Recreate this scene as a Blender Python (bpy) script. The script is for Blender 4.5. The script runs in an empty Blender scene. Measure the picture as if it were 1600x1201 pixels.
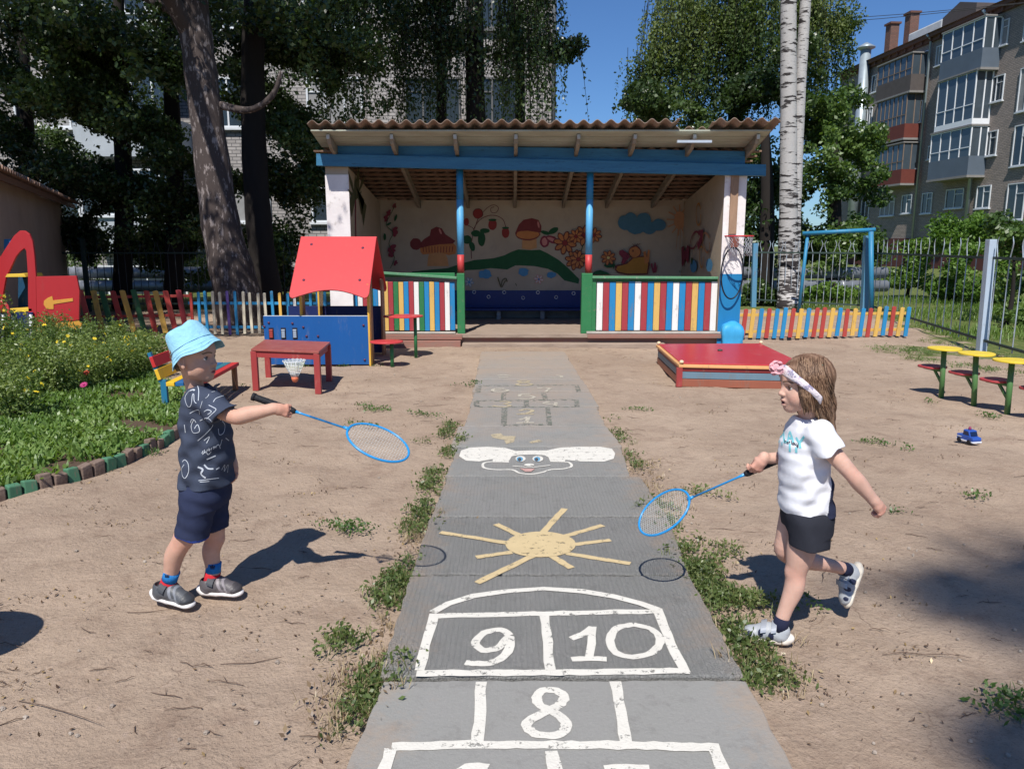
import bpy, bmesh, math, random
import numpy as np
from mathutils import Vector, Matrix
from mathutils.bvhtree import BVHTree

R = math.radians
random.seed(7)
rng = np.random.default_rng(11)
scene = bpy.context.scene
C = scene.collection

# ------------------------------------------------------------------ camera
F = 1180.0; H = 1.45; TH = math.atan((600.5 - 383) / F)
cth, sth = math.cos(TH), math.sin(TH)
cd = bpy.data.cameras.new('camera'); cam = bpy.data.objects.new('camera', cd); C.objects.link(cam)
cam.location = (0, 0, H); cam.rotation_euler = (math.pi / 2 - TH, 0, 0)
cd.sensor_width = 36; cd.sensor_fit = 'HORIZONTAL'; cd.lens = F / 1600 * 36; cd.clip_start = 0.05; cd.clip_end = 2000
scene.camera = cam

# ------------------------------------------------------------------ sky and sun
SX, SY = 0.155, 0.70            # shadow displacement per metre of height
EL = math.atan(1 / math.hypot(SX, SY))
tosun = Vector((-SX, -SY, 1)).normalized()
w = bpy.data.worlds.new("World"); scene.world = w; w.use_nodes = True
nt = w.node_tree; sky = nt.nodes.new('ShaderNodeTexSky'); sky.sky_type = 'NISHITA'; sky.sun_disc = False
sky.sun_elevation = EL; sky.sun_rotation = math.atan2(tosun.x, tosun.y)
sky.air_density = 1.0; sky.dust_density = 0.15; sky.ozone_density = 3.5; sky.altitude = 0
bg = nt.nodes['Background']; bg.inputs[1].default_value = 0.072
tn = nt.nodes.new('ShaderNodeMix'); tn.data_type = 'RGBA'; tn.blend_type = 'MULTIPLY'; tn.inputs[0].default_value = 1; tn.inputs[7].default_value = (0.62, 0.88, 1.22, 1)
nt.links.new(sky.outputs[0], tn.inputs[6]); nt.links.new(tn.outputs[2], bg.inputs[0])
sd = bpy.data.lights.new('sun', 'SUN'); sd.energy = 4.8; sd.angle = R(0.55); sd.color = (1, 0.955, 0.89)
sun = bpy.data.objects.new('sun', sd); C.objects.link(sun)
sun.rotation_euler = tosun.to_track_quat('Z', 'Y').to_euler(); sun.location = (-5, -20, 30)
scene.view_settings.view_transform = 'Standard'; scene.view_settings.look = 'None'
scene.view_settings.exposure = 0.28; scene.view_settings.gamma = 1.0
scene.render.engine = 'CYCLES'
scene.cycles.max_bounces = 6; scene.cycles.transparent_max_bounces = 8

# ------------------------------------------------------------------ pixel -> place helpers
def ray(px, py):
    u = (px - 800) / F; v = (600.5 - py) / F
    return (u, cth + v * sth, -sth + v * cth)
def G(px, py, z=0.0):
    d = ray(px, py); t = (z - H) / d[2]; return Vector((d[0] * t, d[1] * t, z))
def P(px, py, Y):
    d = ray(px, py); t = Y / d[1]; return Vector((d[0] * t, Y, H + d[2] * t))

# ------------------------------------------------------------------ materials
MATS = {}
def mat(name, col, rough=0.7, col2=None, ns=6.0, amt=0.5, bump=0.0, bs=60.0, spec=0.3, metal=0.0, detail=6, lo=0.35, hi=0.65, dirt=None, dirt_amt=0.0, stretch=(1, 1, 1), trans=0.0):
    if name in MATS: return MATS[name]
    m = bpy.data.materials.new(name); m.use_nodes = True; nt = m.node_tree; N = nt.nodes; L = nt.links
    b = N['Principled BSDF']
    b.inputs['Roughness'].default_value = rough; b.inputs['Specular IOR Level'].default_value = spec; b.inputs['Metallic'].default_value = metal
    tc = N.new('ShaderNodeTexCoord'); mp = N.new('ShaderNodeMapping'); mp.inputs['Scale'].default_value = stretch
    L.new(tc.outputs['Object'], mp.inputs[0])
    if col2 is None: col2 = tuple(c * 0.72 for c in col)
    n = N.new('ShaderNodeTexNoise'); n.inputs['Scale'].default_value = ns; n.inputs['Detail'].default_value = detail; n.inputs['Roughness'].default_value = 0.65
    L.new(mp.outputs[0], n.inputs['Vector'])
    cr = N.new('ShaderNodeMapRange'); cr.inputs[1].default_value = lo; cr.inputs[2].default_value = hi; cr.inputs[3].default_value = 0; cr.inputs[4].default_value = amt
    L.new(n.outputs[0], cr.inputs[0])
    mx = N.new('ShaderNodeMix'); mx.data_type = 'RGBA'; mx.inputs[6].default_value = (*col, 1); mx.inputs[7].default_value = (*col2, 1)
    L.new(cr.outputs[0], mx.inputs[0]); out = mx.outputs[2]
    if dirt:
        n2 = N.new('ShaderNodeTexNoise'); n2.inputs['Scale'].default_value = ns * 2.7; n2.inputs['Detail'].default_value = 9; n2.inputs['Roughness'].default_value = 0.75
        L.new(mp.outputs[0], n2.inputs['Vector'])
        r2 = N.new('ShaderNodeMapRange'); r2.inputs[1].default_value = 0.56; r2.inputs[2].default_value = 0.66; r2.inputs[3].default_value = 0; r2.inputs[4].default_value = dirt_amt
        L.new(n2.outputs[0], r2.inputs[0])
        m2 = N.new('ShaderNodeMix'); m2.data_type = 'RGBA'; m2.inputs[7].default_value = (*dirt, 1)
        L.new(r2.outputs[0], m2.inputs[0]); L.new(out, m2.inputs[6]); out = m2.outputs[2]
    L.new(out, b.inputs['Base Color'])
    if bump:
        n3 = N.new('ShaderNodeTexNoise'); n3.inputs['Scale'].default_value = bs; n3.inputs['Detail'].default_value = 5
        L.new(mp.outputs[0], n3.inputs['Vector'])
        bp = N.new('ShaderNodeBump'); bp.inputs['Strength'].default_value = bump; bp.inputs['Distance'].default_value = 0.01
        L.new(n3.outputs[0], bp.inputs['Height']); L.new(bp.outputs[0], b.inputs['Normal'])
    MATS[name] = m; return m
DIRT = (0.20, 0.15, 0.115)
def paint(name, col, rough=0.5, **k):
    kw = dict(ns=5, amt=0.35, bump=0.12, bs=40, dirt=DIRT, dirt_amt=0.35, spec=0.35); kw.update(k)
    return mat(name, col, rough, **kw)
def leafmat(name, c1, c2, c3, rough=0.42, tr=0.35, spec=0.5):
    if name in MATS: return MATS[name]
    m = bpy.data.materials.new(name); m.use_nodes = True; nt = m.node_tree; N = nt.nodes; L = nt.links
    b = N['Principled BSDF']; b.inputs['Roughness'].default_value = rough; b.inputs['Specular IOR Level'].default_value = 0.3
    at = N.new('ShaderNodeAttribute'); at.attribute_name = 'tint'
    r = N.new('ShaderNodeValToRGB'); e = r.color_ramp.elements
    e[0].position = 0; e[0].color = (*c1, 1); e[1].position = 1; e[1].color = (*c3, 1); q = e.new(0.5); q.color = (*c2, 1)
    L.new(at.outputs['Fac'], r.inputs[0]); L.new(r.outputs[0], b.inputs['Base Color']); b.inputs['Specular IOR Level'].default_value = spec
    t = N.new('ShaderNodeBsdfTranslucent'); mg = N.new('ShaderNodeMix'); mg.data_type = 'RGBA'; mg.blend_type = 'MULTIPLY'; mg.inputs[0].default_value = 1
    mg.inputs[7].default_value = (1.5, 1.6, 0.6, 1); L.new(r.outputs[0], mg.inputs[6]); L.new(mg.outputs[2], t.inputs[0])
    ms = N.new('ShaderNodeMixShader'); ms.inputs[0].default_value = tr
    L.new(b.outputs[0], ms.inputs[1]); L.new(t.outputs[0], ms.inputs[2]); L.new(ms.outputs[0], N['Material Output'].inputs[0])
    MATS[name] = m; return m
def attrmat(name, rough=0.6, bump=0.0, bs=200, spec=0.3, sss=0.0):
    if name in MATS: return MATS[name]
    m = bpy.data.materials.new(name); m.use_nodes = True; nt = m.node_tree; N = nt.nodes; L = nt.links
    b = N['Principled BSDF']; b.inputs['Roughness'].default_value = rough; b.inputs['Specular IOR Level'].default_value = spec
    at = N.new('ShaderNodeAttribute'); at.attribute_name = 'Col'
    n = N.new('ShaderNodeTexNoise'); n.inputs['Scale'].default_value = 30; n.inputs['Detail'].default_value = 5
    tc = N.new('ShaderNodeTexCoord'); L.new(tc.outputs['Object'], n.inputs['Vector'])
    mr = N.new('ShaderNodeMapRange'); mr.inputs[3].default_value = 0.78; mr.inputs[4].default_value = 1.18; L.new(n.outputs[0], mr.inputs[0])
    mx = N.new('ShaderNodeVectorMath'); mx.operation = 'SCALE'; L.new(at.outputs['Color'], mx.inputs[0]); L.new(mr.outputs[0], mx.inputs['Scale'])
    L.new(mx.outputs[0], b.inputs['Base Color'])
    if sss:
        b.inputs['Subsurface Weight'].default_value = sss; b.inputs['Subsurface Radius'].default_value = (0.012, 0.005, 0.003); b.inputs['Subsurface Scale'].default_value = 1.0
    if bump:
        n3 = N.new('ShaderNodeTexNoise'); n3.inputs['Scale'].default_value = bs; L.new(tc.outputs['Object'], n3.inputs['Vector'])
        bp = N.new('ShaderNodeBump'); bp.inputs['Strength'].default_value = bump; bp.inputs['Distance'].default_value = 0.004
        L.new(n3.outputs[0], bp.inputs['Height']); L.new(bp.outputs[0], b.inputs['Normal'])
    MATS[name] = m; return m
def brickmat(name, c1, c2, mortar, bw=0.25, bh=0.075, ms=0.012, rough=0.85, dirt=(0.1, 0.09, 0.085), dirt_amt=0.4):
    m = bpy.data.materials.new(name); m.use_nodes = True; nt = m.node_tree; N = nt.nodes; L = nt.links
    b = N['Principled BSDF']; b.inputs['Roughness'].default_value = rough; b.inputs['Specular IOR Level'].default_value = 0.2
    tc = N.new('ShaderNodeTexCoord'); sp = N.new('ShaderNodeSeparateXYZ'); cb = N.new('ShaderNodeCombineXYZ')
    L.new(tc.outputs['Object'], sp.inputs[0])
    ad = N.new('ShaderNodeMath'); ad.operation = 'ADD'; L.new(sp.outputs[0], ad.inputs[0]); L.new(sp.outputs[1], ad.inputs[1])
    L.new(ad.outputs[0], cb.inputs[0]); L.new(sp.outputs[2], cb.inputs[1])
    br = N.new('ShaderNodeTexBrick'); br.inputs['Color1'].default_value = (*c1, 1); br.inputs['Color2'].default_value = (*c2, 1); br.inputs['Mortar'].default_value = (*mortar, 1)
    br.inputs['Scale'].default_value = 1; br.inputs['Brick Width'].default_value = bw; br.inputs['Row Height'].default_value = bh; br.inputs['Mortar Size'].default_value = ms; br.inputs['Bias'].default_value = 0.0
    L.new(cb.outputs[0], br.inputs['Vector'])
    n = N.new('ShaderNodeTexNoise'); n.inputs['Scale'].default_value = 0.7; n.inputs['Detail'].default_value = 8; n.inputs['Roughness'].default_value = 0.7; L.new(tc.outputs['Object'], n.inputs['Vector'])
    mr = N.new('ShaderNodeMapRange'); mr.inputs[1].default_value = 0.45; mr.inputs[2].default_value = 0.7; mr.inputs[4].default_value = dirt_amt; L.new(n.outputs[0], mr.inputs[0])
    mx = N.new('ShaderNodeMix'); mx.data_type = 'RGBA'; mx.inputs[7].default_value = (*dirt, 1); L.new(mr.outputs[0], mx.inputs[0]); L.new(br.outputs[0], mx.inputs[6])
    L.new(mx.outputs[2], b.inputs['Base Color'])
    bp = N.new('ShaderNodeBump'); bp.inputs['Strength'].default_value = 0.5; bp.inputs['Distance'].default_value = 0.01; bp.invert = True
    L.new(br.outputs['Fac'], bp.inputs['Height']); L.new(bp.outputs[0], b.inputs['Normal'])
    return m

# ------------------------------------------------------------------ object helpers
def tag(o, label=None, cat=None, group=None, kind=None):
    if label: o['label'] = label
    if cat: o['category'] = cat
    if group: o['group'] = group
    if kind: o['kind'] = kind
    return o
def empty(name, loc=(0, 0, 0), rz=0, **k):
    o = bpy.data.objects.new(name, None); C.objects.link(o); o.location = loc; o.rotation_euler = (0, 0, rz); o.empty_display_size = 0.2
    return tag(o, **k)
def children(o): return [c for c in bpy.data.objects if c.parent is o]
def copy_tree(o, parent=None):
    c = o.copy(); C.objects.link(c)
    if parent is not None: c.parent = parent
    for ch in children(o): copy_tree(ch, c)
    return c
def mesh_np(name, V, Fc, mats, parent=None, mi=None, smooth=False, tint=None, col=None, loc=None):
    """V (n,3), Fc (m,4) or (m,3) int arrays; one mesh object"""
    me = bpy.data.meshes.new(name); V = np.asarray(V, np.float32); Fc = np.asarray(Fc, np.int32)
    if loc is not None: V = V - np.asarray(loc, np.float32)
    me.vertices.add(len(V)); me.vertices.foreach_set('co', V.ravel())
    k = Fc.shape[1]; me.loops.add(Fc.size); me.loops.foreach_set('vertex_index', Fc.ravel())
    me.polygons.add(len(Fc)); me.polygons.foreach_set('loop_start', np.arange(0, Fc.size, k, dtype=np.int32))
    try: me.polygons.foreach_set('loop_total', np.full(len(Fc), k, np.int32))
    except Exception: pass
    if not isinstance(mats, (list, tuple)): mats = [mats]
    for m in mats: me.materials.append(m)
    if mi is not None: me.polygons.foreach_set('material_index', np.asarray(mi, np.int32))
    me.polygons.foreach_set('use_smooth', np.full(len(Fc), smooth))
    if tint is not None:
        a = me.attributes.new('tint', 'FLOAT', 'FACE'); a.data.foreach_set('value', np.asarray(tint, np.float32))
    if col is not None:
        a = me.attributes.new('Col', 'FLOAT_COLOR', 'POINT'); c4 = np.ones((len(V), 4), np.float32); c4[:, :3] = col; a.data.foreach_set('color', c4.ravel())
    me.update(calc_edges=True); me.validate()
    o = bpy.data.objects.new(name, me); C.objects.link(o)
    if parent is not None: o.parent = parent
    if loc is not None: o.location = loc
    return o

class MB:
    """collects polygons with a material index and links them as ONE mesh"""
    def __init__(s): s.v = []; s.f = []; s.m = []; s.sm = []
    def add(s, vs, fs, mi=0, smooth=False):
        b = len(s.v); s.v += [tuple(v) for v in vs]
        for f in fs: s.f.append([b + i for i in f]); s.m.append(mi); s.sm.append(smooth)
        return s
    def box(s, lo, hi, mi=0, M=None):
        x0, y0, z0 = lo; x1, y1, z1 = hi
        vs = [Vector(p) for p in ((x0, y0, z0), (x1, y0, z0), (x1, y1, z0), (x0, y1, z0), (x0, y0, z1), (x1, y0, z1), (x1, y1, z1), (x0, y1, z1))]
        if M is not None: vs = [M @ v for v in vs]
        return s.add(vs, [(0, 3, 2, 1), (4, 5, 6, 7), (0, 1, 5, 4), (1, 2, 6, 5), (2, 3, 7, 6), (3, 0, 4, 7)], mi)
    def bar(s, a, b, w, h, mi=0, up=(0, 0, 1)):
        a = Vector(a); b = Vector(b); d = (b - a); L = d.length; d.normalize(); u = Vector(up)
        sd = d.cross(u)
        if sd.length < 1e-4: sd = d.cross(Vector((0, 1, 0)))
        sd.normalize(); u = sd.cross(d)
        M = Matrix((( d.x, sd.x, u.x, a.x), (d.y, sd.y, u.y, a.y), (d.z, sd.z, u.z, a.z), (0, 0, 0, 1)))
        return s.box((0, -w / 2, -h / 2), (L, w / 2, h / 2), mi, M)
    def tube(s, pts, rad, n=8, mi=0, cap=True, smooth=True, closed=False):
        pts = [Vector(p) for p in pts]; m = len(pts)
        if not hasattr(rad, '__len__'): rad = [rad] * m
        vs = []; prev = None
        for i, p in enumerate(pts):
            if closed: t = pts[(i + 1) % m] - pts[i - 1]
            else: t = pts[min(i + 1, m - 1)] - pts[max(i - 1, 0)]
            t.normalize()
            if prev is None:
                a = Vector((0, 0, 1)) if abs(t.z) < 0.9 else Vector((1, 0, 0)); nrm = t.cross(a).normalized()
            else:
                nrm = (prev - t * prev.dot(t)); nrm = nrm.normalized() if nrm.length > 1e-6 else t.orthogonal().normalized()
            prev = nrm; bn = t.cross(nrm)
            for k in range(n):
                a = 2 * math.pi * k / n; vs.append(p + (nrm * math.cos(a) + bn * math.sin(a)) * rad[i])
        fs = []
        for i in range(m if closed else m - 1):
            j = (i + 1) % m
            for k in range(n): fs.append((i * n + k, i * n + (k + 1) % n, j * n + (k + 1) % n, j * n + k))
        if cap and not closed: fs += [tuple(range(n))[::-1], tuple(range((m - 1) * n, m * n))]
        return s.add(vs, fs, mi, smooth)
    def prism(s, poly, off, mi=0, mi_side=None):
        """poly: 3D points in a plane, off: extrusion vector"""
        n = len(poly); off = Vector(off); vs = [Vector(p) for p in poly] + [Vector(p) + off for p in poly]
        s.add(vs, [tuple(range(n))[::-1], tuple(range(n, 2 * n))], mi)
        b = len(s.v) - 2 * n
        for i in range(n):
            j = (i + 1) % n; s.f.append([b + i, b + j, b + n + j, b + n + i]); s.m.append(mi if mi_side is None else mi_side); s.sm.append(False)
        return s
    def poly(s, pts, mi=0): return s.add(pts, [tuple(range(len(pts)))], mi)
    def lathe(s, prof, c=(0, 0, 0), n=24, mi=0, smooth=True, M=None):
        vs = []
        for r, z in prof:
            for k in range(n):
                a = 2 * math.pi * k / n; p = Vector((r * math.cos(a), r * math.sin(a), z))
                if M is not None: p = M @ p
                vs.append(p + Vector(c))
        fs = []
        for i in range(len(prof) - 1):
            for k in range(n): fs.append((i * n + k, i * n + (k + 1) % n, (i + 1) * n + (k + 1) % n, (i + 1) * n + k))
        fs += [tuple(range(n))[::-1], tuple(range((len(prof) - 1) * n, len(prof) * n))]
        return s.add(vs, fs, mi, smooth)
    def build(s, name, mats, parent=None, bevel=0, loc=None, seg=2, **k):
        me = bpy.data.meshes.new(name)
        if loc is None and parent is None:
            loc = (sum(v[0] for v in s.v) / len(s.v), sum(v[1] for v in s.v) / len(s.v), min(v[2] for v in s.v))
        off = loc or (0, 0, 0)
        me.from_pydata([(v[0] - off[0], v[1] - off[1], v[2] - off[2]) for v in s.v], [], s.f)
        if not isinstance(mats, (list, tuple)): mats = [mats]
        for m in mats: me.materials.append(m)
        me.polygons.foreach_set('material_index', s.m); me.polygons.foreach_set('use_smooth', s.sm)
        bm = bmesh.new(); bm.from_mesh(me); bmesh.ops.recalc_face_normals(bm, faces=bm.faces); bm.to_mesh(me); bm.free()
        me.update(); o = bpy.data.objects.new(name, me); C.objects.link(o); o.location = off
        if parent is not None: o.parent = parent
        if bevel:
            b = o.modifiers.new('bevel', 'BEVEL'); b.width = bevel; b.segments = seg; b.limit_method = 'ANGLE'; b.angle_limit = R(40)
        return tag(o, **k)

def ribbon(mb, pts, w, mi=0, nrm=(0, 0, 1), jitter=0.0, smooth_n=0):
    """flat strip along 3D points"""
    pts = [Vector(p) for p in pts]
    if smooth_n:
        q = []
        n = len(pts)
        for i in range(n - 1):
            p0 = pts[max(i - 1, 0)]; p1 = pts[i]; p2 = pts[i + 1]; p3 = pts[min(i + 2, n - 1)]
            for k in range(smooth_n):
                t = k / smooth_n
                q.append(0.5 * ((2 * p1) + (p2 - p0) * t + (2 * p0 - 5 * p1 + 4 * p2 - p3) * t * t + (3 * p1 - p0 - 3 * p2 + p3) * t ** 3))
        q.append(pts[-1]); pts = q
    n = len(pts); nv = Vector(nrm); vs = []
    for i, p in enumerate(pts):
        t = (pts[min(i + 1, n - 1)] - pts[max(i - 1, 0)]).normalized(); sd = nv.cross(t).normalized()
        ww = (w[min(int(i / (n - 1) * (len(w) - 1) + 0.5), len(w) - 1)] if hasattr(w, '__len__') else w)
        j = jitter * ww
        vs += [p + sd * (ww / 2 + random.uniform(-j, j)), p - sd * (ww / 2 + random.uniform(-j, j))]
    fs = [(2 * i, 2 * i + 1, 2 * i + 3, 2 * i + 2) for i in range(n - 1)]
    mb.add(vs, fs, mi)
def smooth_path(pts, k=6):
    pts = [Vector(p) for p in pts]; q = []; n = len(pts)
    for i in range(n - 1):
        p0 = pts[max(i - 1, 0)]; p1 = pts[i]; p2 = pts[i + 1]; p3 = pts[min(i + 2, n - 1)]
        for j in range(k):
            t = j / k
            q.append(0.5 * ((2 * p1) + (p2 - p0) * t + (2 * p0 - 5 * p1 + 4 * p2 - p3) * t * t + (3 * p1 - p0 - 3 * p2 + p3) * t ** 3))
    q.append(pts[-1]); return q

# leaves -----------------------------------------------------------------
def leaves(pts, size, aspect=0.55, tilt=None, flat=0.0):
    """rhombus leaves at pts; returns V, F"""
    n = len(pts); pts = np.asarray(pts, np.float32); size = np.broadcast_to(np.asarray(size, np.float32), (n,))
    a = rng.normal(size=(n, 3)); 
    if tilt is not None: a = a * (1 - tilt[1]) + np.asarray(tilt[0]) * tilt[1] * 2
    a /= np.linalg.norm(a, axis=1, keepdims=True) + 1e-9
    b = rng.normal(size=(n, 3)); 
    if flat: 
        nz = np.zeros((n, 3)); nz[:, 2] = 1; nn = rng.normal(size=(n, 3)) * (1 - flat) + nz * flat * 1.5; b = np.cross(nn, a)
    b -= a * (a * b).sum(1, keepdims=True); b /= np.linalg.norm(b, axis=1, keepdims=True) + 1e-9
    s = size[:, None]
    V = np.stack([pts - a * s * 0.5, pts + b * s * aspect * 0.5 - a * s * 0.08, pts + a * s * 0.5, pts - b * s * aspect * 0.5 - a * s * 0.08], 1).reshape(-1, 3)
    Fc = np.arange(4 * n).reshape(n, 4)
    return V, Fc
def clump_pts(clumps, n, hollow=0.45, noise=True):
    """clumps: (cx,cy,cz,rx,ry,rz); weighted by volume^(2/3)"""
    cl = np.asarray(clumps, float); wt = (cl[:, 3] * cl[:, 4] * cl[:, 5]) ** 0.67; wt /= wt.sum()
    idx = rng.choice(len(cl), n, p=wt); d = rng.normal(size=(n, 3)); d /= np.linalg.norm(d, axis=1, keepdims=True)
    r = (hollow + (1 - hollow) * rng.random(n) ** 0.6)[:, None]
    p = cl[idx, :3] + d * r * cl[idx, 3:6]
    if noise:
        q = p * 1.7; f = np.sin(q[:, 0] * 1.3 + 2 * np.sin(q[:, 2])) + np.sin(q[:, 1] * 1.9 + 1.7 * np.sin(q[:, 0] * 1.1)) + np.sin(q[:, 2] * 2.3 + q[:, 0])
        g_ = np.sin(p[:, 0] * 4.1 + 1.5 * np.sin(p[:, 2] * 3.7)) + np.sin(p[:, 2] * 4.9 + 1.3 * np.sin(p[:, 1] * 3.1)); p = p[(f > -0.7 + rng.random(len(p)) * 0.6) & (g_ > -0.75 + rng.random(len(p)) * .5)]
    return p
def subclumps(big, n, r=(0.5, 0.9), seed=1):
    """scatter small clumps over big ellipsoids"""
    g = np.random.default_rng(seed); out = []
    big = np.asarray(big, float); wt = (big[:, 3] * big[:, 4] * big[:, 5]) ** 0.67; wt /= wt.sum()
    for i in g.choice(len(big), n, p=wt):
        d = g.normal(size=3); d /= np.linalg.norm(d); k = g.random() ** 0.4
        c = big[i, :3] + d * k * big[i, 3:6]; s = g.uniform(*r); out.append((*c, s, s, s * 0.75))
    return out
def strands(clumps, n, L=(0.8, 2.2), step=0.045, sway=0.25, seed=3):
    """hanging birch twigs: points along drooping strands"""
    g = np.random.default_rng(seed); cl = np.asarray(clumps, float)
    wt = (cl[:, 3] * cl[:, 4]); wt /= wt.sum(); idx = g.choice(len(cl), n, p=wt)
    d = g.normal(size=(n, 3)); d /= np.linalg.norm(d, axis=1, keepdims=True); r = g.random((n, 1)) ** 0.4
    p0 = cl[idx, :3] + d * r * cl[idx, 3:6]; out = []; lines = []; gp = np.sin(p0[:, 0] * 3.3 + 1.7 * np.sin(p0[:, 1] * 1.9)) + np.sin(p0[:, 0] * 7.9 + p0[:, 1] * 2.3) * .6
    for i in range(n):
        if gp[i] < -.35: continue
        l = g.uniform(*L); k = int(l / step); t = np.linspace(0, 1, k)[:, None]
        h = d[i] * [1, 1, 0]; q = p0[i] + h * sway * (1 - (1 - t) ** 2) + np.array([0, 0, -1]) * l * t ** 1.3 + g.normal(size=(k, 3)) * 0.03
        out.append(q); lines.append((p0[i], q[-1]))
    return np.concatenate(out), lines
def tint_for(p, lo=0, hi=1, s=0.9):
    f = 0.5 + 0.22 * (np.sin(p[:, 0] * s * 1.7 + 1.1) + np.sin(p[:, 2] * s * 2.1) ) + rng.normal(size=len(p)) * 0.22
    return np.clip(lo + (hi - lo) * f, 0, 1)
# ================================================================== GROUND
def ground_material():
    m = bpy.data.materials.new('packed_dirt'); m.use_nodes = True; nt = m.node_tree; N = nt.nodes; L = nt.links
    b = N['Principled BSDF']; b.inputs['Roughness'].default_value = 0.95; b.inputs['Specular IOR Level'].default_value = 0.12
    tc = N.new('ShaderNodeTexCoord')
    def noise(s, d=6, r=0.6, vec=None):
        n = N.new('ShaderNodeTexNoise'); n.inputs['Scale'].default_value = s; n.inputs['Detail'].default_value = d; n.inputs['Roughness'].default_value = r
        L.new(vec or tc.outputs['Object'], n.inputs['Vector']); return n.outputs[0]
    def rng_(x, a, c, o0=0, o1=1):
        q = N.new('ShaderNodeMapRange'); q.inputs[1].default_value = a; q.inputs[2].default_value = c; q.inputs[3].default_value = o0; q.inputs[4].default_value = o1; L.new(x, q.inputs[0]); return q.outputs[0]
    def mix(f, a, c):
        q = N.new('ShaderNodeMix'); q.data_type = 'RGBA'; L.new(f, q.inputs[0])
        for i, v in ((6, a), (7, c)):
            if isinstance(v, tuple): q.inputs[i].default_value = (*v, 1)
            else: L.new(v, q.inputs[i])
        return q.outputs[2]
    base = mix(rng_(noise(0.6, 8, 0.7), 0.38, 0.62), (0.42, 0.322, 0.242), (0.325, 0.242, 0.18))
    base = mix(rng_(noise(4.0, 9, 0.75), 0.50, 0.68, 0, 0.65), base, (0.235, 0.165, 0.122))
    base = mix(rng_(noise(26.0, 6, 0.7), 0.56, 0.72, 0, 0.6), base, (0.46, 0.35, 0.28))
    base = mix(rng_(noise(90.0, 3, 0.6), 0.58, 0.68, 0, 0.55), base, (0.17, 0.12, 0.09))
    wn = N.new('ShaderNodeTexNoise'); wn.inputs['Scale'].default_value = 9; L.new(tc.outputs['Object'], wn.inputs['Vector']); va = N.new('ShaderNodeVectorMath'); va.operation = 'MULTIPLY_ADD'; L.new(wn.outputs['Color'], va.inputs[0]); va.inputs[1].default_value = (.16, .16, 0); L.new(tc.outputs['Object'], va.inputs[2])
    vo = N.new('ShaderNodeTexVoronoi'); vo.feature = 'DISTANCE_TO_EDGE'; vo.inputs['Scale'].default_value = 4.2; L.new(va.outputs[0], vo.inputs['Vector'])
    ck = N.new('ShaderNodeMath'); ck.operation = 'MULTIPLY'; L.new(rng_(vo.outputs[0], .004, .016, 1, 0), ck.inputs[0]); L.new(rng_(noise(1.1, 6, .7), .50, .64, 0, .55), ck.inputs[1])
    base = mix(ck.outputs[0], base, (0.14, 0.095, 0.07))
    base = mix(rng_(noise(1.7, 9, .8), .56, .74, 0, .55), base, (0.25, 0.165, 0.12))
    # grassy far ground: beyond the fence (position mask, attribute painted on the mesh)
    at = N.new('ShaderNodeAttribute'); at.attribute_name = 'grass'
    ad = N.new('ShaderNodeMath'); ad.operation = 'ADD'; L.new(at.outputs['Fac'], ad.inputs[0]); L.new(rng_(noise(1.4, 7, 0.7), 0.3, 0.7, -0.38, 0.38), ad.inputs[1])
    g = mix(rng_(noise(9, 6, 0.7), 0.4, 0.62), (0.075, 0.115, 0.03), (0.16, 0.17, 0.06))
    base = mix(rng_(ad.outputs[0], 0.42, 0.6), base, g)
    L.new(base, b.inputs['Base Color'])
    h = N.new('ShaderNodeMath'); h.operation = 'MULTIPLY_ADD'; L.new(noise(45, 7, 0.7), h.inputs[0]); h.inputs[1].default_value = 0.45; L.new(noise(7, 8, 0.7), h.inputs[2])
    bp = N.new('ShaderNodeBump'); bp.inputs['Strength'].default_value = 0.75; bp.inputs['Distance'].default_value = 0.04
    L.new(h.outputs[0], bp.inputs['Height']); L.new(bp.outputs[0], b.inputs['Normal'])
    return m
GM = ground_material()
FENCE = [G(1150, 476), G(1180, 478), G(1355, 489), G(1440, 515), G(1535, 547), G(1600, 566), G(1760, 620)]
_vg = np.random.default_rng(99).random((64, 64))
def vnoise(x, y):
    xi, yi = np.floor(x).astype(int), np.floor(y).astype(int); fx, fy = x - xi, y - yi; fx = fx * fx * (3 - 2 * fx); fy = fy * fy * (3 - 2 * fy); g = lambda a, b: _vg[a % 64, b % 64]
    return (g(xi, yi) * (1 - fx) + g(xi + 1, yi) * fx) * (1 - fy) + (g(xi, yi + 1) * (1 - fx) + g(xi + 1, yi + 1) * fx) * fy
def hz(x, y):
    return 0.022 * (vnoise(x * 2.1 + 9, y * 2.1) - .5) + 0.016 * (vnoise(x * 5.3, y * 4.1 + 7) - .5) + 0.009 * (vnoise(x * 11.7 + 3, y * 9.3) - .5) - .004 + 0.003 * np.sin(x * 2.3 + 1.3 * np.sin(y * 1.1)) + 0.005 * np.sin(y * 3.1 + x * 1.7) + 0.003 * np.sin(x * 7.1 + 2) * np.sin(y * 6.3)
xs = np.concatenate([[-600, -200, -80, -40, -25, -16], np.arange(-12, -6, 0.2), np.arange(-6, 6, 0.055), np.arange(6, 12.01, 0.2), [16, 25, 40, 80, 200, 600]])
ys = np.concatenate([[-300, -60, -20, -6, -2], np.arange(0, 1.5, .2), np.arange(1.5, 9, .055), np.arange(9, 20.01, 0.15), [24, 30, 45, 80, 200, 900]])
gx, gy = np.meshgrid(xs, ys, indexing='ij'); gz = hz(gx, gy) * (np.abs(gx) < 12.5) * (gy < 20.5) * (gy > -3) - 0.006
V = np.stack([gx, gy, gz], -1).reshape(-1, 3); nx, ny = gx.shape
I = np.arange(nx * ny).reshape(nx, ny); Fq = np.stack([I[:-1, :-1], I[1:, :-1], I[1:, 1:], I[:-1, 1:]], -1).reshape(-1, 4)
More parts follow.
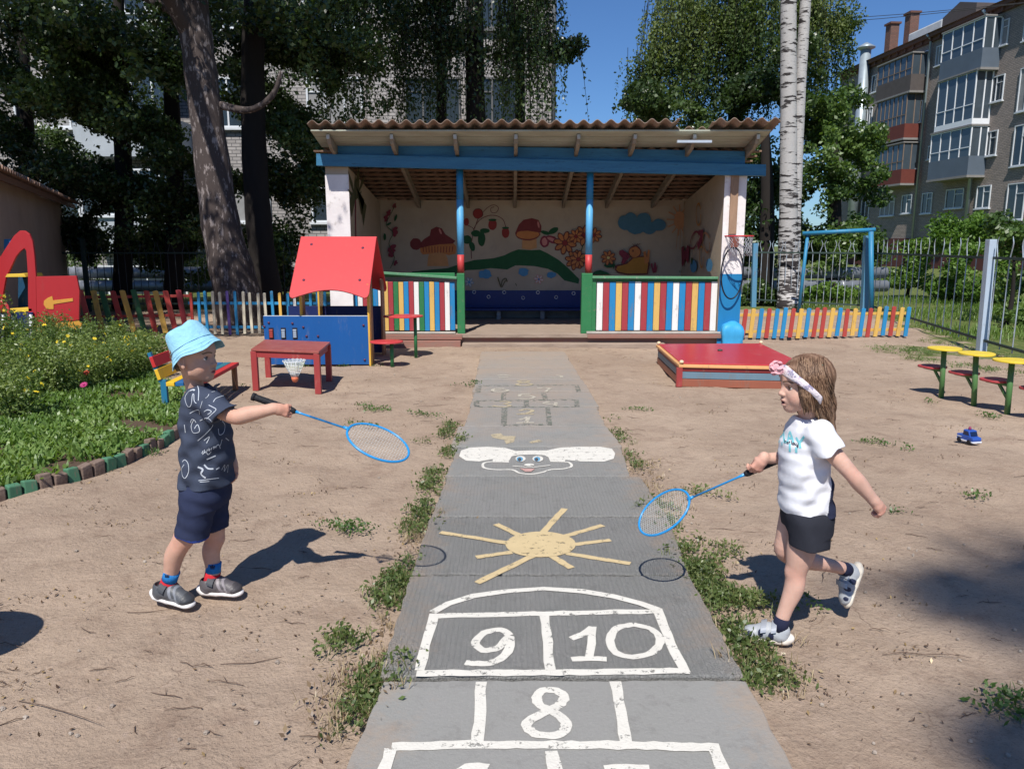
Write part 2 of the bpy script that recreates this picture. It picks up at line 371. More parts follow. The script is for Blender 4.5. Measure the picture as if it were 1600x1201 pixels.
ground = mesh_np('ground', V, Fq, GM, smooth=True); tag(ground, kind='structure')
# grass amount per vertex: behind the metal fence and in the far yard
def gmask(x, y):
    f = [(p.x, p.y) for p in FENCE]
    side = np.full(x.shape, -9.0)
    for (x0, y0), (x1, y1) in zip(f[:-1], f[1:]):
        yy = y0 + (x - x0) * (y1 - y0) / ((x1 - x0) if abs(x1 - x0) > 1e-3 else 1e-3)
        nxv, nyv = (y0 - y1), (x1 - x0); Ln = math.hypot(nxv, nyv)
    d1 = ((x - FENCE[2].x) * (-(FENCE[4].y - FENCE[2].y)) + (y - FENCE[2].y) * (FENCE[4].x - FENCE[2].x))
    n = math.hypot(FENCE[4].y - FENCE[2].y, FENCE[4].x - FENCE[2].x); d1 = d1 / n      # >0 beyond right run
    if (FENCE[5].x - FENCE[2].x) < 0: d1 = d1
    far = y - 17.2
    beyond = np.maximum(far, np.where(y < 17.5, -d1 if False else d1, -9))
    return beyond
d = gmask(gx, gy).reshape(-1)
gv = np.clip(0.5 + d * 0.6, 0.0, 0.95)
dd = np.hypot((gx.reshape(-1) - 6.0) / 1.1, (gy.reshape(-1) - 10.4) / 0.9); gv = np.maximum(gv, np.clip(0.75 - 0.45 * dd, 0, 1))
gv = np.maximum(gv, (np.abs(gx.reshape(-1)) > 13) * 0.7); gv = np.maximum(gv, (gy.reshape(-1) > 20) * 0.75)
a = ground.data.attributes.new('grass', 'FLOAT', 'POINT'); a.data.foreach_set('value', gv.astype(np.float32))

# ================================================================== PATH
def slab_material():
    m = bpy.data.materials.new('ribbed_concrete'); m.use_nodes = True; nt = m.node_tree; N = nt.nodes; L = nt.links
    b = N['Principled BSDF']; b.inputs['Roughness'].default_value = 0.88; b.inputs['Specular IOR Level'].default_value = 0.2
    tc = N.new('ShaderNodeTexCoord'); sp = N.new('ShaderNodeSeparateXYZ'); L.new(tc.outputs['Object'], sp.inputs[0])
    def noise(s, d=6, r=0.6, vec=None):
        n = N.new('ShaderNodeTexNoise'); n.inputs['Scale'].default_value = s; n.inputs['Detail'].default_value = d; n.inputs['Roughness'].default_value = r
        L.new(vec or tc.outputs['Object'], n.inputs['Vector']); return n.outputs[0]
    def rr(x, a, c, o0=0, o1=1):
        q = N.new('ShaderNodeMapRange'); q.inputs[1].default_value = a; q.inputs[2].default_value = c; q.inputs[3].default_value = o0; q.inputs[4].default_value = o1; L.new(x, q.inputs[0]); return q.outputs[0]
    def mix(f, a, c):
        q = N.new('ShaderNodeMix'); q.data_type = 'RGBA'; L.new(f, q.inputs[0])
        for i, v in ((6, a), (7, c)):
            if isinstance(v, tuple): q.inputs[i].default_value = (*v, 1)
            else: L.new(v, q.inputs[i])
        return q.outputs[2]
    at = N.new('ShaderNodeAttribute'); at.attribute_name = 'tint'
    base = mix(at.outputs['Fac'], (0.215, 0.215, 0.203), (0.285, 0.28, 0.26))
    base = mix(rr(noise(1.6, 8, 0.75), 0.42, 0.66, 0, 0.75), base, (0.265, 0.258, 0.245))
    base = mix(rr(noise(11, 8, 0.75), 0.52, 0.7, 0, 0.6), base, (0.17, 0.162, 0.152))
    base = mix(rr(noise(130, 3, 0.6), 0.55, 0.7, 0, 0.5), base, (0.30, 0.29, 0.275))
    # sand trodden on: more of it towards the far end of the path (a real feature of the place)
    dm = N.new('ShaderNodeMath'); dm.operation = 'MULTIPLY_ADD'; L.new(sp.outputs[1], dm.inputs[0]); dm.inputs[1].default_value = 0.075; L.new(noise(1.1, 8, 0.75), dm.inputs[2])
    base = mix(rr(dm.outputs[0], 0.85, 1.35, 0, 0.8), base, (0.36, 0.27, 0.20))
    ab = N.new('ShaderNodeMath'); ab.operation = 'ADD'; L.new(sp.outputs[0], ab.inputs[0]); ab.inputs[1].default_value = -.165; aa = N.new('ShaderNodeMath'); aa.operation = 'ABSOLUTE'; L.new(ab.outputs[0], aa.inputs[0])
    a3 = N.new('ShaderNodeMath'); a3.operation = 'MULTIPLY_ADD'; L.new(noise(5, 9, .8), a3.inputs[0]); a3.inputs[1].default_value = .9; L.new(aa.outputs[0], a3.inputs[2])
    base = mix(rr(a3.outputs[0], .93, 1.2, 0, .8), base, (0.34, 0.26, 0.195))
    base = mix(rr(noise(2.3, 9, .8), .60, .72, 0, .5), base, (0.36, 0.30, 0.245))
    L.new(base, b.inputs['Base Color'])
    # broom ribs running along the path on the rougher slabs
    wv = N.new('ShaderNodeTexWave'); wv.bands_direction = 'X'; wv.inputs['Scale'].default_value = 16; wv.inputs['Distortion'].default_value = 5.5; wv.inputs['Detail'].default_value = 3; wv.inputs['Detail Scale'].default_value = 9
    L.new(tc.outputs['Object'], wv.inputs['Vector'])
    at2 = N.new('ShaderNodeAttribute'); at2.attribute_name = 'rib'
    mu = N.new('ShaderNodeMath'); mu.operation = 'MULTIPLY'; L.new(wv.outputs['Fac'], mu.inputs[0]); L.new(at2.outputs['Fac'], mu.inputs[1])
    n1 = noise(70, 6, 0.7); sc = N.new('ShaderNodeMath'); sc.operation = 'MULTIPLY_ADD'; L.new(n1, sc.inputs[0]); sc.inputs[1].default_value = 0.5; L.new(mu.outputs[0], sc.inputs[2])
    bp = N.new('ShaderNodeBump'); bp.inputs['Strength'].default_value = 0.9; bp.inputs['Distance'].default_value = 0.006
    L.new(sc.outputs[0], bp.inputs['Height']); L.new(bp.outputs[0], b.inputs['Normal'])
    return m
SM = slab_material()
ZT = 0.040
# slab rows: front y, back y (pixels), left/right x at front, left/right x at back
rows = [(1330, 1062, 482, 1308, 602, 1167), (1056, 899, 592, 1163, 642, 1078), (896, 808, 643, 1076, 672, 1044), (806, 744, 673, 1042, 700, 1000),
        (743, 698, 696, 984, 716, 970), (697, 666, 704, 972, 716, 948), (665, 635, 726, 946, 736, 932), (634, 612, 734, 936, 742, 922), (611, 593, 738, 922, 745, 910), (592, 575, 742, 908, 748, 898), (574, 561, 746, 898, 751, 888), (560, 549, 749, 889, 752, 882)]
tints = [0.55, 0.1, 0.15, 0.35, 0.05, 0.3, 0.15, 0.2, 0.3, 0.5, 0.6, 0.7]; ribs = [0.05, 0.9, 1, 0.7, 0.3, 0.1, 0.1, 0.1, 0.1, 0.1, 0.1, 0.1]
path = empty('path', (0, 5, 0), kind='structure')
for i, (yf, yb, xa, xb, xc, xd) in enumerate(rows):
    zt = ZT
    a, b_, c, d_ = G(xa, yf, ZT), G(xb, yf, ZT), G(xd, yb, ZT), G(xc, yb, ZT)
    mb = MB(); nseg = 26
    def edge(p, q, n, amp=0.005):
        out = []
        for k in range(n):
            t = k / n; r = p.lerp(q, t); r.x += random.uniform(-amp, amp); r.y += random.uniform(-amp, amp); out.append(r)
        return out
    ring = edge(a, b_, nseg) + edge(b_, c, 14) + edge(c, d_, nseg) + edge(d_, a, 14)
    ring = [Vector((p.x, p.y, zt)) for p in ring]
    mb.prism(ring, (0, 0, -0.09))
    s = mb.build('path_slab', SM, path, loc=(0, 0, 0)); s.location = (0, -5, 0)
    for nm, v in (('tint', tints[i]), ('rib', ribs[i])):
        at = s.data.attributes.new(nm, 'FLOAT', 'FACE'); at.data.foreach_set('value', np.full(len(s.data.polygons), v, np.float32))
    bv = s.modifiers.new('bevel', 'BEVEL'); bv.width = 0.006; bv.segments = 2; bv.limit_method = 'ANGLE'; bv.angle_limit = R(60)

def worn_paint(name, col, wear=0.5, alt=(0.2, 0.19, 0.18), sc=24):
    m = mat(name, col, 0.8, col2=tuple(c * 0.85 for c in col), ns=9, amt=0.6, bump=0.25, bs=120, spec=0.15)
    nt = m.node_tree; N = nt.nodes; L = nt.links; b = N['Principled BSDF']
    tc = N.new('ShaderNodeTexCoord'); n = N.new('ShaderNodeTexNoise'); n.inputs['Scale'].default_value = sc; n.inputs['Detail'].default_value = 10; n.inputs['Roughness'].default_value = 0.8
    L.new(tc.outputs['Object'], n.inputs['Vector'])
    mr = N.new('ShaderNodeMapRange'); mr.inputs[1].default_value = 0.64 - wear * 0.2; mr.inputs[2].default_value = 0.68 - wear * 0.2; L.new(n.outputs[0], mr.inputs[0])
    tr = N.new('ShaderNodeBsdfTransparent'); ms = N.new('ShaderNodeMixShader'); L.new(mr.outputs[0], ms.inputs[0]); L.new(b.outputs[0], ms.inputs[1]); L.new(tr.outputs[0], ms.inputs[2])
    L.new(ms.outputs[0], N['Material Output'].inputs[0]); return m
WP = worn_paint('worn_white_paint', (0.66, 0.635, 0.57), 0.38)
WPO = worn_paint('faded_white_paint', (0.47, 0.43, 0.35), 0.5)
YP = worn_paint('worn_sand_yellow_paint', (0.56, 0.44, 0.25), 0.36)
YPO = worn_paint('faded_yellow_paint', (0.44, 0.37, 0.25), 0.5)
GPO = worn_paint('faded_green_paint', (0.19, 0.205, 0.17), 0.9)
BLP = worn_paint('worn_blue_paint', (0.13, 0.33, 0.50), 0.1)
PKP = worn_paint('worn_pink_paint', (0.5, 0.3, 0.27), 0.3)
DKP = worn_paint('dark_paint', (0.08, 0.075, 0.075), 0.1)
LFT = {}
def mark(name, paths, mtl, width=0.04, sm=4, z=ZT + 0.002, polys=(), jit=0.08):
    mb = MB()
    for p in paths:
        wd = width; pl = p
        if isinstance(p, tuple) and isinstance(p[1], float): pl, wd = p
        nn = max(1, len(pl) - 1); ribbon(mb, [G(x, y, z + 0.0010 * k / nn) for k, (x, y) in enumerate(pl)], wd, jitter=jit, smooth_n=sm)
        z += 0.0003
    for q in polys: mb.poly([G(x, y, z) for x, y in q])
    o = mb.build(name, mtl, path, loc=(0, 0, 0)); o.location = (0, -5, 0); return o
def jl(*pts):    # straight polyline resampled so that a hand-painted edge can wobble
    out = []
    for (x0, y0), (x1, y1) in zip(pts[:-1], pts[1:]):
        n = max(2, int(math.hypot(x1 - x0, y1 - y0) / 14))
        out += [(x0 + (x1 - x0) * k / n + random.uniform(-.7, .7), y0 + (y1 - y0) * k / n + random.uniform(-.5, .5)) for k in range(n)]
    return out + [pts[-1]]
W1 = 0.036
mark('hopscotch_outline', [jl((656, 1046), (664, 1008), (679, 958)), jl((672, 962), (760, 960), (850, 958), (1030, 954)), jl((1027, 950), (1048, 1005), (1072, 1050)),
     jl((650, 1051), (860, 1050), (1076, 1047)), jl((851, 960), (860, 1046)),
     [(676, 956), (700, 942), (740, 930), (790, 923), (850, 919), (910, 923), (960, 931), (1000, 942), (1029, 952)]], WP, W1, 1)
mark('hopscotch_outline', [jl((752, 1064), (750, 1110), (746, 1162)), jl((961, 1064), (970, 1110), (979, 1162)),
     jl((612, 1166), (720, 1162), (850, 1163), (980, 1163), (1125, 1167)), jl((612, 1168), (590, 1230), (560, 1320)), jl((1115, 1168), (1145, 1240), (1180, 1320)), jl((862, 1172), (872, 1225), (880, 1320))], WP, W1, 1)
mark('numeral', [([(797, 992), (782, 983), (757, 988), (743, 1003), (755, 1015), (778, 1011), (796, 994), (797, 1005), (790, 1022), (770, 1034), (745, 1036), (727, 1034)], W1 * .9)], WP, W1, 4)
mark('numeral', [jl((893, 997), (912, 990), (925, 979)), jl((925, 978), (924, 1005), (921, 1028)), jl((893, 1029), (920, 1028), (948, 1029))], WP, W1 * .85, 1)
mark('numeral', [[(990, 975), (965, 980), (954, 995), (957, 1013), (975, 1024), (1002, 1024), (1024, 1015), (1031, 998), (1018, 982), (990, 975)]], WP, W1 * .85, 4)
mark('numeral', [[(874, 1101), (882, 1088), (869, 1078), (848, 1078), (838, 1089), (845, 1102), (866, 1112), (884, 1128), (880, 1143), (860, 1148), (836, 1145), (823, 1132), (838, 1118), (874, 1101)]], WP, W1 * .9, 4)
mark('numeral', [[(762, 1200), (742, 1197), (722, 1205), (712, 1230), (735, 1250)]], WP, W1, 4)
mark('numeral', [jl((945, 1201), (980, 1200), (1015, 1201)), jl((1015, 1201), (1000, 1240), (990, 1290))], WP, W1, 1)
# the sun
def ell(cx, cy, rx, ry, n=40, j=0.0): return [(cx + rx * math.cos(2 * math.pi * k / n) * (1 + random.uniform(-j, j)), cy + ry * math.sin(2 * math.pi * k / n) * (1 + random.uniform(-j, j))) for k in range(n)]
rays_ = [((845, 835), (882, 794)), ((880, 838), (942, 820)), ((898, 850), (954, 843)), ((885, 864), (985, 880)), ((862, 868), (893, 887)), ((832, 868), (745, 910)), ((800, 862), (744, 870)), ((795, 848), (688, 831)), ((812, 836), (775, 818))]
mark('painted_sun', [([(a[0] + (b[0] - a[0]) * t, a[1] + (b[1] - a[1]) * t) for t in (0, .25, .5, .75, 1)], [0.055, 0.045, 0.036, 0.03, 0.022]) if False else [(a[0] + (b[0] - a[0]) * t, a[1] + (b[1] - a[1]) * t) for t in (0, .25, .5, .75, 1)] for a, b in rays_], YP, 0.036, 2, polys=[ell(845, 850, 55, 20, 40, 0.01)])
# the face with ears
z2 = lambda pts: [(620 + x / 3.335, 540 + y / 3.335) for x, y in pts]
earL = z2([(335, 545), (380, 530), (470, 526), (560, 530), (620, 548), (700, 545), (700, 566), (640, 568), (600, 575), (580, 606), (500, 606), (500, 590), (430, 602), (360, 598), (325, 575)])
earR = z2([(700, 545), (780, 545), (850, 530), (950, 526), (1060, 526), (1120, 535), (1138, 560), (1130, 588), (1080, 603), (960, 602), (880, 594), (872, 606), (800, 604), (790, 580), (770, 570), (700, 566)])
mark('painted_face', [z2([(585, 606), (500, 603), (452, 612), (455, 635), (520, 645), (600, 645), (640, 662), (700, 668), (760, 658), (800, 645), (870, 640), (910, 628), (900, 608), (870, 604)])], WP, 0.018, 4, polys=[earL, earR])
mark('painted_face', [z2([(600, 625), (700, 632), (800, 622)])], WP, 0.014, 4, z=ZT + 0.0042, polys=[z2(ell(645, 588, 26, 15)), z2(ell(735, 588, 28, 15))])
mark('painted_face', [], DKP, z=ZT + 0.0054, polys=[z2(ell(640, 592, 9, 9)), z2(ell(728, 592, 9, 9))])
mark('painted_face', [], BLP, z=ZT + 0.0048, polys=[z2(ell(641, 590, 17, 12)), z2(ell(731, 590, 17, 12))])
mark('painted_face', [], PKP, z=ZT + 0.0048, polys=[z2([(640, 638), (720, 640), (700, 655), (670, 655)])])
mark('painted_face', [], WP, z=ZT + 0.0058, polys=[z2(ell(690, 620, 26, 7))])
# far, faded hopscotch
mark('hopscotch_outline', [jl(*z2([(415, 285), (935, 282), (940, 318), (415, 318), (415, 285)])), jl(*z2([(675, 285), (675, 318)])), jl(*z2([(560, 322), (556, 412)])), jl(*z2([(785, 322), (795, 412)])), jl(*z2([(556, 410), (795, 410)]))], GPO, 0.05, 1)
mark('hopscotch_outline', [jl(*z2([(430, 208), (935, 206), (950, 240)])), jl(*z2([(560, 245), (556, 282)])), jl(*z2([(765, 245), (775, 282)])), jl(*z2([(430, 208), (420, 243)]))], GPO, 0.05, 1)
for nm, st, mm in (('1', [[(640, 385), (668, 378), (690, 368)], [(688, 370), (672, 400)], [(622, 401), (672, 400), (715, 400)]], WPO),
               ('2', [[(640, 338), (672, 330), (708, 336), (690, 347), (640, 356)], [(625, 357), (670, 354), (715, 355)]], YPO),
               ('3', [[(535, 290), (575, 290), (590, 297), (560, 303), (590, 310), (560, 318), (500, 312)]], YPO), ('4', [[(800, 290), (765, 300), (820, 305)], [(830, 295), (825, 313)]], WPO),
               ('5', [[(645, 252), (700, 250)], [(645, 252), (640, 262), (690, 260), (715, 267), (690, 276), (630, 275)]], WPO),
               ('6', [[(560, 222), (510, 224), (500, 235), (540, 240), (580, 234), (560, 228), (510, 231)]], WPO), ('7', [[(730, 220), (800, 220)], [(800, 220), (775, 240)]], WPO),
               ('8', [[(660, 180), (690, 184), (660, 191), (630, 184), (660, 180)], [(660, 191), (705, 200), (660, 208), (625, 200), (660, 191)]], YPO),
               ('9', [[(525, 155), (560, 152), (600, 157)], [(530, 165), (580, 163)]], WPO), ('10', [[(800, 165), (850, 166), (858, 158), (830, 154)]], WPO)):
    mark('numeral', [z2(s) for s in st], mm, 0.034, 3)
mark('painted_patch', [], YPO, polys=[z2([(490, 462), (540, 455), (560, 470), (620, 470), (610, 500), (570, 512), (560, 490), (500, 478)]), z2([(690, 500), (740, 488), (760, 498), (700, 508)])])

# ================================================================== PAVILION
YF = 11.05; YB = 13.49; YC = 10.95
pav = empty('pavilion', (0.4, YF, 0), label='open wooden playground pavilion with corrugated roof, blue beam and painted fairy tale wall', cat='pavilion')
def PB(mb, name, mats, bevel=0, seg=2, **k):     # part of the pavilion, built in world coordinates
    o = mb.build(name, mats, pav, bevel=bevel, loc=(0, 0, 0), seg=seg, **k); o.location = (-0.4, -YF, 0); return o
plaster = mat('cream_plaster', (0.47, 0.38, 0.28), 0.9, col2=(0.39, 0.31, 0.23), ns=1.6, amt=0.8, bump=0.15, bs=25, dirt=(0.33, 0.27, 0.22), dirt_amt=0.4)
whitewash = mat('lilac_whitewash', (0.80, 0.76, 0.74), 0.85, col2=(0.62, 0.56, 0.56), ns=3.5, amt=0.55, bump=0.25, bs=20, dirt=(0.4, 0.36, 0.34), dirt_amt=0.6)
greywall = mat('grey_render', (0.30, 0.30, 0.30), 0.9, col2=(0.17, 0.17, 0.18), ns=2, amt=0.9, bump=0.2, bs=25)
oldwood = mat('weathered_floor_wood', (0.36, 0.28, 0.22), 0.85, col2=(0.24, 0.18, 0.14), ns=3, amt=0.8, stretch=(1, 8, 8), bump=0.3, bs=18, dirt=(0.14, 0.10, 0.08), dirt_amt=0.6)
redwood = mat('faded_red_plinth', (0.30, 0.13, 0.10), 0.8, col2=(0.24, 0.16, 0.13), ns=4, amt=0.9, stretch=(1, 4, 6), bump=0.25, bs=20, dirt=(0.3, 0.23, 0.18), dirt_amt=0.6)
slate = mat('asbestos_sheet', (0.30, 0.235, 0.195), 0.92, col2=(0.25, 0.17, 0.125), ns=2.5, amt=0.9, bump=0.3, bs=50, dirt=(0.13, 0.10, 0.08), dirt_amt=0.7)
soffit = mat('pale_green_boards', (0.42, 0.45, 0.38), 0.8, col2=(0.33, 0.33, 0.26), ns=2, amt=0.9, stretch=(1, 3, 8), bump=0.2, bs=20, dirt=(0.3, 0.24, 0.17), dirt_amt=0.5)
rafterm = mat('grey_brown_rafter', (0.30, 0.26, 0.21), 0.85, col2=(0.20, 0.17, 0.13), ns=3, amt=0.9, stretch=(8, 1, 8), bump=0.2, bs=25)
rafterw = mat('pale_rafter_end', (0.52, 0.54, 0.52), 0.75, col2=(0.36, 0.36, 0.33), ns=6, amt=0.9)
beamblue = paint('beam_blue', (0.03, 0.14, 0.26), 0.5, col2=(0.045, 0.19, 0.33), ns=2, amt=0.9, stretch=(1, 6, 9), dirt=(0.02, 0.07, 0.13), dirt_amt=0.7, bump=0.25)
green = paint('rail_green', (0.03, 0.18, 0.065), 0.5)
_pt = paint
def paint(n_, c_, r_=.5, **k): k.setdefault('stretch', (1, 1, .25)); k.setdefault('dirt_amt', .5); return _pt(n_, c_, r_, **k)
PC = {'w': paint('plank_white', (0.78, 0.77, 0.74), col2=(0.62, 0.60, 0.57)), 'r': paint('plank_red', (0.36, 0.045, 0.055)), 'b': paint('plank_blue', (0.02, 0.22, 0.48)), 'y': paint('plank_yellow', (0.66, 0.42, 0.12), col2=(0.5, 0.3, 0.1)), 'g': green,
      'n': paint('plank_navy', (0.03, 0.10, 0.28))}
x0 = P(514, 400, YC).x; x1 = P(1160, 400, YC).x; xl = P(549, 400, YC).x; xr = P(1127, 400, YC).x
def roofz(Y): return 2.965 - (Y - 10.35) * 0.232
# floor platform and steps
mb = MB(); 
for k in range(14):
    ya = YC - 0.02 + k * 0.19; mb.box((x0 + 0.02, ya, 0.125), (x1 + 0.1 - (k == 0) * 0.3, ya + 0.182, 0.178 + random.uniform(-.002, .002)))
PB(mb, 'floor', oldwood, 0.004)
mb = MB(); mb.box((x0 + 0.03, YC + 0.04, -0.05), (x1 + 0.05, YB, 0.12)); PB(mb, 'plinth', redwood)
mb = MB(); mb.box((P(722, 540, 10.8).x, 10.8, -0.05), (P(1040, 540, 10.8).x, YC + 0.035, 0.055)); PB(mb, 'step', oldwood, 0.008)
for lo_, hi_ in (((P(600, 530, 10.9).x, 10.905, 0.10), (P(722, 530, 10.9).x, YC - 0.025, 0.178)), ((x0 + .1, 10.86, -0.04), (P(720, 540, 10.9).x, YC + 0.03, 0.09)), ((P(918, 530, 10.9).x, 10.9, 0.12), (P(1128, 530, 10.9).x, YC - 0.025, 0.181))):
    mb = MB(); mb.box(lo_, hi_); PB(mb, 'plinth_board', redwood, 0.006)
# back wall and side walls
bt = roofz(YB) - 0.02
mb = MB(); mb.box((x0, YB, 0), (x1, YB + 0.2, bt)); PB(mb, 'back_wall', plaster)
def sidewall(xa, xb):
    mb = MB(); prof = [(YC, 0), (YB - 0.003, 0), (YB - 0.003, roofz(YB) - 0.05), (YC, roofz(YC) - 0.30)]
    mb.prism([(xa, y, z) for y, z in prof], (xb - xa, 0, 0)); return mb
PB(sidewall(x0, P(590, 400, YB).x if False else xl), 'side_wall', plaster); PB(sidewall(xr, x1), 'side_wall', plaster)
# painted front ends of the side walls
mb = MB(); mb.box((x0 - 0.004, YC - 0.012, 0.18), (xl + 0.004, YC - 0.001, 2.42)); PB(mb, 'pillar', whitewash)
zb = P(1140, 428, YC).z
mb = MB(); mb.box((xr - 0.004, YC - 0.012, zb), (x1 + 0.004, YC - 0.001, 2.42), 0); mb.box((xr - 0.006, YC - 0.014, 0.0), (x1 + 0.006, YC - 0.001, zb), 1)
PB(mb, 'pillar', [whitewash, paint('pillar_blue', (0.015, 0.19, 0.42), dirt=(0.05, 0.25, 0.45))])
# roof
def corr(xa, xb, ya, yb, zfun, th=0.008, amp=0.027, per=0.178, lift=0.0, wob=0):
    nX = int((xb - xa) / per * 10); X = np.linspace(xa, xb, nX + 1); Ys = np.linspace(ya, yb, 6)
    gx, gy = np.meshgrid(X, Ys, indexing='ij'); z = np.vectorize(zfun)(gy) + lift + amp * np.sin(2 * np.pi * gx / per) + 0.008 * np.sin(gx * 2.1 + wob)
    top = np.stack([gx, gy, z + th], -1).reshape(-1, 3); bot = np.stack([gx, gy, z], -1).reshape(-1, 3); n1, n2 = gx.shape; I = np.arange(n1 * n2).reshape(n1, n2); K = n1 * n2
    q = lambda A: np.stack([A[:-1, :-1], A[1:, :-1], A[1:, 1:], A[:-1, 1:]], -1).reshape(-1, 4)
    F_ = [q(I), q(I + K)[:, ::-1]]
    for e in (I[:, 0], I[:, -1], I[0, :], I[-1, :]): F_.append(np.stack([e[:-1], e[1:], e[1:] + K, e[:-1] + K], -1))
    return np.concatenate([top, bot]), np.concatenate(F_)
rx0 = P(478, 205, 10.3).x; rxm = P(1062, 205, 10.3).x; rxn = P(1112, 205, 10.3).x; rx1 = P(1218, 205, 10.3).x
off = np.array([0.4, YF, 0])
seg = [(rx0, P(545, 205, 10.3).x, 10.37, .02), (P(541, 205, 10.3).x, P(700, 205, 10.3).x, 10.30, .0), (P(696, 205, 10.3).x, P(880, 205, 10.3).x, 10.32, .01), (P(876, 205, 10.3).x, rxm, 10.30, .0), (rxm - .02, rxn + .02, 10.52, 0.0), (rxn, rx1, 10.28, .015)]
for i, (a_, b_, yy, lf) in enumerate(seg):
    V_, F_ = corr(a_, b_, yy, YB + 0.45, roofz, lift=0.045 + lf + 0.012 * (i % 2), wob=i); mesh_np('roof_sheet', V_ - off, F_, slate, pav)
mb = MB()
for k, (ya, yb) in enumerate(((10.42, 10.60), (10.62, 10.80), (10.82, 11.0))):
    mb.prism([(rx0 + 0.03, ya, roofz(ya) - 0.02), (rx0 + .03, yb, roofz(yb) - 0.02), (rx0 + .03, yb, roofz(yb)), (rx0 + .03, ya, roofz(ya))], (rx1 - rx0 - 0.1, 0, 0))
PB(mb, 'soffit_board', soffit, 0.003)
mb = MB(); mb.box((P(1058, 219, 10.36).x, 10.34, P(1100, 223, 10.34).z), (P(1112, 219, 10.36).x, 10.41, P(1100, 219, 10.34).z)); PB(mb, 'metal_strip', mat('bright_tin', (0.75, 0.77, 0.78), 0.35, metal=0.6))
# purlins under the sheet
mb = MB()
for ya in np.arange(11.2, 13.6, 0.2):
    mb.bar((x0 - .2, ya, roofz(ya) - 0.005), (x1 + .25, ya, roofz(ya) - 0.005), 0.13, 0.022)
PB(mb, 'ceiling_boards', mat('red_brown_boards', (0.20, 0.115, 0.075), 0.85, col2=(0.30, 0.20, 0.14), ns=2, amt=1, stretch=(1, 6, 6), bump=0.2, bs=20))
for px in (516, 614, 712, 806, 903, 990, 1082, 1180):
    X = P(px, 235, 10.6).x; mb = MB(); hh = 0.15
    prof = [(10.50, roofz(10.5) - 0.025), (10.56, roofz(10.56) - 0.13), (10.66, roofz(10.66) - 0.165), (YB - 0.01, roofz(YB) - 0.155), (YB - 0.01, roofz(YB) - 0.025)]
    mb.prism([(X - 0.025, y, z) for y, z in prof], (0.05, 0, 0)); mb.box((X - 0.022, 10.488, roofz(10.5) - 0.09), (X + 0.022, 10.499, roofz(10.5) - 0.03), 1)
    PB(mb, 'rafter', [rafterm, rafterw], 0.004)
# beam (slightly out of level, as in the photo)
bl = P(494, 240, 10.85); br = P(1197, 262, 10.85); bl2 = P(494, 259, 10.85); br2 = P(1197, 275, 10.85)
mb = MB(); mb.prism([(bl2.x, 10.85, bl2.z), (br2.x, 10.85, br2.z), (br.x, 10.85, P(1197, 257, 10.85).z), (bl.x, 10.85, bl.z)], (0, 0.09, 0)); PB(mb, 'beam', beamblue, 0.006)
a1, a2 = P(526, 224, 10.92), P(1165, 236, 10.92); c1, c2 = P(526, 246, 10.92), P(1165, 263, 10.92)
mb = MB(); mb.prism([(c1.x, 10.945, c1.z), (c2.x, 10.945, c2.z), (a2.x, 10.945, a2.z), (a1.x, 10.945, a1.z)], (0, 0.06, 0)); PB(mb, 'beam', beamblue, 0.005)
# posts
skyb = paint('post_light_blue', (0.10, 0.36, 0.62), dirt=(0.04, 0.2, 0.42)); shadeb = paint('post_shaded_blue', (0.02, 0.20, 0.42))  # the darker blue paints the roof's shade onto the upper post
postred = paint('post_red', (0.48, 0.05, 0.05))
for px in (719, 921):
    X = P(px, 350, YF).x; mb = MB(); r = 0.05
    z1, z2_, z3, z4 = P(px, 427, YF).z, P(px, 398, YF).z, P(px, 312, YF).z, P(px, 262, YF).z
    for za, zc, mi in ((z1, z2_, 0), (z2_, z3, 1), (z3, z4 + .05, 2)): mb.tube([(X, YF + .02, za), (X, YF + .02, zc)], r, 16, mi)
    PB(mb, 'post', [postred, skyb, shadeb]); mb = MB(); mb.box((X - 0.055 - (px > 900) * .045, YF - 0.05, 0.178), (X + 0.055, YF + 0.08, z1 + 0.002)); PB(mb, 'post_base', green, 0.006)
# railings
def railing(pxa, pxb, cols, railpx):
    Y = YF - 0.02; xa, xb = P(pxa, 470, Y).x, P(pxb, 470, Y).x; zt = P(700, 440, Y).z; zb_ = P(700, 516, Y).z; n = len(cols); wd = (xb - xa) / n
    for i, c in enumerate(cols):
        mb = MB(); q = random.uniform(-.003, .003); mb.box((xa + i * wd + 0.003, Y - .012 + q, zb_ + random.uniform(-.008, .004)), (xa + (i + 1) * wd - 0.003, Y + .012 + q, zt + random.uniform(-.01, .004))); PB(mb, 'plank', PC[c], 0.003)
    mb = MB(); za, zc = P(railpx[0], railpx[1], Y).z, P(railpx[2], railpx[3], Y).z
    mb.bar((P(railpx[0], railpx[1], Y).x, Y - 0.005, za), (P(railpx[2], railpx[3], Y).x, Y - 0.005, zc), 0.11, 0.035); PB(mb, 'handrail', paint('rail_top_green', (0.10, 0.26, 0.14), dirt=(0.4, 0.4, 0.33), dirt_amt=0.6), 0.005)
    mb = MB(); mb.box((xa, Y + 0.014, za - .09), (xb, Y + .04, za - 0.03)); mb.box((xa, Y + 0.014, 0.24), (xb, Y + .04, 0.30)); PB(mb, 'rail', green, 0.003)
railing(551, 711, 'bwrgbwyrgybrwgbybrwb', (549, 423, 714, 434))
railing(932, 1120, 'wrbyrbwrbyrbwbrybrw', (925, 433, 1121, 434))
mb = MB(); Y = YF - .02; mb.box((P(919, 470, Y).x, Y - .02, .18), (P(931, 470, Y).x, Y + .02, P(900, 434, Y).z)); PB(mb, 'plank', green, .003)
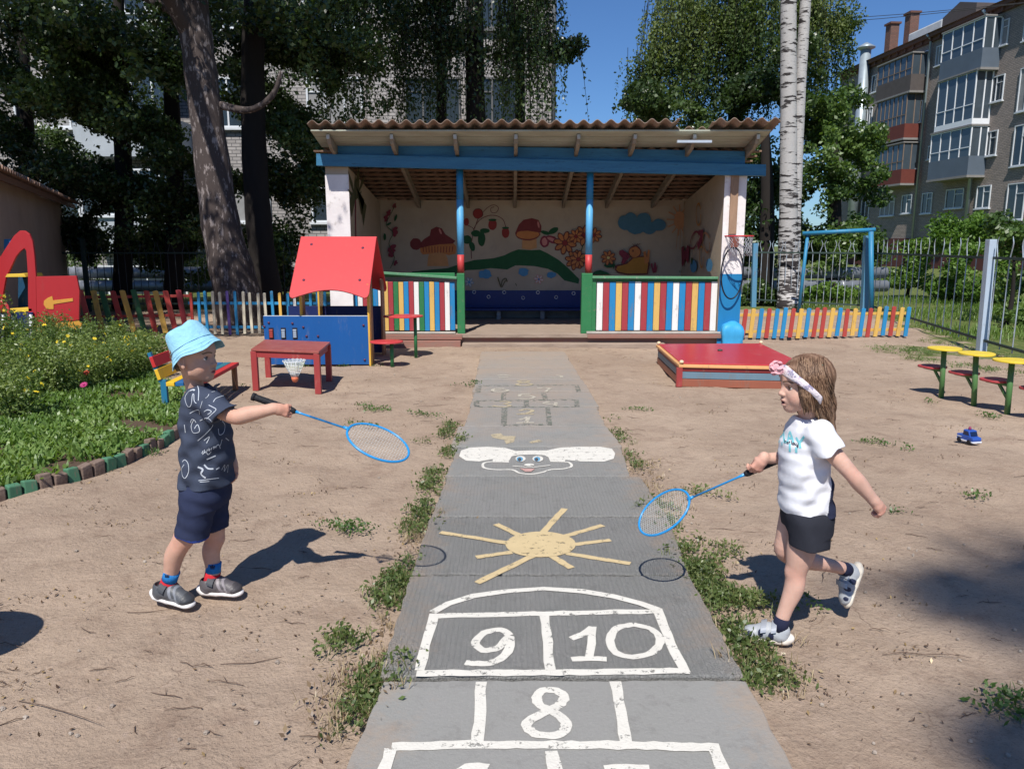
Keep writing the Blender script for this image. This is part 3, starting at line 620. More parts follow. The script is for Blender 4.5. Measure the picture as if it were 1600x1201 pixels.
mb = MB(); mb.box((P(600, 520, 10.99).x, 10.93, 0.185), (P(712, 520, 10.99).x, 10.985, 0.21)); PB(mb, 'sill_board', mat('pale_sill', (0.5, 0.46, 0.4), 0.8, ns=5, amt=.9), 0.003)
mb = MB(); mb.box((P(916, 520, 10.99).x, 10.93, 0.185), (P(1124, 520, 10.99).x, 10.985, 0.215)); PB(mb, 'sill_board', mat('pale_sill', (0.5, 0.46, 0.4), 0.8, ns=5, amt=.9), 0.003)
# bench and blue band at the back wall
navy = paint('bench_navy', (0.012, 0.03, 0.16), dirt=(0.02, 0.05, 0.2))
mb = MB(); mb.box((xl + 0.3, YB - 0.03, 0.36), (xr - .02, YB - 0.002, 0.66)); PB(mb, 'backboard', navy, 0.004)
mb = MB(); mb.box((xl + 0.3, YB - 0.36, 0.33), (xr - .02, YB - 0.04, 0.365)); PB(mb, 'bench_seat', navy, 0.004)
for xx in np.linspace(xl + .5, xr - .2, 7):
    mb = MB(); mb.box((xx, YB - .3, .178), (xx + .07, YB - .1, .33)); PB(mb, 'bench_leg', greywall)
mb = MB(); mb.box((xl + .02, YB - 0.02, 0.178), (xr - .02, YB - 0.001, 0.34)); PB(mb, 'skirting', greywall)
YM = YB - 0.033
zz7 = lambda x, y: (580 + x / 4.706, 300 + y / 4.706)
for x, y in ((757, 735), (863, 770), (978, 737), (1118, 778), (1226, 738), (1360, 773), (1488, 745)):
    mb = MB(); c = P(*zz7(x, y), YM); mb.tube([c + Vector((math.cos(a) * .028, 0, math.sin(a) * .028)) for a in np.linspace(0, 2 * math.pi, 13)[:-1]], .006, 5, closed=True); PB(mb, 'painted_ring', PC['w'])
# ---- mural
mc = dict(hill=(0.035, 0.115, 0.05), red=(0.30, 0.05, 0.045), orange=(0.58, 0.22, 0.08), cap=(0.22, 0.05, 0.05), stem=(0.60, 0.30, 0.13), blue=(0.10, 0.28, 0.46), cloud=(0.085, 0.20, 0.28), line=(0.16, 0.05, 0.045), dgreen=(0.03, 0.10, 0.045), brown=(0.50, 0.22, 0.06), duck=(0.50, 0.23, 0.05), pink=(0.62, 0.25, 0.22), sun=(0.50, 0.24, 0.12), skirt=(0.62, 0.56, 0.5), maroon=(0.26, 0.05, 0.07), yel=(0.75, 0.55, 0.2), grass=(0.10, 0.10, 0.05))
mm = {k: mat('mural_' + k, v, 0.85, ns=9, amt=0.5, bump=0.1, bs=25, spec=0.15) for k, v in mc.items()}
layer = [0]
def mural(name, items, ff=zz7, Y=YB):
    """items: ('p', colour, points) filled shape / ('l', colour, points, width) line"""
    mats = []; mb = MB()
    for it in items:
        layer[0] += 1; yy = Y - 0.002 - 0.0002 * layer[0]
        m_ = mm[it[1]]
        if m_ not in mats: mats.append(m_)
        pts = [P(*ff(x, y), yy) for x, y in it[2]]
        if it[0] == 'p': mb.poly(pts, mats.index(m_))
        else: ribbon(mb, pts, it[3], mats.index(m_), nrm=(0, -1, 0), smooth_n=4, jitter=0.1)
    return PB(mb, name, mats)
def E_(cx, cy, rx, ry, n=18, rot=0, j=0.05):
    o = []
    for k in range(n):
        a = 2 * math.pi * k / n; x = rx * math.cos(a) * (1 + random.uniform(-j, j)); y = ry * math.sin(a) * (1 + random.uniform(-j, j)); o.append((cx + x * math.cos(rot) - y * math.sin(rot), cy + x * math.sin(rot) + y * math.cos(rot)))
    return o
def flower(cx, cy, r, cp, cc, n=8, line='line'):
    it = []
    for k in range(n):
        a = 2 * math.pi * k / n + .2; ex, ey = cx + math.cos(a) * r * .62, cy + math.sin(a) * r * .62
        it += [('p', line, E_(ex, ey, r * .46, r * .27, 14, a)), ('p', cp, E_(ex, ey, r * .36, r * .18, 14, a))]
    return it + [('p', cc, E_(cx, cy, r * .22, r * .22))]
mural('painted_hill', [('p', 'hill', [(300, 585), (420, 572), (560, 560), (680, 520), (760, 500), (900, 487), (980, 465), (1030, 440), (1080, 422), (1180, 428), (1240, 424), (1300, 452), (1380, 500), (1450, 560), (1530, 640), (1525, 675), (1420, 650), (1370, 600), (1300, 565), (1200, 545), (1100, 540), (1060, 540), (1000, 570), (880, 560), (800, 570), (700, 575), (620, 605), (300, 605)])])
mural('painted_mushroom', [('p', 'stem', [(412, 545), (418, 480), (430, 440), (540, 440), (562, 490), (570, 545)]), ('p', 'orange', [(358, 410), (400, 395), (500, 385), (600, 370), (625, 400), (620, 455), (570, 465), (500, 440), (430, 455), (380, 460), (362, 440)]), ('p', 'cap', [(340, 395), (390, 345), (430, 320), (440, 275), (480, 255), (520, 268), (545, 310), (620, 360), (600, 380), (500, 385), (420, 398), (360, 412)])] + [('l', 'cap', [(380 + k * 22, 400), (385 + k * 21, 450 - abs(5 - k) * 2)], .012) for k in range(11)] + [('p', 'cap', E_(328, 382, 42, 44)), ('p', 'pink', E_(508, 290, 7, 22, rot=-.4))])
mural('painted_mushroom', [('p', 'stem', [(1108, 415), (1112, 340), (1215, 335), (1218, 410), (1165, 425)]), ('p', 'cap', E_(1150, 310, 92, 46)), ('p', 'orange', E_(1150, 308, 84, 38)), ('p', 'cap', [(1060, 300), (1085, 240), (1120, 205), (1180, 192), (1230, 205), (1252, 250), (1250, 300), (1200, 292), (1150, 285), (1100, 288)]), ('p', 'pink', E_(1230, 240, 7, 26, rot=-.2))])
mural('painted_strawberry_plant', [('l', 'line', [(738, 490), (735, 400), (745, 330), (760, 260), (800, 205), (860, 175), (920, 175), (970, 205), (990, 260)], .012), ('l', 'line', [(760, 270), (790, 190), (850, 120), (900, 95), (935, 115), (920, 150), (885, 150), (880, 120), (905, 110)], .010), ('l', 'line', [(700, 240), (740, 260), (760, 280)], .01), ('p', 'line', E_(785, 158, 38, 38)), ('p', 'red', E_(785, 160, 33, 34)), ('p', 'red', E_(892, 240, 32, 40)), ('p', 'red', E_(988, 298, 28, 40)), ('p', 'red', E_(700, 220, 20, 28)), ('p', 'dgreen', E_(892, 206, 30, 9)), ('p', 'dgreen', E_(988, 264, 26, 8)), ('p', 'dgreen', E_(812, 345, 28, 55)), ('p', 'dgreen', E_(770, 305, 36, 24)), ('p', 'dgreen', E_(835, 285, 36, 18)), ('p', 'dgreen', E_(705, 350, 34, 32)), ('p', 'dgreen', E_(742, 400, 20, 36, rot=-.3))])
mural('painted_flower', [('p', 'dgreen', E_(1340, 285, 40, 20, rot=-.5)), ('p', 'dgreen', E_(1280, 300, 34, 14, rot=.3)), ('p', 'maroon', E_(1275, 365, 34, 42)), ('p', 'pink', E_(1275, 365, 20, 30)), ('p', 'maroon', E_(1330, 350, 50, 26, rot=.4)), ('p', 'pink', E_(1330, 350, 38, 12, rot=.4))])
mural('painted_flower', flower(1425, 375, 82, 'orange', 'red')); mural('painted_flower', flower(1500, 500, 72, 'orange', 'red')); mural('painted_flower', flower(1565, 320, 74, 'orange', 'red')); mural('painted_flower', [('l', 'dgreen', [(1560, 380), (1545, 430), (1530, 470)], .012)])
for (cx, cy, r) in ((840, 605, 48), (1118, 588, 40), (1325, 610, 34)): mural('painted_flower', [('p', 'blue', E_(cx, cy, r, r * .7, 16, 0, .18))])
for (cx, cy) in ((720, 662), (1232, 642)): mural('painted_flower', flower(cx, cy, 34, 'skirt', 'blue', 6, 'blue' if cx < 800 else 'pink'))
mural('painted_snowdrop', [('l', 'grass', [(955, 700), (940, 660), (930, 625)], .02), ('l', 'grass', [(955, 700), (965, 650), (990, 635), (1000, 660)], .016), ('l', 'grass', [(962, 700), (985, 655), (1000, 650)], .012), ('l', 'grass', [(1060, 670), (1070, 690)], .012)])
it = []
for (cx, cy, r) in ((110, 190, 34), (170, 290, 46), (150, 430, 58), (130, 150, 26), (170, 100, 22), (180, 520, 24)): it += [('p', 'maroon', E_(cx + random.uniform(-8, 8), cy + r * .5 * math.sin(k * 2.1), r * .5, r * .28, 10, k * 1.3, .15)) for k in range(5)]
it += [('l', 'dgreen', [(140, 560), (170, 480), (130, 380), (160, 300), (110, 240), (150, 150), (180, 90)], .01), ('p', 'dgreen', E_(100, 330, 10, 26)), ('p', 'dgreen', E_(180, 190, 9, 26, rot=.3)), ('p', 'dgreen', E_(130, 235, 8, 20, rot=1))]
mural('painted_vine', it)
zz8 = lambda x, y: (900 + x / 5.333, 300 + y / 5.333)
mural('painted_cloud', [('p', 'cloud', E_(410, 255, 62, 62)), ('p', 'cloud', E_(455, 230, 55, 58)), ('p', 'cloud', E_(565, 235, 62, 62)), ('p', 'cloud', E_(500, 300, 75, 52)), ('p', 'cloud', E_(610, 300, 62, 52)), ('p', 'cloud', E_(690, 275, 58, 50))], zz8)
mural('painted_sun', [('p', 'sun', E_(865, 235, 48, 75))] + [('l', 'sun', [(865 + math.cos(a) * 45, 235 + math.sin(a) * 70), (865 + math.cos(a) * 110, 235 + math.sin(a) * 130)], .02) for a in np.linspace(.2, 6.2, 13)] + [('l', 'sun', [(860 + q, 300), (850 + 1.6 * q, 480)], .008) for q in (-10, 10, 30)], zz8)
for fa in ((0, 370, 60), (150, 360, 62), (20, 560, 70)): mural('painted_flower', flower(*fa, 'orange', 'red'), zz8)
mural('painted_flower', [('p', 'dgreen', E_(280, 610, 46, 22)), ('l', 'dgreen', [(315, 640), (318, 570)], .015)] + flower(270, 548, 60, 'orange', 'yel', 8), zz8)
mural('painted_duckling', [('p', 'line', [(325, 650), (330, 610), (420, 590), (480, 535), (590, 530), (615, 600), (600, 685), (430, 690), (350, 675)]), ('p', 'duck', [(335, 645), (345, 620), (425, 600), (485, 545), (580, 540), (602, 600), (590, 675), (430, 680), (355, 665)]), ('p', 'line', E_(490, 500, 54, 52)), ('p', 'orange', E_(490, 500, 46, 44)), ('p', 'maroon', [(360, 490), (390, 480), (430, 510), (450, 540), (400, 600), (375, 590), (390, 550), (360, 520)]), ('p', 'orange', [(575, 600), (560, 500), (580, 490), (590, 545), (600, 480), (615, 485), (610, 580)]), ('p', 'line', E_(475, 490, 7, 10))] + [('l', 'line', [(490, 455), (470 + 22 * k, 430)], .008) for k in range(4)], zz8)
mural('painted_tulip', [('p', 'maroon', [(640, 675), (620, 600), (635, 590), (645, 640), (655, 580), (665, 590), (670, 630), (680, 600), (670, 670)])], zz8)
mural('painted_grass', [('p', 'hill', [(130, 690), (160, 660), (200, 650), (260, 670), (290, 690)])], zz8)
# right inner wall paintings, on the wall plane x = xr
def W(px, py, X=None, dx=0):
    d = ray(px, py); X = (xr if X is None else X) - dx; t = X / d[0]; return Vector((X, d[1] * t, H + d[2] * t))
def wmural(name, items):
    mats = []; mb = MB()
    for it in items:
        layer[0] += 1; m_ = mm[it[1]]
        if m_ not in mats: mats.append(m_)
        pts = [W(*zz8(x, y), dx=0.002 + 0.0002 * layer[0] * .5) for x, y in it[2]]
        if it[0] == 'p': mb.poly(pts, mats.index(m_))
        else: ribbon(mb, pts, it[3], mats.index(m_), nrm=(1, 0, 0), smooth_n=4)
    return PB(mb, name, mats)
for it_ in ([('l', 'brown', E_(1020, 185, 20, 90, 14) , .03)], [('l', 'maroon', E_(985, 400, 28, 75, 14, rot=.3), .03), ('p', 'maroon', [(1000, 330), (1060, 310), (1055, 400), (1015, 490), (1010, 430), (1035, 370)])], [('l', 'sun', E_(1085, 420, 28, 80, 14, rot=-.1), .03)], [('l', 'brown', E_(1045, 540, 16, 90, 14), .03)]): wmural('painted_petal', it_)
wmural('painted_flower', [('p', 'maroon', [(880, 600), (878, 460), (900, 450), (905, 500), (930, 440), (945, 460), (935, 600), (910, 560), (890, 625)])])
wmural('painted_vase', [('p', 'blue', E_(978, 620, 28, 52)), ('p', 'dgreen', E_(965, 575, 8, 30))]); wmural('painted_vase', [('p', 'blue', E_(1110, 610, 28, 55))]); wmural('painted_leaf', [('p', 'hill', E_(835, 610, 14, 50)), ('p', 'hill', E_(848, 660, 18, 24))])
# left inner wall: sunflower-like plant
mb = MB()
zz2 = lambda x, y: (450 + x / 3.0025, 180 + y / 3.0025)
def WL(x, y, o=0): return W(*zz2(x, y), X=xl, dx=-0.003 - o)
for k in range(16):
    a = random.uniform(-2.6, -.5); r = random.uniform(60, 170); cx, cy = 318, 400
    pts = [(cx, cy), (cx + math.cos(a) * r * .6 * .5 + 6, cy + math.sin(a) * r * .6), (cx + math.cos(a) * r * .5, cy + math.sin(a) * r), (cx + math.cos(a) * r * .6 * .5 - 6, cy + math.sin(a) * r * .6)]
    mb.poly([WL(x, y, .0003 * k) for x, y in pts])
for x2, y2 in ((300, 480), (355, 520), (290, 330), (345, 470)): mb.poly([WL(318, 330, .006), WL(x2 - 12, (330 + y2) / 2, .006), WL(x2, y2, .006), WL(x2 + 14, (330 + y2) / 2, .006)])
ribbon(mb, [WL(318, 400, .007), WL(318, 520, .007), WL(320, 600, .007)], .06, 1, nrm=(1, 0, 0)); PB(mb, 'painted_palm', [mm['grass'], mm['maroon']])
# low blue painted stone at the pillar foot
s = bmesh.new(); bmesh.ops.create_icosphere(s, subdivisions=3, radius=1)
for v in s.verts: 
    n_ = 1 + 0.12 * math.sin(v.co.x * 4 + 1) * math.cos(v.co.y * 5) + .06 * math.sin(v.co.z * 7); v.co = Vector((max(-.72, min(.72, v.co.x)) * .2 * n_, max(-.7, min(.7, v.co.y)) * .2 * n_, max(-.8, min(.72, v.co.z)) * .26 * n_))
me = bpy.data.meshes.new('painted_stone'); s.to_mesh(me); s.free(); me.materials.append(paint('stone_blue', (0.05, 0.36, 0.66), dirt=(0.02, .2, .45), bump=.5)); o = bpy.data.objects.new('painted_stone', me); C.objects.link(o)
q = G(1140, 541); o.location = (q.x, q.y - .02, 0.16); tag(o, 'bright blue painted stone block at the foot of the blue and white pillar', 'stone')
for p_ in me.polygons: p_.use_smooth = True

# ================================================================== BASKETBALL HOOP, HULA HOOP
hoop = empty('basketball_hoop', P(1150, 368, YC - .03), label='red basketball ring with torn net on a wooden board on the pavilion pillar', cat='basketball hoop')
ho = hoop.location.copy()
def HB(mb, name, m, **k): o = mb.build(name, m, hoop, loc=(0, 0, 0), **k); o.location = -ho; return o
mb = MB(); mb.box((P(1142, 300, 10.9).x, 10.90, P(1145, 366, 10.9).z), (P(1154, 300, 10.9).x, 10.932, P(1150, 256, 10.9).z)); HB(mb, 'board', mat('bare_plank', (0.36, 0.23, 0.15), .8, ns=4, amt=.9, stretch=(5, 5, 1), bump=.2, bs=20), bevel=.004)
rc = P(1155, 369, 10.68); rr_ = 0.19
mb = MB(); mb.tube([rc + Vector((math.cos(a) * rr_, math.sin(a) * rr_, 0)) for a in np.linspace(0, 2 * math.pi, 33)[:-1]], 0.010, 8, closed=True); HB(mb, 'ring', paint('ring_red', (0.55, 0.03, 0.04)))
mb = MB(); mb.box((P(1140, 372, 10.88).x, 10.80, P(1145, 386, 10.88).z), (P(1152, 372, 10.88).x, 10.90, P(1145, 371, 10.88).z)); mb.bar((rc.x - .07, 10.86, rc.z), (rc.x - .05, 10.85, rc.z), .1, .02); HB(mb, 'bracket', paint('bracket_brown', (.2, .07, .05)))
mb = MB()
for k in range(12):
    a = 2 * math.pi * k / 12; p0 = rc + Vector((math.cos(a) * rr_, math.sin(a) * rr_, 0)); q = []
    tilt_ = Vector((.12, .03, 0))
    for j in range(6):
        t = j / 5; aa = a + (.26 if j % 2 else 0); r = rr_ * (1 - .35 * t); q.append(rc + Vector((math.cos(aa) * r, math.sin(aa) * r, -.27 * t)) + tilt_ * t * t * 0.6)
    mb.tube(q, .0035, 4); aa = -1; 
    q2 = [rc + Vector((math.cos(a + (.26 if j % 2 == 0 else 0) * (j > 0)) * rr_ * (1 - .35 * j / 5), math.sin(a + (.26 if j % 2 == 0 else 0) * (j > 0)) * rr_ * (1 - .35 * j / 5), -.27 * j / 5)) + tilt_ * (j / 5) ** 2 * .6 for j in range(6)]
    mb.tube(q2, .0035, 4)
HB(mb, 'net', mat('net_cord', (0.55, 0.55, 0.6), .8))
hc = P(1144, 427, 10.83); mb = MB(); mb.tube([hc + Vector((math.cos(a) * .17, .05 * math.cos(a), math.sin(a) * .36)) for a in np.linspace(0, 2 * math.pi, 41)[:-1]], .011, 8, closed=True)
mb.build('hanging_hoop', mat('black_tube', (0.012, 0.014, 0.02), .5), label='dark oval hoop hanging below the red basketball ring on the pillar', cat='hoop')

# ================================================================== PICKET FENCES
def picket_fence(name, label, pa, pb, cols, h, railc, w_=0.075, group=None, lean=0.0, railz=(0.12, 0.38), gap=None, skew=.02, tops=None):
    pa = Vector(pa); pb = Vector(pb); root = empty(name, pa, label=label, cat='picket fence', group=group); n = len(cols); d = (pb - pa)
    for z in railz:
        mb = MB(); mb.bar(Vector((0, 0, z)), d + Vector((0, 0, z)), 0.025, 0.045); mb.build('rail', railc, root, loc=(0, 0, 0), bevel=.003)
    per = Vector((d.y, -d.x, 0)).normalized() * 0.024
    for i, c in enumerate(cols):
        p = d * ((i + .5) / n) + per; a = random.uniform(-skew, skew) + lean; hh = h + random.uniform(-.02, .02); mb = MB()
        z0 = 0.02 + random.uniform(-.015, .015); u = d.normalized()
        q = [p - u * w_ / 2 + Vector((0, 0, z0)), p + u * w_ / 2 + Vector((0, 0, z0)), p + u * (w_ / 2 + a * hh * 1.0) + Vector((0, 0, hh)), p + u * (a * hh) + Vector((0, 0, hh + .012)), p - u * (w_ / 2 - a * hh) + Vector((0, 0, hh))]
        mb.prism(q, per * 0.9); mb.build('picket', PC[c], root, loc=(0, 0, 0), bevel=.003)
    return root
cm = dict(r='r', y='y', b='b')
PC['s'] = paint('picket_sky', (0.03, 0.25, 0.50), col2=(0.02, .14, .3)); PC['t'] = paint('picket_red', (0.42, 0.06, 0.05), dirt_amt=.5); PC['o'] = paint('picket_yellow', (0.68, 0.42, 0.10), dirt_amt=.5)
PC['m'] = paint('picket_cream', (0.62, 0.58, 0.46)); PC['p'] = paint('picket_purple', (0.12, 0.08, 0.3)); PC['e'] = paint('picket_dark_green', (0.04, 0.14, 0.06)); PC['k'] = paint('picket_salmon', (0.6, 0.1, 0.08)); PC['a'] = paint('picket_grey', (.33, .33, .32))
pa = G(1152, 530); pb = G(1418, 526); pa.y = 11.75; pa.x = P(1152, 530, 11.75).x; 
picket_fence('picket_fence', 'low picket fence of red, yellow and blue slats right of the pavilion', pa, pb, 'tostsstosttostostostos'[:22], 0.47, PC['o'], lean=.07, w_=.066)
picket_fence('picket_fence', 'shaded fence of leaning red, yellow and green boards under the trees at left', G(120, 524), G(300, 520), 'ekoetoetotr'[:11], 0.72, PC['t'], w_=.085, lean=-.14, railz=(.3, .62), skew=.04)
picket_fence('picket_fence', 'blue fence with white and yellow slats between the big trunk and the playhouse', G(298, 523), G(600, 523) + Vector((0, -.1, 0)), 'tssmmpsmmmmsoswosssosstsyb', 0.70, PC['s'], w_=.045, railz=(.13, .52))
# ================================================================== PLAYHOUSE
redp = paint('playhouse_red', (0.55, 0.055, 0.06), 0.38, col2=(0.48, 0.05, 0.055), dirt_amt=0.08, bump=0.05)
bluep = paint('playhouse_blue', (0.012, 0.09, 0.30), 0.4, col2=(0.01, 0.075, 0.25), dirt=(0.25, 0.22, 0.2), dirt_amt=0.25, ns=2)
yelp = paint('edge_yellow', (0.72, 0.42, 0.06), 0.45); brn = paint('brown_board', (0.26, 0.12, 0.06), 0.5); navyp = paint('deep_navy', (0.01, 0.02, 0.10), 0.5)
bolt = mat('bolt_cap', (0.10, 0.03, 0.07), 0.4)
ph = empty('playhouse', G(500, 572), label='small playhouse with a red pitched roof and blue front panel beside the pavilion', cat='playhouse'); pho = ph.location.copy()
def part(root, mb, name, m, bevel=0.0, parent=None, **k):
    """a part given in world coordinates under a root that is only translated"""
    o = mb.build(name, m, parent or root, loc=(0, 0, 0), bevel=bevel, **k); o.location = -root.location if parent is None else (0, 0, 0); return o
Yp = 9.1
yf_, yr_, yb_ = 8.95, 9.62, 10.29
TL, TR = P(472, 371, yr_), P(591, 370, yr_); BL, BR = P(450, 466, yf_), P(574, 472, yf_)
def roofpanel(y0, y1, X0, X1, zt, zb):
    pts = []; nrm = Vector((0, -(zt - zb), (y0 - y1) * -1 if y1 > y0 else (y1 - y0) * -1))
    def q(u, v): return Vector((X0 + (X1 - X0) * u, y0 + (y1 - y0) * v, zb + (zt - zb) * v))
    pts = [q(0, 1), q(1, 1), q(1.0, .06), q(.985, .01), q(.95, -.01)] + [q(.95 - .9 * t, -.01 + .13 * math.sin(math.pi * t)) for t in np.linspace(.1, .9, 9)] + [q(.05, -.01), q(.015, .01), q(0, .06)]
    return pts
z_t, z_b = TL.z, BL.z
X0r, X1r = (TL.x + BL.x) / 2, (TR.x + BR.x) / 2
f_n = Vector((0, -(z_t - z_b), yr_ - yf_)).normalized() * 0.018; b_n = Vector((0, (z_t - z_b), yr_ - yf_)).normalized() * 0.018
mb = MB(); mb.prism(roofpanel(yf_, yr_ - 0.004, X0r, X1r, z_t, z_b), f_n); rp = part(ph, mb, 'roof', redp, 0.003)
mb = MB(); mb.prism(roofpanel(yb_, yr_ + 0.004, X0r, X1r, z_t, z_b), b_n); part(ph, mb, 'roof', redp, 0.003)
for u, v in ((.16, .86), (.84, .80), (.15, .27), (.86, .27)):
    mb = MB(); c = Vector((X0r + (X1r - X0r) * u, yf_ + (yr_ - yf_) * v, z_b + (z_t - z_b) * v)) + f_n; mb.tube([c, c + f_n * .35], .016, 12); part(ph, mb, 'roof_bolt', bolt)
a, b_ = P(411, 494, Yp), P(575, 495, Yp)
mb = MB(); mb.box((a.x, Yp, 0.02), (b_.x, Yp + .02, a.z)); fp = part(ph, mb, 'front_panel', bluep, .003)
mb = MB(); mb.box((a.x + .005, Yp - .001, a.z + .001), (b_.x, Yp + .021, a.z + .007)); part(ph, mb, 'panel_edge', mat('pale_edge', (.6, .66, .72), .6))
for x, y in ((413, 510), (420, 504), (457, 505), (474, 511), (479, 525), (497, 525), (568, 508), (570, 562), (475, 563), (416, 562)):
    mb = MB(); c = P(x, y, Yp); mb.tube([c, c - Vector((0, .01, 0))], .014, 10); part(ph, mb, 'panel_bolt', bolt)
for x in (424, 443, 461):
    mb = MB(); c = P(x, 521, Yp - .002); mb.box((c.x - .03, Yp - .004, c.z - .07), (c.x + .03, Yp - .002, c.z + .07)); part(ph, mb, 'slot', mat('slot_dark', (.02, .015, .02), .8))
    mb = MB(); mb.box((c.x - .02, Yp - .02, c.z - .05), (c.x + .02, Yp - .004, c.z + .03)); mb.tube([(c.x - .022, Yp - .012, c.z + .04), (c.x + .022, Yp - .012, c.z + .04)], .012, 8); part(ph, mb, 'slider', mat('slider_grey' if x != 424 else 'slider_red', (.3, .35, .42) if x != 424 else (.35, .05, .04), .5), .003)
mb = MB(); mb.box((a.x, yb_ - .15, 0.02), (b_.x, yb_ - .13, P(500, 478, yb_ - .15).z)); part(ph, mb, 'back_panel', navyp, .003)
for X, s in ((b_.x + .012, 1), (P(468, 470, Yp).x, -1)):
    zt_ = z_b + .06
    mb = MB(); mb.box((X - .011, Yp + (-.03 if s > 0 else .025), 0), (X + .011, Yp + .085, zt_ + .1)); part(ph, mb, 'post', [yelp]); mb = MB(); mb.box((X - .012, Yp + .087, 0), (X + .012, Yp + .2, zt_ + .2)); part(ph, mb, 'post', brn, .002)
    mb = MB(); mb.box((X - .011, yb_ - .30, 0), (X + .011, yb_ - .10, zt_ + .12)); part(ph, mb, 'post', yelp if s < 0 else brn, .002)
# little round tables on posts
def post_table(label, name, cat, px, py, ptx, pty, rx, ry, r=.022):
    g = G(px, py); zt = P(px, pty, g.y).z; root = empty(name, g, label=label, cat=cat); c = Vector((P(ptx, pty, g.y).x - g.x, 0, zt))
    mb = MB(); mb.lathe([(1, 0), (1, .018)], n=32); mb.v = [(v[0] * rx + c.x, v[1] * ry, v[2] + zt) for v in mb.v]; mb.build('top', redp, root, bevel=.003, loc=(0, 0, 0))
    mb = MB(); mb.tube([(0, 0, -.02), (0, 0, zt)], r, 14); mb.build('leg', green, root, loc=(0, 0, 0))
post_table('higher round red table on a green post right of the playhouse', 'round_table', 'table', 650, 557, 630, 495, .26, .22)
post_table('lower round red stool on a green post at the playhouse corner', 'stool', 'stool', 613, 573, 604, 535, .20, .17)

# ================================================================== RED TABLE
redt = paint('table_red', (0.33, 0.045, 0.045), 0.45, col2=(.26, .05, .045), dirt=(.42, .2, .16), dirt_amt=.3)
g0 = G(403, 609); zt = P(392, 545, g0.y).z
tb = empty('table', g0, label='low red wooden table with four legs in front of the blue playhouse panel', cat='table')
tops = [G(x, y, zt) for x, y in ((392, 545), (498, 549), (516, 534), (414, 530))]
mb = MB(); mb.prism([p - Vector((0, 0, .022)) for p in tops], (0, 0, .022)); part(tb, mb, 'table_top', mat('table_top_red', (.36, .11, .09), .35, col2=(.28, .07, .06), ns=5, amt=.9, bump=.1, bs=25, dirt=(.45, .3, .25), dirt_amt=.4), .004)
cn = sum(tops, Vector()) / 4; ins = [cn + (p - cn) * .93 for p in tops]; ins = [Vector((p.x, p.y, 0)) for p in ins]
for i in range(4):
    mb = MB(); mb.bar(ins[i] + Vector((0, 0, zt - .055)), ins[(i + 1) % 4] + Vector((0, 0, zt - .055)), .02, .06); part(tb, mb, 'apron', redt, .002)
    mb = MB(); mb.box((ins[i].x - .03, ins[i].y - .025, -.01), (ins[i].x + .03, ins[i].y + .025, zt - .024)); part(tb, mb, 'leg', redt, .004)

# ================================================================== COLOURFUL BENCH
zs = .28; A = G(316, 597, zs); B = G(374, 566, zs); u = (B - A); Lb = u.length; u.normalize(); v = Vector((-u.y, u.x, 0))
bn = empty('bench', (A.x, A.y, 0), label='wooden bench with rainbow slats and backrest half hidden behind the boy', cat='bench'); 
cols = [(.50, .04, .04), (.04, .17, .22), (.02, .12, .30), (.80, .48, .03)]
for k, c in enumerate(cols):
    mb = MB(); o_ = A + v * (.039 + k * .078); mb.bar(o_ - Vector((0, 0, .015)), o_ + u * Lb - Vector((0, 0, .015)), .071, .035); part(bn, mb, 'seat_slat', paint('bench_c%d' % k, c, dirt_amt=.1), .004)
bb = A + v * .315
for k, (c, h_) in enumerate((((.80, .48, .03), .09), ((.55, .03, .03), .20))):
    o_ = bb + v * (.03 + h_ * .3) + Vector((0, 0, zs + h_ - .02)); o_.z = zs + h_ - .02; mb = MB(); mb.bar(o_, o_ + u * Lb, .03, .095, up=(v * .28 + Vector((0, 0, 1))).normalized()); part(bn, mb, 'back_slat', paint('bench_b%d' % k, c, dirt_amt=.1), .004)
for t in (.03, Lb - .1):
    mb = MB(); o_ = bb + u * t + v * .02; o_.z = 0; mb.bar(o_, o_ + Vector((0, 0, .3)), .04, .05, up=v); mb.bar(o_ + Vector((0, 0, .28)) + v * .02, o_ + Vector((0, 0, .54)) + v * .10, .04, .03, up=v); part(bn, mb, 'back_leg', paint('bench_leg_blue', (.02, .16, .28)), .003)
    mb = MB(); o_ = A + u * (t + .08) + v * .05; mb.bar((o_.x, o_.y, 0), (o_.x, o_.y, zs - .035), .045, .045); part(bn, mb, 'leg', brn, .003)

# ================================================================== SANDBOX
zt = P(1062, 569, G(1062, 604).y).z
sb = empty('sandbox', G(1062, 604), label='low wooden sandbox closed with a red lid with yellow edging', cat='sandbox')
cr = [G(1062, 569, zt), G(1246, 573, zt), G(1190, 537, zt), G(1026, 538, zt)]
cr = [cr[0], cr[1], G(1252, 566, zt), cr[2], cr[3]]
cn = sum(cr, Vector()) / 5
lidred = paint('lid_red', (0.46, 0.03, 0.045), 0.35, dirt=(.6, .35, .3), dirt_amt=.3, ns=3, col2=(.38, .03, .04))
def inset(k, z): return [Vector((cn.x + (p.x - cn.x) * k, cn.y + (p.y - cn.y) * k, z)) for p in cr]
for (k, za, zb_, nm, m_) in ((.985, 0, zt * .34, 'side_board', paint('sand_brown', (.30, .10, .06))), (.98, zt * .36, zt * .66, 'side_board', paint('sand_greyblue', (.14, .22, .28))), (.985, zt * .68, zt - .035, 'side_board', paint('sand_darkred', (.22, .03, .03)))):
    mb = MB(); mb.prism(inset(k, za), (0, 0, zb_ - za)); part(sb, mb, nm, m_, .004)
mb = MB(); mb.prism(inset(1.01, zt - .033), (0, 0, .028)); part(sb, mb, 'lid_edge', paint('lid_yellow', (.70, .38, .16), col2=(.6, .3, .12)), .004)
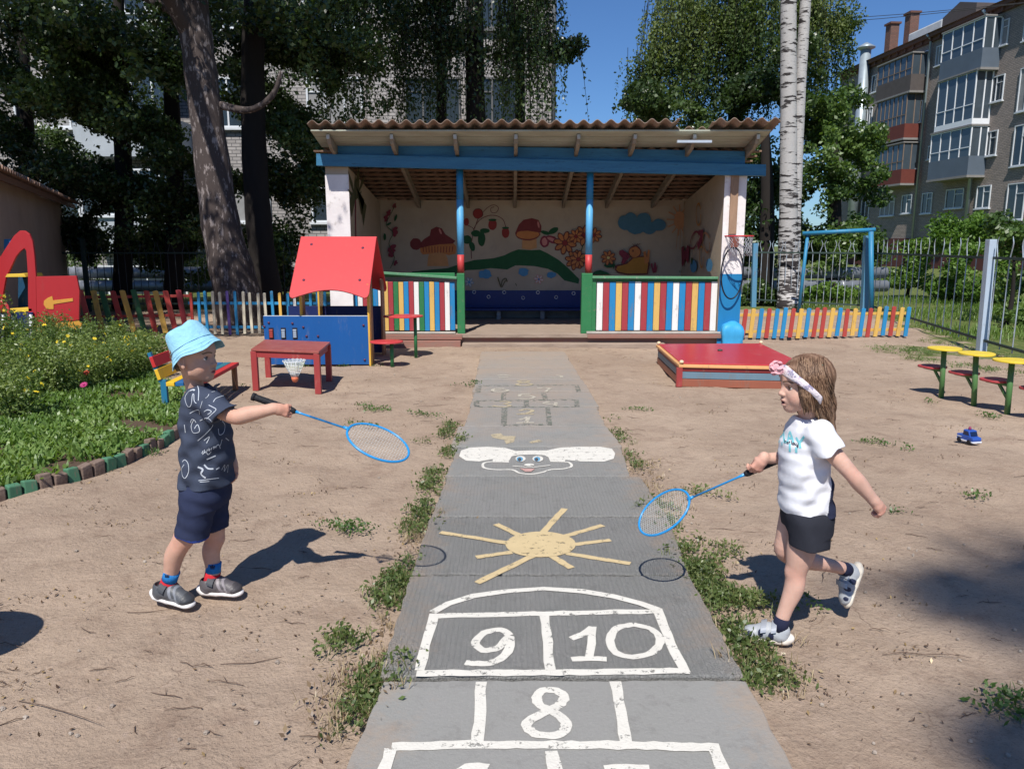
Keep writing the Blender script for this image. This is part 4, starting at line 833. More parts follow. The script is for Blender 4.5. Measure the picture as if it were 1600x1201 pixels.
mb = MB(); mb.prism([p + Vector((0, .02, 0)) for p in inset(.965, zt - .004)], (0, 0, .012)); part(sb, mb, 'lid', lidred, .004)
for p in inset(.97, zt + .008):
    mb = MB(); mb.lathe([(.02, 0), (.024, .02), (.012, .032)], c=p, n=10); part(sb, mb, 'corner_knob', paint('knob_pale', (.75, .6, .4)))
mb = MB(); c = G(1125, 548, zt + .008); mb.lathe([(.03, 0), (.03, .012), (.015, .02)], c=c, n=12); part(sb, mb, 'lid_handle', mat('handle_dark', (.05, .07, .06), .5))
mb = MB(); p = inset(1.0, 0)[0]; mb.box((p.x - .03, p.y - .02, 0), (p.x + .03, p.y + .03, zt - .036)); part(sb, mb, 'corner_post', redt, .003)

# ================================================================== YELLOW TOPPED PLAY BENCH
ybase = [G(1471, 618), G(1522, 631), G(1574, 644), G(1640, 660)]
ytop = [(1477, 546), (1527, 554), (1583, 565), (1645, 578)]
yb2 = empty('mushroom_bench', ybase[0], label='row of small yellow round tables on green posts with red seats between them', cat='play bench')
ytm = paint('table_yellow', (.78, .58, .05), .4, dirt_amt=.15); rsm = paint('seat_red', (.40, .055, .06), .45); gpm = paint('post_green', (.07, .20, .06), .5, col2=(.10, .13, .06), dirt_amt=.5)
dl = (ybase[2] - ybase[0]).normalized()
for i, g in enumerate(ybase):
    t = P(ytop[i][0], ytop[i][1], g.y); mb = MB(); mb.tube([g - Vector((0, 0, .05)), Vector((t.x - .01, g.y, t.z - .004))], .024, 14); part(yb2, mb, 'post', gpm)
    mb = MB(); rr = [(.152 if k % 2 else .146, k) for k in range(36)]; 
    mb.prism([(t.x + (.15 + .006 * math.sin(3 * a)) * math.cos(a), g.y + (.15 + .006 * math.sin(3 * a)) * math.sin(a), t.z) for a in np.linspace(0, 2 * math.pi, 37)[:-1]], (0, 0, .018)); part(yb2, mb, 'table_top', ytm, .004)
    zs_ = t.z * .56; c = g - dl * .155 + Vector((-.0, .0, zs_)); n2 = Vector((-dl.y, dl.x, 0))
    mb = MB(); mb.prism([c + dl * (.115 * math.copysign(abs(math.cos(a)) ** .7, math.cos(a))) + n2 * (.12 * math.copysign(abs(math.sin(a)) ** .7, math.sin(a))) for a in np.linspace(0, 2 * math.pi, 29)[:-1]], (0, 0, .02)); part(yb2, mb, 'seat', rsm, .004)
    mb = MB(); mb.bar(g + Vector((0, 0, zs_ - .015)) - dl * .25, g + Vector((0, 0, zs_ - .015)) - dl * .03, .035, .02); mb.bar(g - dl * .02 + Vector((0, 0, zs_ - .13)), g - dl * .12 + Vector((0, 0, zs_ - .02)), .02, .02); part(yb2, mb, 'bracket', gpm)

# ================================================================== TOY TRUCK
tt = empty('toy_car', G(1513, 691), rz=R(-78), label='small blue and white toy police truck standing on the dirt', cat='toy car')
tbm = mat('toy_blue', (.03, .09, .38), .3, spec=.5); twm = mat('toy_white', (.72, .75, .8), .35, spec=.5); tkm = mat('toy_black', (.015, .015, .02), .5); tgm = mat('toy_window', (.01, .02, .06), .1, spec=.6)
mb = MB(); mb.prism([(x, -.045, z) for x, z in ((-.09, .022), (.085, .022), (.095, .04), (.09, .062), (.03, .07), (-.09, .068))], (0, .09, 0)); mb.build('body', tbm, tt, loc=(0, 0, 0), bevel=.006)
mb = MB(); mb.box((-.093, -.048, .016), (.097, .048, .028)); mb.build('bumper', twm, tt, loc=(0, 0, 0), bevel=.004)
mb = MB(); mb.prism([(x, -.042, z) for x, z in ((-.03, .066), (.055, .066), (.035, .115), (-.025, .118))], (0, .084, 0)); mb.build('cab', tbm, tt, loc=(0, 0, 0), bevel=.006)
mb = MB(); mb.prism([(x, -.0435, z) for x, z in ((-.02, .074), (.044, .074), (.03, .104), (-.018, .106))], (0, .087, 0)); mb.prism([(.0545, y, z) for y, z in ((-.034, .072), (.034, .072))] + [(.0405, y, z) for y, z in ((.032, .106), (-.032, .106))], (.004, 0, .001)); mb.build('window', tgm, tt, loc=(0, 0, 0))
mb = MB(); mb.lathe([(.012, .116), (.013, .126), (.009, .14), (.003, .145)], n=14); mb.build('siren', mat('siren_red', (.25, .04, .1), .3), tt, loc=(0, 0, 0))
mb = MB(); mb.box((-.088, -.046, .045), (-.035, .046, .052)); mb.build('stripe', twm, tt, loc=(0, 0, 0))
for x in (-.055, .055):
    for y in (-.046, .046):
        mb = MB(); mb.tube([(x, y - .009, .02), (x, y + .009, .02)], .021, 18); mb.build('wheel', tkm, tt, loc=(0, 0, 0), bevel=.003)
# unseen round post table added left of the frame to cast a shadow
tt.scale = (.85,) * 3
rt = empty('round_table', (-2.12, 2.27, 0), label='unseen round post table added outside the left edge to cast a shadow', cat='table')
mb = MB(); mb.lathe([(.21, .52), (.21, .54)], n=36); mb.build('top', ytm, rt, loc=(0, 0, 0), bevel=.004); mb = MB(); mb.tube([(0, 0, -.02), (0, 0, .52)], .03, 14); mb.build('leg', gpm, rt, loc=(0, 0, 0))

# ================================================================== TOY TRAIN AT LEFT
Yt = 9.2
z3 = lambda x, y: P(x / 6.005, 340 + y / 6.005, Yt)
tr = empty('play_train', G(60, 560), label='red wooden play train front with arch and yellow arrow panel at the left edge', cat='play train')
tro = tr.location
redk = paint('train_red', (.40, .025, .03), .4, col2=(.33, .02, .025), dirt_amt=.1); 
arch = [(-140, 620), (-60, 470), (0, 370), (60, 275), (130, 170), (185, 122), (230, 122), (275, 155), (305, 225), (322, 350), (336, 545), (345, 1060), (268, 1060), (262, 700), (262, 560), (255, 450), (245, 310), (228, 288), (190, 315), (150, 365), (100, 470), (55, 560), (30, 700), (22, 1060), (-140, 1060)]
mb = MB(); mb.prism([z3(x, y) for x, y in arch], (0, .03, 0)); part(tr, mb, 'arch', redk, .003)
mb = MB(); mb.prism([z3(x, y) for x, y in ((337, 552), (715, 545), (728, 600), (745, 690), (740, 960), (400, 1010), (345, 1010))], (0, .028, 0)); part(tr, mb, 'side_panel', redk, .003)
mb = MB(); mb.prism([z3(x, y) + Vector((0, -.006, 0)) for x, y in ((345, 1012), (740, 968), (765, 1000), (760, 1045), (420, 1075), (345, 1085))], (0, .03, 0)); part(tr, mb, 'skirt', paint('train_yellow', (.60, .30, .05)), .003)
mb = MB(); mb.prism([z3(x, y) + Vector((0, -.006, 0)) for x, y in ((685, 755), (688, 783), (505, 812), (505, 858), (440, 858), (412, 815), (415, 780), (450, 752), (492, 735), (500, 775))], (0, .005, 0)); part(tr, mb, 'arrow', paint('arrow_yellow', (.62, .30, .05)), .001)
mb = MB(); mb.prism([z3(x, y) + Vector((0, .3, 0)) for x, y in ((20, 560), (290, 560), (290, 860), (20, 860))], (0, .02, 0)); part(tr, mb, 'back_board', paint('train_navy', (.015, .07, .15)), .003)
mb = MB(); mb.prism([z3(x, y) + Vector((0, -.02, 0)) for x, y in ((58, 558), (75, 528), (235, 525), (252, 556))], (0, .35, 0)); part(tr, mb, 'ledge', paint('train_bright_yellow', (.75, .5, .06)), .003)
mb = MB(); mb.prism([z3(x, y) for x, y in ((15, 858), (300, 852), (300, 878), (15, 890))], (0, .3, 0)); part(tr, mb, 'seat', paint('train_bright_yellow', (.75, .5, .06)), .003)
mb = MB(); mb.prism([z3(x, y) + Vector((0, .34, 0)) for x, y in ((-140, 200), (95, 192), (40, 285), (-140, 300))], (0, .02, 0)); part(tr, mb, 'roof_board', paint('train_sky', (.03, .20, .45)), .003)
mb = MB(); mb.prism([z3(x, y) + Vector((0, -.03, 0)) for x, y in ((15, 895), (320, 885), (320, 1120), (15, 1120))], (0, .02, 0)); part(tr, mb, 'lower_board', navyp, .003)
for x in (62, 318):
    mb = MB(); mb.tube([z3(x, 905) + Vector((0, -.06, 0)), z3(x, 1200) + Vector((0, -.06, 0))], .018, 10); part(tr, mb, 'leg', mat('leg_white', (.7, .72, .74), .5))
mb = MB(); mb.tube(smooth_path([z3(-60, 775) + Vector((0, -.12, 0)), z3(60, 775) + Vector((0, -.12, 0)), z3(120, 810) + Vector((0, -.12, 0)), z3(145, 880) + Vector((0, -.12, 0)), z3(140, 960) + Vector((0, -.12, 0)), z3(90, 995) + Vector((0, -.12, 0))], 5), .018, 10); part(tr, mb, 'handle', redp)

# ================================================================== SHED
ZE = 2.35; Ef = G(125, 322, ZE); En = G(0, 267, ZE); ud = (Ef - En).normalized(); En = En - ud * .7; nd = Vector((ud.y, -ud.x, 0)); Ls = (Ef - En).length
sh = empty('shed', (Ef.x, Ef.y, 0), label='low beige shed with corrugated roof at the left edge', cat='shed')
Wf = Ef - ud * .35 - nd * .35; Wn = En - nd * .35
mb = MB(); mb.prism([Vector((Wf.x, Wf.y, 0)), Vector((Wn.x, Wn.y, 0)), Vector((Wn.x, Wn.y, ZE + .02)), Vector((Wf.x, Wf.y, ZE + .02))], -nd * 4); part(sh, mb, 'wall', mat('shed_render', (.42, .32, .26), .9, col2=(.34, .26, .21), ns=1, amt=.9, bump=.15, bs=25))
nu = 330; uu = np.linspace(0, Ls, nu); ww = np.linspace(0, 4.6, 5); U_, W_ = np.meshgrid(uu, ww, indexing='ij')
gx_ = En.x + ud.x * U_ - nd.x * W_; gy_ = En.y + ud.y * U_ - nd.y * W_; gz_ = ZE + .05 + .28 * W_ + .03 * np.sin(U_ * 2 * np.pi / .18)
K = gx_.size; I = np.arange(K).reshape(gx_.shape); q_ = lambda A_: np.stack([A_[:-1, :-1], A_[1:, :-1], A_[1:, 1:], A_[:-1, 1:]], -1).reshape(-1, 4)
Vt = np.concatenate([np.stack([gx_, gy_, gz_ + .012], -1).reshape(-1, 3), np.stack([gx_, gy_, gz_], -1).reshape(-1, 3)])
Ft = [q_(I), q_(I + K)[:, ::-1]]
for e in (I[:, 0], I[:, -1], I[0, :], I[-1, :]): Ft.append(np.stack([e[:-1], e[1:], e[1:] + K, e[:-1] + K], -1))
mesh_np('roof', Vt - np.array(sh.location), np.concatenate(Ft), mat('shed_sheet', (.30, .19, .14), .9, ns=3, amt=.8, bump=.2, bs=20), sh)
mb = MB(); mb.bar(En + Vector((0, 0, -.02)) - nd * .12, Ef + Vector((0, 0, -.02)) - nd * .12, .04, .09); mb.bar(En + Vector((0, 0, .05)) - nd * .30, Ef + Vector((0, 0, .05)) - nd * .30, .05, .08); part(sh, mb, 'eaves_board', mat('shed_board', (.18, .10, .07), .8))

# ================================================================== METAL FENCES
fm = mat('galvanised_bar', (.36, .45, .54), .55, metal=.0, col2=(.22, .2, .2), ns=6, amt=.9); fdark = mat('dark_green_rail', (.05, .08, .07), .6); fblue = paint('fence_post_blue', (.09, .24, .38), .5, col2=(.14, .3, .42)); flight = paint('fence_post_pale', (.42, .50, .60), .5, col2=(.3, .36, .45))
def metal_fence(label, pts, posts, spacing=.155, zb=.16, zt=1.28, top=1.60, matb=None, curl=True, group=None, r=.008):
    root = empty('metal_fence', (pts[0].x, pts[0].y, 0), label=label, cat='fence', group=group); o0 = root.location; cnt = 0
    for a_, b_ in zip(pts[:-1], pts[1:]):
        a_ = Vector((a_.x, a_.y, 0)) - o0; b_ = Vector((b_.x, b_.y, 0)) - o0; L_ = (b_ - a_).length; n = int(L_ / spacing); d_ = (b_ - a_) / L_
        for z in (zb, zt):
            mb = MB(); mb.bar(a_ + Vector((0, 0, z)), b_ + Vector((0, 0, z)), .022, .035); mb.build('rail', fdark, root, loc=(0, 0, 0))
        for i in range(n):
            p = a_ + d_ * (i + .5) * spacing; s = 1 if i % 2 else -1; mb = MB(); path_ = [p + Vector((0, 0, zb - .06)), p + Vector((0, 0, zt))]
            if curl: path_ += [p + d_ * s * .02 + Vector((0, 0, zt + .06)), p + d_ * s * .05 + Vector((0, 0, zt + .15)), p + d_ * s * .055 + Vector((0, 0, zt + .20)), p + d_ * s * .02 + Vector((0, 0, top - .04))]
            else: path_ += [p + Vector((0, 0, top - .1))]
            mb.tube(path_, [r] * (len(path_) - 1) + [r * .4], 5, cap=False); mb.build('bar', matb or fm, root, loc=(0, 0, 0)); cnt += 1
    for (pp, tp, wd, m_) in posts:
        mb = MB(); mb.bar(Vector((pp.x, pp.y, -.05)) - o0, tp - o0, wd, wd, up=(0, 1, 0)); mb.build('post', m_, root, loc=(0, 0, 0), bevel=.003)
    return root
q1 = G(1110, 474); q2 = G(1355, 489)
metal_fence('metal bar fence with blue posts behind the picket fence and the birch', [q1, q2], [(G(1177, 479), P(1180, 380, G(1177, 479).y), .11, fblue), (G(1350, 490), P(1356, 368, G(1350, 490).y), .13, fblue)])
q3 = G(1700, 603); q4 = G(1533, 549)
metal_fence('metal bar fence with a pale leaning post running towards the viewer at right', [q2 + Vector((.05, -.05, 0)), q4, q3], [(q4, P(1549, 374, q4.y), .10, flight)], spacing=.36)
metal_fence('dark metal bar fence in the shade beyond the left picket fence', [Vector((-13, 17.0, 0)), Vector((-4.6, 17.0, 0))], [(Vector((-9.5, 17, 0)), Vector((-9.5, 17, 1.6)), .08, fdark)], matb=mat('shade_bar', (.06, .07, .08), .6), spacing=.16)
# blue pipe frame
fr = empty('goal_frame', (0, 0, 0), label='blue pipe frame with a top bar standing at the fence corner', cat='frame'); bpm = paint('frame_blue', (.03, .21, .38))
Yg = 16.0; fr.location = (P(1255, 400, Yg).x, Yg, 0)
mb = MB(); mb.tube([P(1254, 365, Yg + .5), P(1368, 359, Yg)], .045, 10); part(fr, mb, 'crossbar', bpm)
mb = MB(); mb.tube([P(1262, 367, Yg + .5), Vector((P(1249, 470, Yg + .5).x, Yg + .5, 0))], .035, 10); part(fr, mb, 'leg', bpm)
mb = MB(); mb.tube([P(1361, 362, Yg), Vector((P(1360, 470, Yg).x, Yg - .1, 0))], .05, 10); part(fr, mb, 'leg', bpm)
# heating pipes
pipe = mat('lagged_pipe', (.30, .32, .36), .45, metal=.3, col2=(.20, .21, .24), ns=3, amt=.9, bump=.15, bs=10)
for lab, z, yy in (('upper of the two thick grey heating pipes behind the fences', .74, 20.0), ('lower of the two thick grey heating pipes behind the fences', .40, 19.9)):
    o = empty('heating_pipe', (-15, yy, z), label=lab, cat='pipe')
    mb = MB(); mb.tube([(0, 0, 0), (24.8, 0, 0)], .15, 20); mb.build('pipe_body', pipe, o, loc=(0, 0, 0))
    for k in range(12):
        mb = MB(); mb.tube([(k * 2.1 + .5, 0, 0), (k * 2.1 + .54, 0, 0)], .157, 20); mb.build('clamp_band', mat('band', (.45, .46, .48), .4, metal=.4), o, loc=(0, 0, 0))
# ================================================================== FLOWER BED
edge = [(-60, 792), (0, 778), (60, 763), (120, 746), (180, 727), (225, 708), (262, 690), (292, 668), (300, 640), (288, 618)]
ep = smooth_path([G(x, y) for x, y in edge], 8); acc = 0; logs = []; last = ep[0]
step = .088; pos = []
for a_, b_ in zip(ep[:-1], ep[1:]):
    d_ = (b_ - a_); L_ = d_.length
    while acc < L_: pos.append((a_ + d_ * (acc / L_), math.atan2(d_.y, d_.x))); acc += step
    acc -= L_
lgm = [mat('log_brown', (.24, .175, .14), .9, col2=(.13, .09, .07), ns=12, amt=1, bump=.4, bs=40), paint('log_green', (.07, .19, .11), .85, dirt=(.2, .15, .11), dirt_amt=.8, ns=9)]
words = {0: 'bare brown', 1: 'green painted'}
side = {0: 'at the far left', 1: 'left of centre', 2: 'towards the boy'}
for i, (p, a_) in enumerate(pos):
    mb = MB(); h_ = random.uniform(.060, .085); mb.prism([(-.039, -.03, -.03), (.039, -.03, -.03), (.039 + random.uniform(-.004, .004), -.03 + random.uniform(-.006, .006), h_), (-.037, -.03, h_ + random.uniform(-.008, .008))], (0, .055, 0))
    g_ = 1 if (p.x < -2.15 and i % 7 in (0, 3, 4)) else 0
    o = mb.build('edging_block', lgm[g_], loc=(0, 0, 0), bevel=.008); o.location = p; o.rotation_euler = (R(random.uniform(-7, 7)), R(random.uniform(-5, 5)), a_ + random.uniform(-.1, .1))
    tag(o, ('green painted' if g_ else 'bare brown') + ' block of the flower bed edging', 'edging block', 'blocks edging the flower bed' if not g_ else 'green blocks edging the flower bed')
bedpoly = [G(x, y, .0) for x, y in edge] + [G(255, 600), G(235, 575), G(150, 560), G(-200, 560), G(-500, 700)]
bp = [(p.x, p.y) for p in bedpoly]
mb = MB(); mb.prism([(x, y, -.02) for x, y in bp], (0, 0, .055)); o = mb.build('bed_soil', mat('bed_soil', (.10, .065, .045), .95, ns=8, amt=.8, bump=.6, bs=30)); tag(o, kind='structure')
def inpoly(x, y, poly=bp):
    r = np.zeros(len(x), bool); n = len(poly)
    for i in range(n):
        x1_, y1_ = poly[i]; x2_, y2_ = poly[(i + 1) % n]
        c_ = ((y1_ > y) != (y2_ > y)) & (x < (x2_ - x1_) * (y - y1_) / (y2_ - y1_ + 1e-12) + x1_); r ^= c_
    return r
# ================================================================== BUILDINGS
glass = mat('window_glass', (.035, .05, .065), .08, ns=.8, amt=.8, spec=.6); wfr = mat('window_white', (.62, .65, .68), .5, amt=.3); wdark = mat('window_dark_frame', (.12, .12, .12), .6)
curt = mat('curtain', (.30, .30, .30), .9, ns=1.2, amt=.9)
# --- apartment block behind the trees (faces the viewer)
Yb = 24.0; xr_ = P(862, 100, Yb).x
bl_ = empty('apartment_building', (xr_, Yb, 0), label='pale grey brick apartment block half hidden behind the dark trees at left', cat='apartment building'); o_ = bl_.location
brickA = brickmat('pale_brick', (.40, .375, .36), (.31, .29, .28), (.13, .125, .125), .26, .1, .012, dirt=(.15, .14, .14), dirt_amt=.4)
def win_box(root, x0, x1, z0, z1, y=0, sgn=-1, mull=1, frame=wfr, dep=.06, panem=glass, trans=None):
    """window on a facade in root space (plane y), outward = sgn*y"""
    t = .055; mb = MB()
    def bx(a_, b_, c_, d_, ya, yb): mb.box((a_, min(ya, yb), c_), (b_, max(ya, yb), d_))
    ya, yb = y + sgn * .02, y + sgn * (dep + .02)
    bx(x0, x0 + t, z0, z1, ya, yb); bx(x1 - t, x1, z0, z1, ya, yb); bx(x0 + t, x1 - t, z0, z0 + t, ya, yb); bx(x0 + t, x1 - t, z1 - t, z1, ya, yb)
    for k in range(mull):
        xm = x0 + (x1 - x0) * (k + 1) / (mull + 1); bx(xm - t * .45, xm + t * .45, z0 + t, z1 - t, ya, yb - sgn * .01)
    bx(x0 + t, x0 + (x1 - x0) / (mull + 1) - t * .45, z1 - (z1 - z0) * .3, z1 - (z1 - z0) * .3 + .04, ya, yb - sgn * .015)
    f = mb.build('window', frame, root, loc=(0, 0, 0)); m2 = MB(); m2.box((x0 + .02, min(y + sgn * .004, y + sgn * .03), z0 + .02), (x1 - .02, max(y + sgn * .004, y + sgn * .03), z1 - .02)); m2.build('pane', panem, f, loc=(0, 0, 0))
    m3 = MB(); m3.box((x0 - .06, min(y + sgn * .002, y + sgn * .14), z0 - .07), (x1 + .06, max(y + sgn * .002, y + sgn * .14), z0 - .003)); m3.build('sill', frame, f, loc=(0, 0, 0))
mb = MB(); mb.box((-34, 0, 0), (0, 11, 15)); mb.build('wall', brickA, bl_, loc=(0, 0, 0))
for fl in range(4):
    z0 = 2.15 + 2.8 * (fl - 1)
    for k in range(11):
        xc_ = -2.4 - xr_ - k * 2.95
        if k in (3, 7): continue
        win_box(bl_, xc_ - .85, xc_ + .85, z0, z0 + 1.45, mull=2, frame=wdark if k == 0 else wfr, panem=glass if (k + fl) % 3 else curt)
    win_box(bl_, -.35 - xr_ - .75 - .3, -.35 - xr_ + .55, z0, z0 + 1.45, mull=1, frame=wdark)
    for k in (3, 7):
        xc_ = -2.4 - xr_ - k * 2.95 ; mb = MB(); mb.box((xc_ - 1.5, -1.1, z0 - .95), (xc_ + 1.5, -.01, z0 - .83)); mb.box((xc_ - 1.5, -1.1, z0 - .829), (xc_ + 1.5, -1.04, z0 + .1)); mb.box((xc_ - 1.5, -1.039, z0 - .829), (xc_ - 1.44, -.01, z0 + .1)); mb.box((xc_ + 1.44, -1.039, z0 - .829), (xc_ + 1.5, -.01, z0 + .1))
        b_ = mb.build('balcony', mat('balcony_panel', (.42, .46, .5), .6, ns=1, amt=.8), bl_, loc=(0, 0, 0)); win_box(bl_, xc_ - 1.48, xc_ + 1.48, z0 + .17, z0 + 1.5, y=-1.04, mull=4)
mb = MB(); mb.box((-34.2, -.3, 15), (.2, 11.2, 15.3)); mb.build('roof', mat('roof_grey', (.2, .2, .2), .8), bl_, loc=(0, 0, 0))
mb = MB(); mb.tube([(.06, -.1, 0), (.06, -.1, 15)], .07, 10); mb.build('drainpipe', mat('drain_dark', (.1, .11, .12), .5), bl_, loc=(0, 0, 0))
# --- long block at right
X0b = 30.5; dv = Vector((-.0801, .9968, 0)); nvb = Vector((-.9968, -.0801, 0))
rb = empty('apartment_building', (X0b, 0, 0), rz=math.atan2(dv.y, dv.x), label='long five storey grey brick apartment block with glazed and red balconies at right', cat='apartment building')
def FB(px, py, off=0.0):
    """pixel -> (distance along the facade, height), facade plane moved outwards by off"""
    d = Vector(ray(px, py)); o0 = Vector((X0b, 0, 0)) + nvb * off; t = (o0.dot(nvb)) / d.dot(nvb); p = d * t; q = p - Vector((X0b, 0, 0)); return q.dot(dv), H + p.z
brickB = brickmat('grey_brown_brick', (.37, .305, .265), (.28, .235, .205), (.16, .145, .14), .26, .09, .014, dirt=(.2, .18, .17), dirt_amt=.35)
RZ = 14.4; s0, s1 = 25.0, 62.0
mb = MB(); mb.box((s0, -12, 0), (s1, 0, RZ)); mb.build('wall', brickB, rb, loc=(0, 0, 0))
mb = MB(); mb.box((s0, .004, 0), (s1, .06, 1.9)); mb.build('plinth', mat('plinth_maroon', (.11, .04, .035), .8, ns=.8, amt=.6), rb, loc=(0, 0, 0))
cor = mat('cornice_red_brown', (.15, .075, .055), .8, ns=1, amt=.7)
mb = MB(); mb.box((s0, .003, RZ - .42), (s1, .18, RZ - .2)); mb.box((s0, .003, RZ - .199), (s1, .42, RZ + .02)); mb.build('cornice', cor, rb, loc=(0, 0, 0))
mb = MB(); mb.prism([(s0, .55, RZ + .03), (s0, -6, RZ + 1.5), (s0, -12.5, RZ + .03)], (s1 - s0, 0, 0)); mb.build('roof', mat('roof_rust', (.17, .10, .08), .7, ns=1, amt=.8), rb, loc=(0, 0, 0))
for k in range(120):
    if k % 3 == 0:
        mb = MB(); s_ = s0 + .3 + k * .3; mb.box((s_, .182, RZ - .42), (s_ + .13, .30, RZ - .2)); mb.build('cornice_block', cor, rb, loc=(0, 0, 0))
zc4 = lambda x, y: (1200 + x / 3.335, y / 3.335)
def rect(xa, xb, ya, yb, off=0.0):
    pa, pb = zc4(xa, (ya + yb) / 2), zc4(xb, (ya + yb) / 2); pm = zc4((xa + xb) / 2, ya), zc4((xa + xb) / 2, yb)
    sa, sb = FB(*pa, off)[0], FB(*pb, off)[0]; z1_, z0_ = FB(*pm[0], off)[1], FB(*pm[1], off)[1]; return min(sa, sb), max(sa, sb), z0_, z1_
wins = [(1193, 1257, 110, 238), (1155, 1232, 398, 530), (1125, 1197, 685, 812), (1090, 1162, 968, 1085), (1312, 1390, 350, 575), (1282, 1370, 650, 862), (1247, 1340, 955, 1145), (775, 835, 275, 402), (755, 806, 532, 640), (735, 780, 772, 880),
        (700, 752, 1015, 1112), (805, 858, 1005, 1112), (590, 662, 1025, 1125), (545, 576, 392, 480), (488, 530, 1045, 1140), (930, 1022, 985, 1085), (880, 912, 240, 340), (838, 862, 760, 830), (1340, 1420, 70, 200), (520, 545, 560, 660)]
for i, w_ in enumerate(wins):
    a_, b_, c_, d_ = rect(*w_); win_box(rb, a_, b_, c_, d_, sgn=1, mull=1 if (b_ - a_) < 1.7 else 2, panem=glass if i % 4 else curt)
blue_gl = mat('balcony_glass', (.06, .08, .10), .06, ns=1, amt=.7, spec=.6)
def balcony(glz, par, mpar, mfr, mull=4, depth=1.05):
    a_, b_, c_, d_ = rect(*glz, depth)
    if par: pa_, pb_, pc_, pd_ = rect(*par, depth)
    else: pa_, pb_, pc_, pd_ = a_, b_, c_ - .14, c_ - .003
    a_, b_ = pa_, pb_
    mb = MB(); mb.box((a_, .004, pc_), (b_, depth, pd_ - .003)); bal = mb.build('balcony', mpar, rb, loc=(0, 0, 0))
    mb = MB(); mb.box((a_ - .04, .002, pc_ - .13), (b_ + .04, depth + .04, pc_ - .003)); mb.build('slab', mat('concrete_slab', (.25, .24, .23), .9), bal, loc=(0, 0, 0))
    t = .06; mb = MB(); zt_, zb_ = d_, pd_
    for k in range(mull + 1):
        s_ = a_ + (b_ - a_ - t) * k / mull; mb.box((s_, depth - .06, zb_), (s_ + t, depth, zt_))
    mb.box((a_, depth - .055, zt_), (b_, depth + .01, zt_ + t)); mb.box((a_, depth - .05, zb_ + (zt_ - zb_) * .3), (b_, depth - .004, zb_ + (zt_ - zb_) * .3 + .05)); mb.box((a_, .01, zb_), (a_ + t, .10, zt_)); mb.box((a_, .101, zt_), (a_ + t, depth - .056, zt_ + t)); mb.box((a_ + .001, .45, zb_), (a_ + t, .52, zt_))
    mb.build('glazing_frame', mfr, bal, loc=(0, 0, 0))
    mb = MB(); mb.box((a_ + .03, .02, zb_ + .002), (b_ - .03, depth - .035, zt_ - .002)); mb.build('glazing', blue_gl, bal, loc=(0, 0, 0))
    mb = MB(); mb.box((a_ - .05, .003, zt_ + t + .002), (b_ + .05, depth + .06, zt_ + t + .08)); mb.build('canopy', mat('concrete_slab', (.25, .24, .23), .9), bal, loc=(0, 0, 0))
bluepanel = mat('siding_blue', (.11, .14, .18), .6, ns=1, amt=.5); whitef = mat('pvc_white', (.75, .77, .8), .4, amt=.2); brnf = mat('brown_frames', (.20, .15, .12), .7); redpan = mat('balcony_red', (.15, .04, .03), .7, ns=3, amt=.6); darkp = mat('balcony_dark', (.10, .085, .08), .8, ns=3, amt=.6)
balcony((912, 1078, 150, 285), (897, 1110, 290, 385), bluepanel, whitef); balcony((885, 1050, 410, 640), (868, 1060, 640, 668), whitef, whitef); balcony((850, 1030, 690, 830), (835, 1040, 830, 925), bluepanel, whitef)
balcony((575, 700, 330, 425), (565, 740, 420, 500), darkp, brnf, 6); balcony((565, 705, 520, 665), (556, 708, 665, 735), redpan, brnf, 7); balcony((550, 680, 770, 885), (535, 692, 895, 965), redpan, brnf, 6)
gal = mat('galvanised_pipe', (.36, .42, .46), .4, metal=.4, ns=2, amt=.6)
for (xa, ya, xb, yb_2, r_) in ((1135, 60, 1052, 1000, .11), (840, 200, 795, 800, .07)):
    sA, sB = FB(*zc4(xa, ya), .25)[0], FB(*zc4(xb, yb_2), .25)[0]; sm_ = (sA + sB) / 2; mb = MB(); mb.tube([(sm_, .2, .2), (sm_, .2, RZ - .3), (sm_, .5, RZ)], r_, 10); mb.build('drainpipe', gal, rb, loc=(0, 0, 0))
sm_ = FB(*zc4(492, 360), .6)[0]; ztp = FB(*zc4(500, 262), .6)[1]; zl = FB(*zc4(495, 350), .6)[1]
mb = MB(); mb.tube([(sm_, .45, .5), (sm_, .45, ztp)], .36, 16); mb.build('ventilation_duct', gal, rb, loc=(0, 0, 0)); mb = MB(); mb.lathe([(.36, ztp + .002), (.62, ztp + .12), (.62, ztp + .2), (.1, ztp + .5)], c=(sm_, .45, 0), n=18); mb.build('duct_cap', gal, rb, loc=(0, 0, 0))
chim = brickmat('chimney_brick', (.22, .11, .08), (.17, .085, .065), (.1, .08, .07), .26, .09, .014)
for (xa, xb, ya, yb_2) in ((588, 636, 140, 270), (676, 738, 88, 228)):
    a_, b_, c_, d_ = rect(xa, xb, ya, yb_2, -2.5); mb = MB(); mb.box((a_, -3.15, RZ + .3), (a_ + min(b_ - a_, .7), -2.5, d_)); ch = mb.build('chimney', chim, rb, loc=(0, 0, 0)); mb = MB(); mb.box((a_ - .1, -3.25, d_ + .002), (a_ + min(b_ - a_, .7) + .1, -2.4, d_ + .14)); mb.build('chimney_cap', cor, ch, loc=(0, 0, 0))
a_, b_, c_, d_ = rect(915, 1085, 20, 80, -1.0); mb = MB(); mb.prism([(a_, -1, RZ + .2), (b_, -1, RZ + .2), (b_, -1, d_ - .4), ((a_ + b_) / 2, -1, d_ + .1), (a_, -1, d_ - .4)], (0, -3, 0)); mb.build('dormer', darkp, rb, loc=(0, 0, 0))
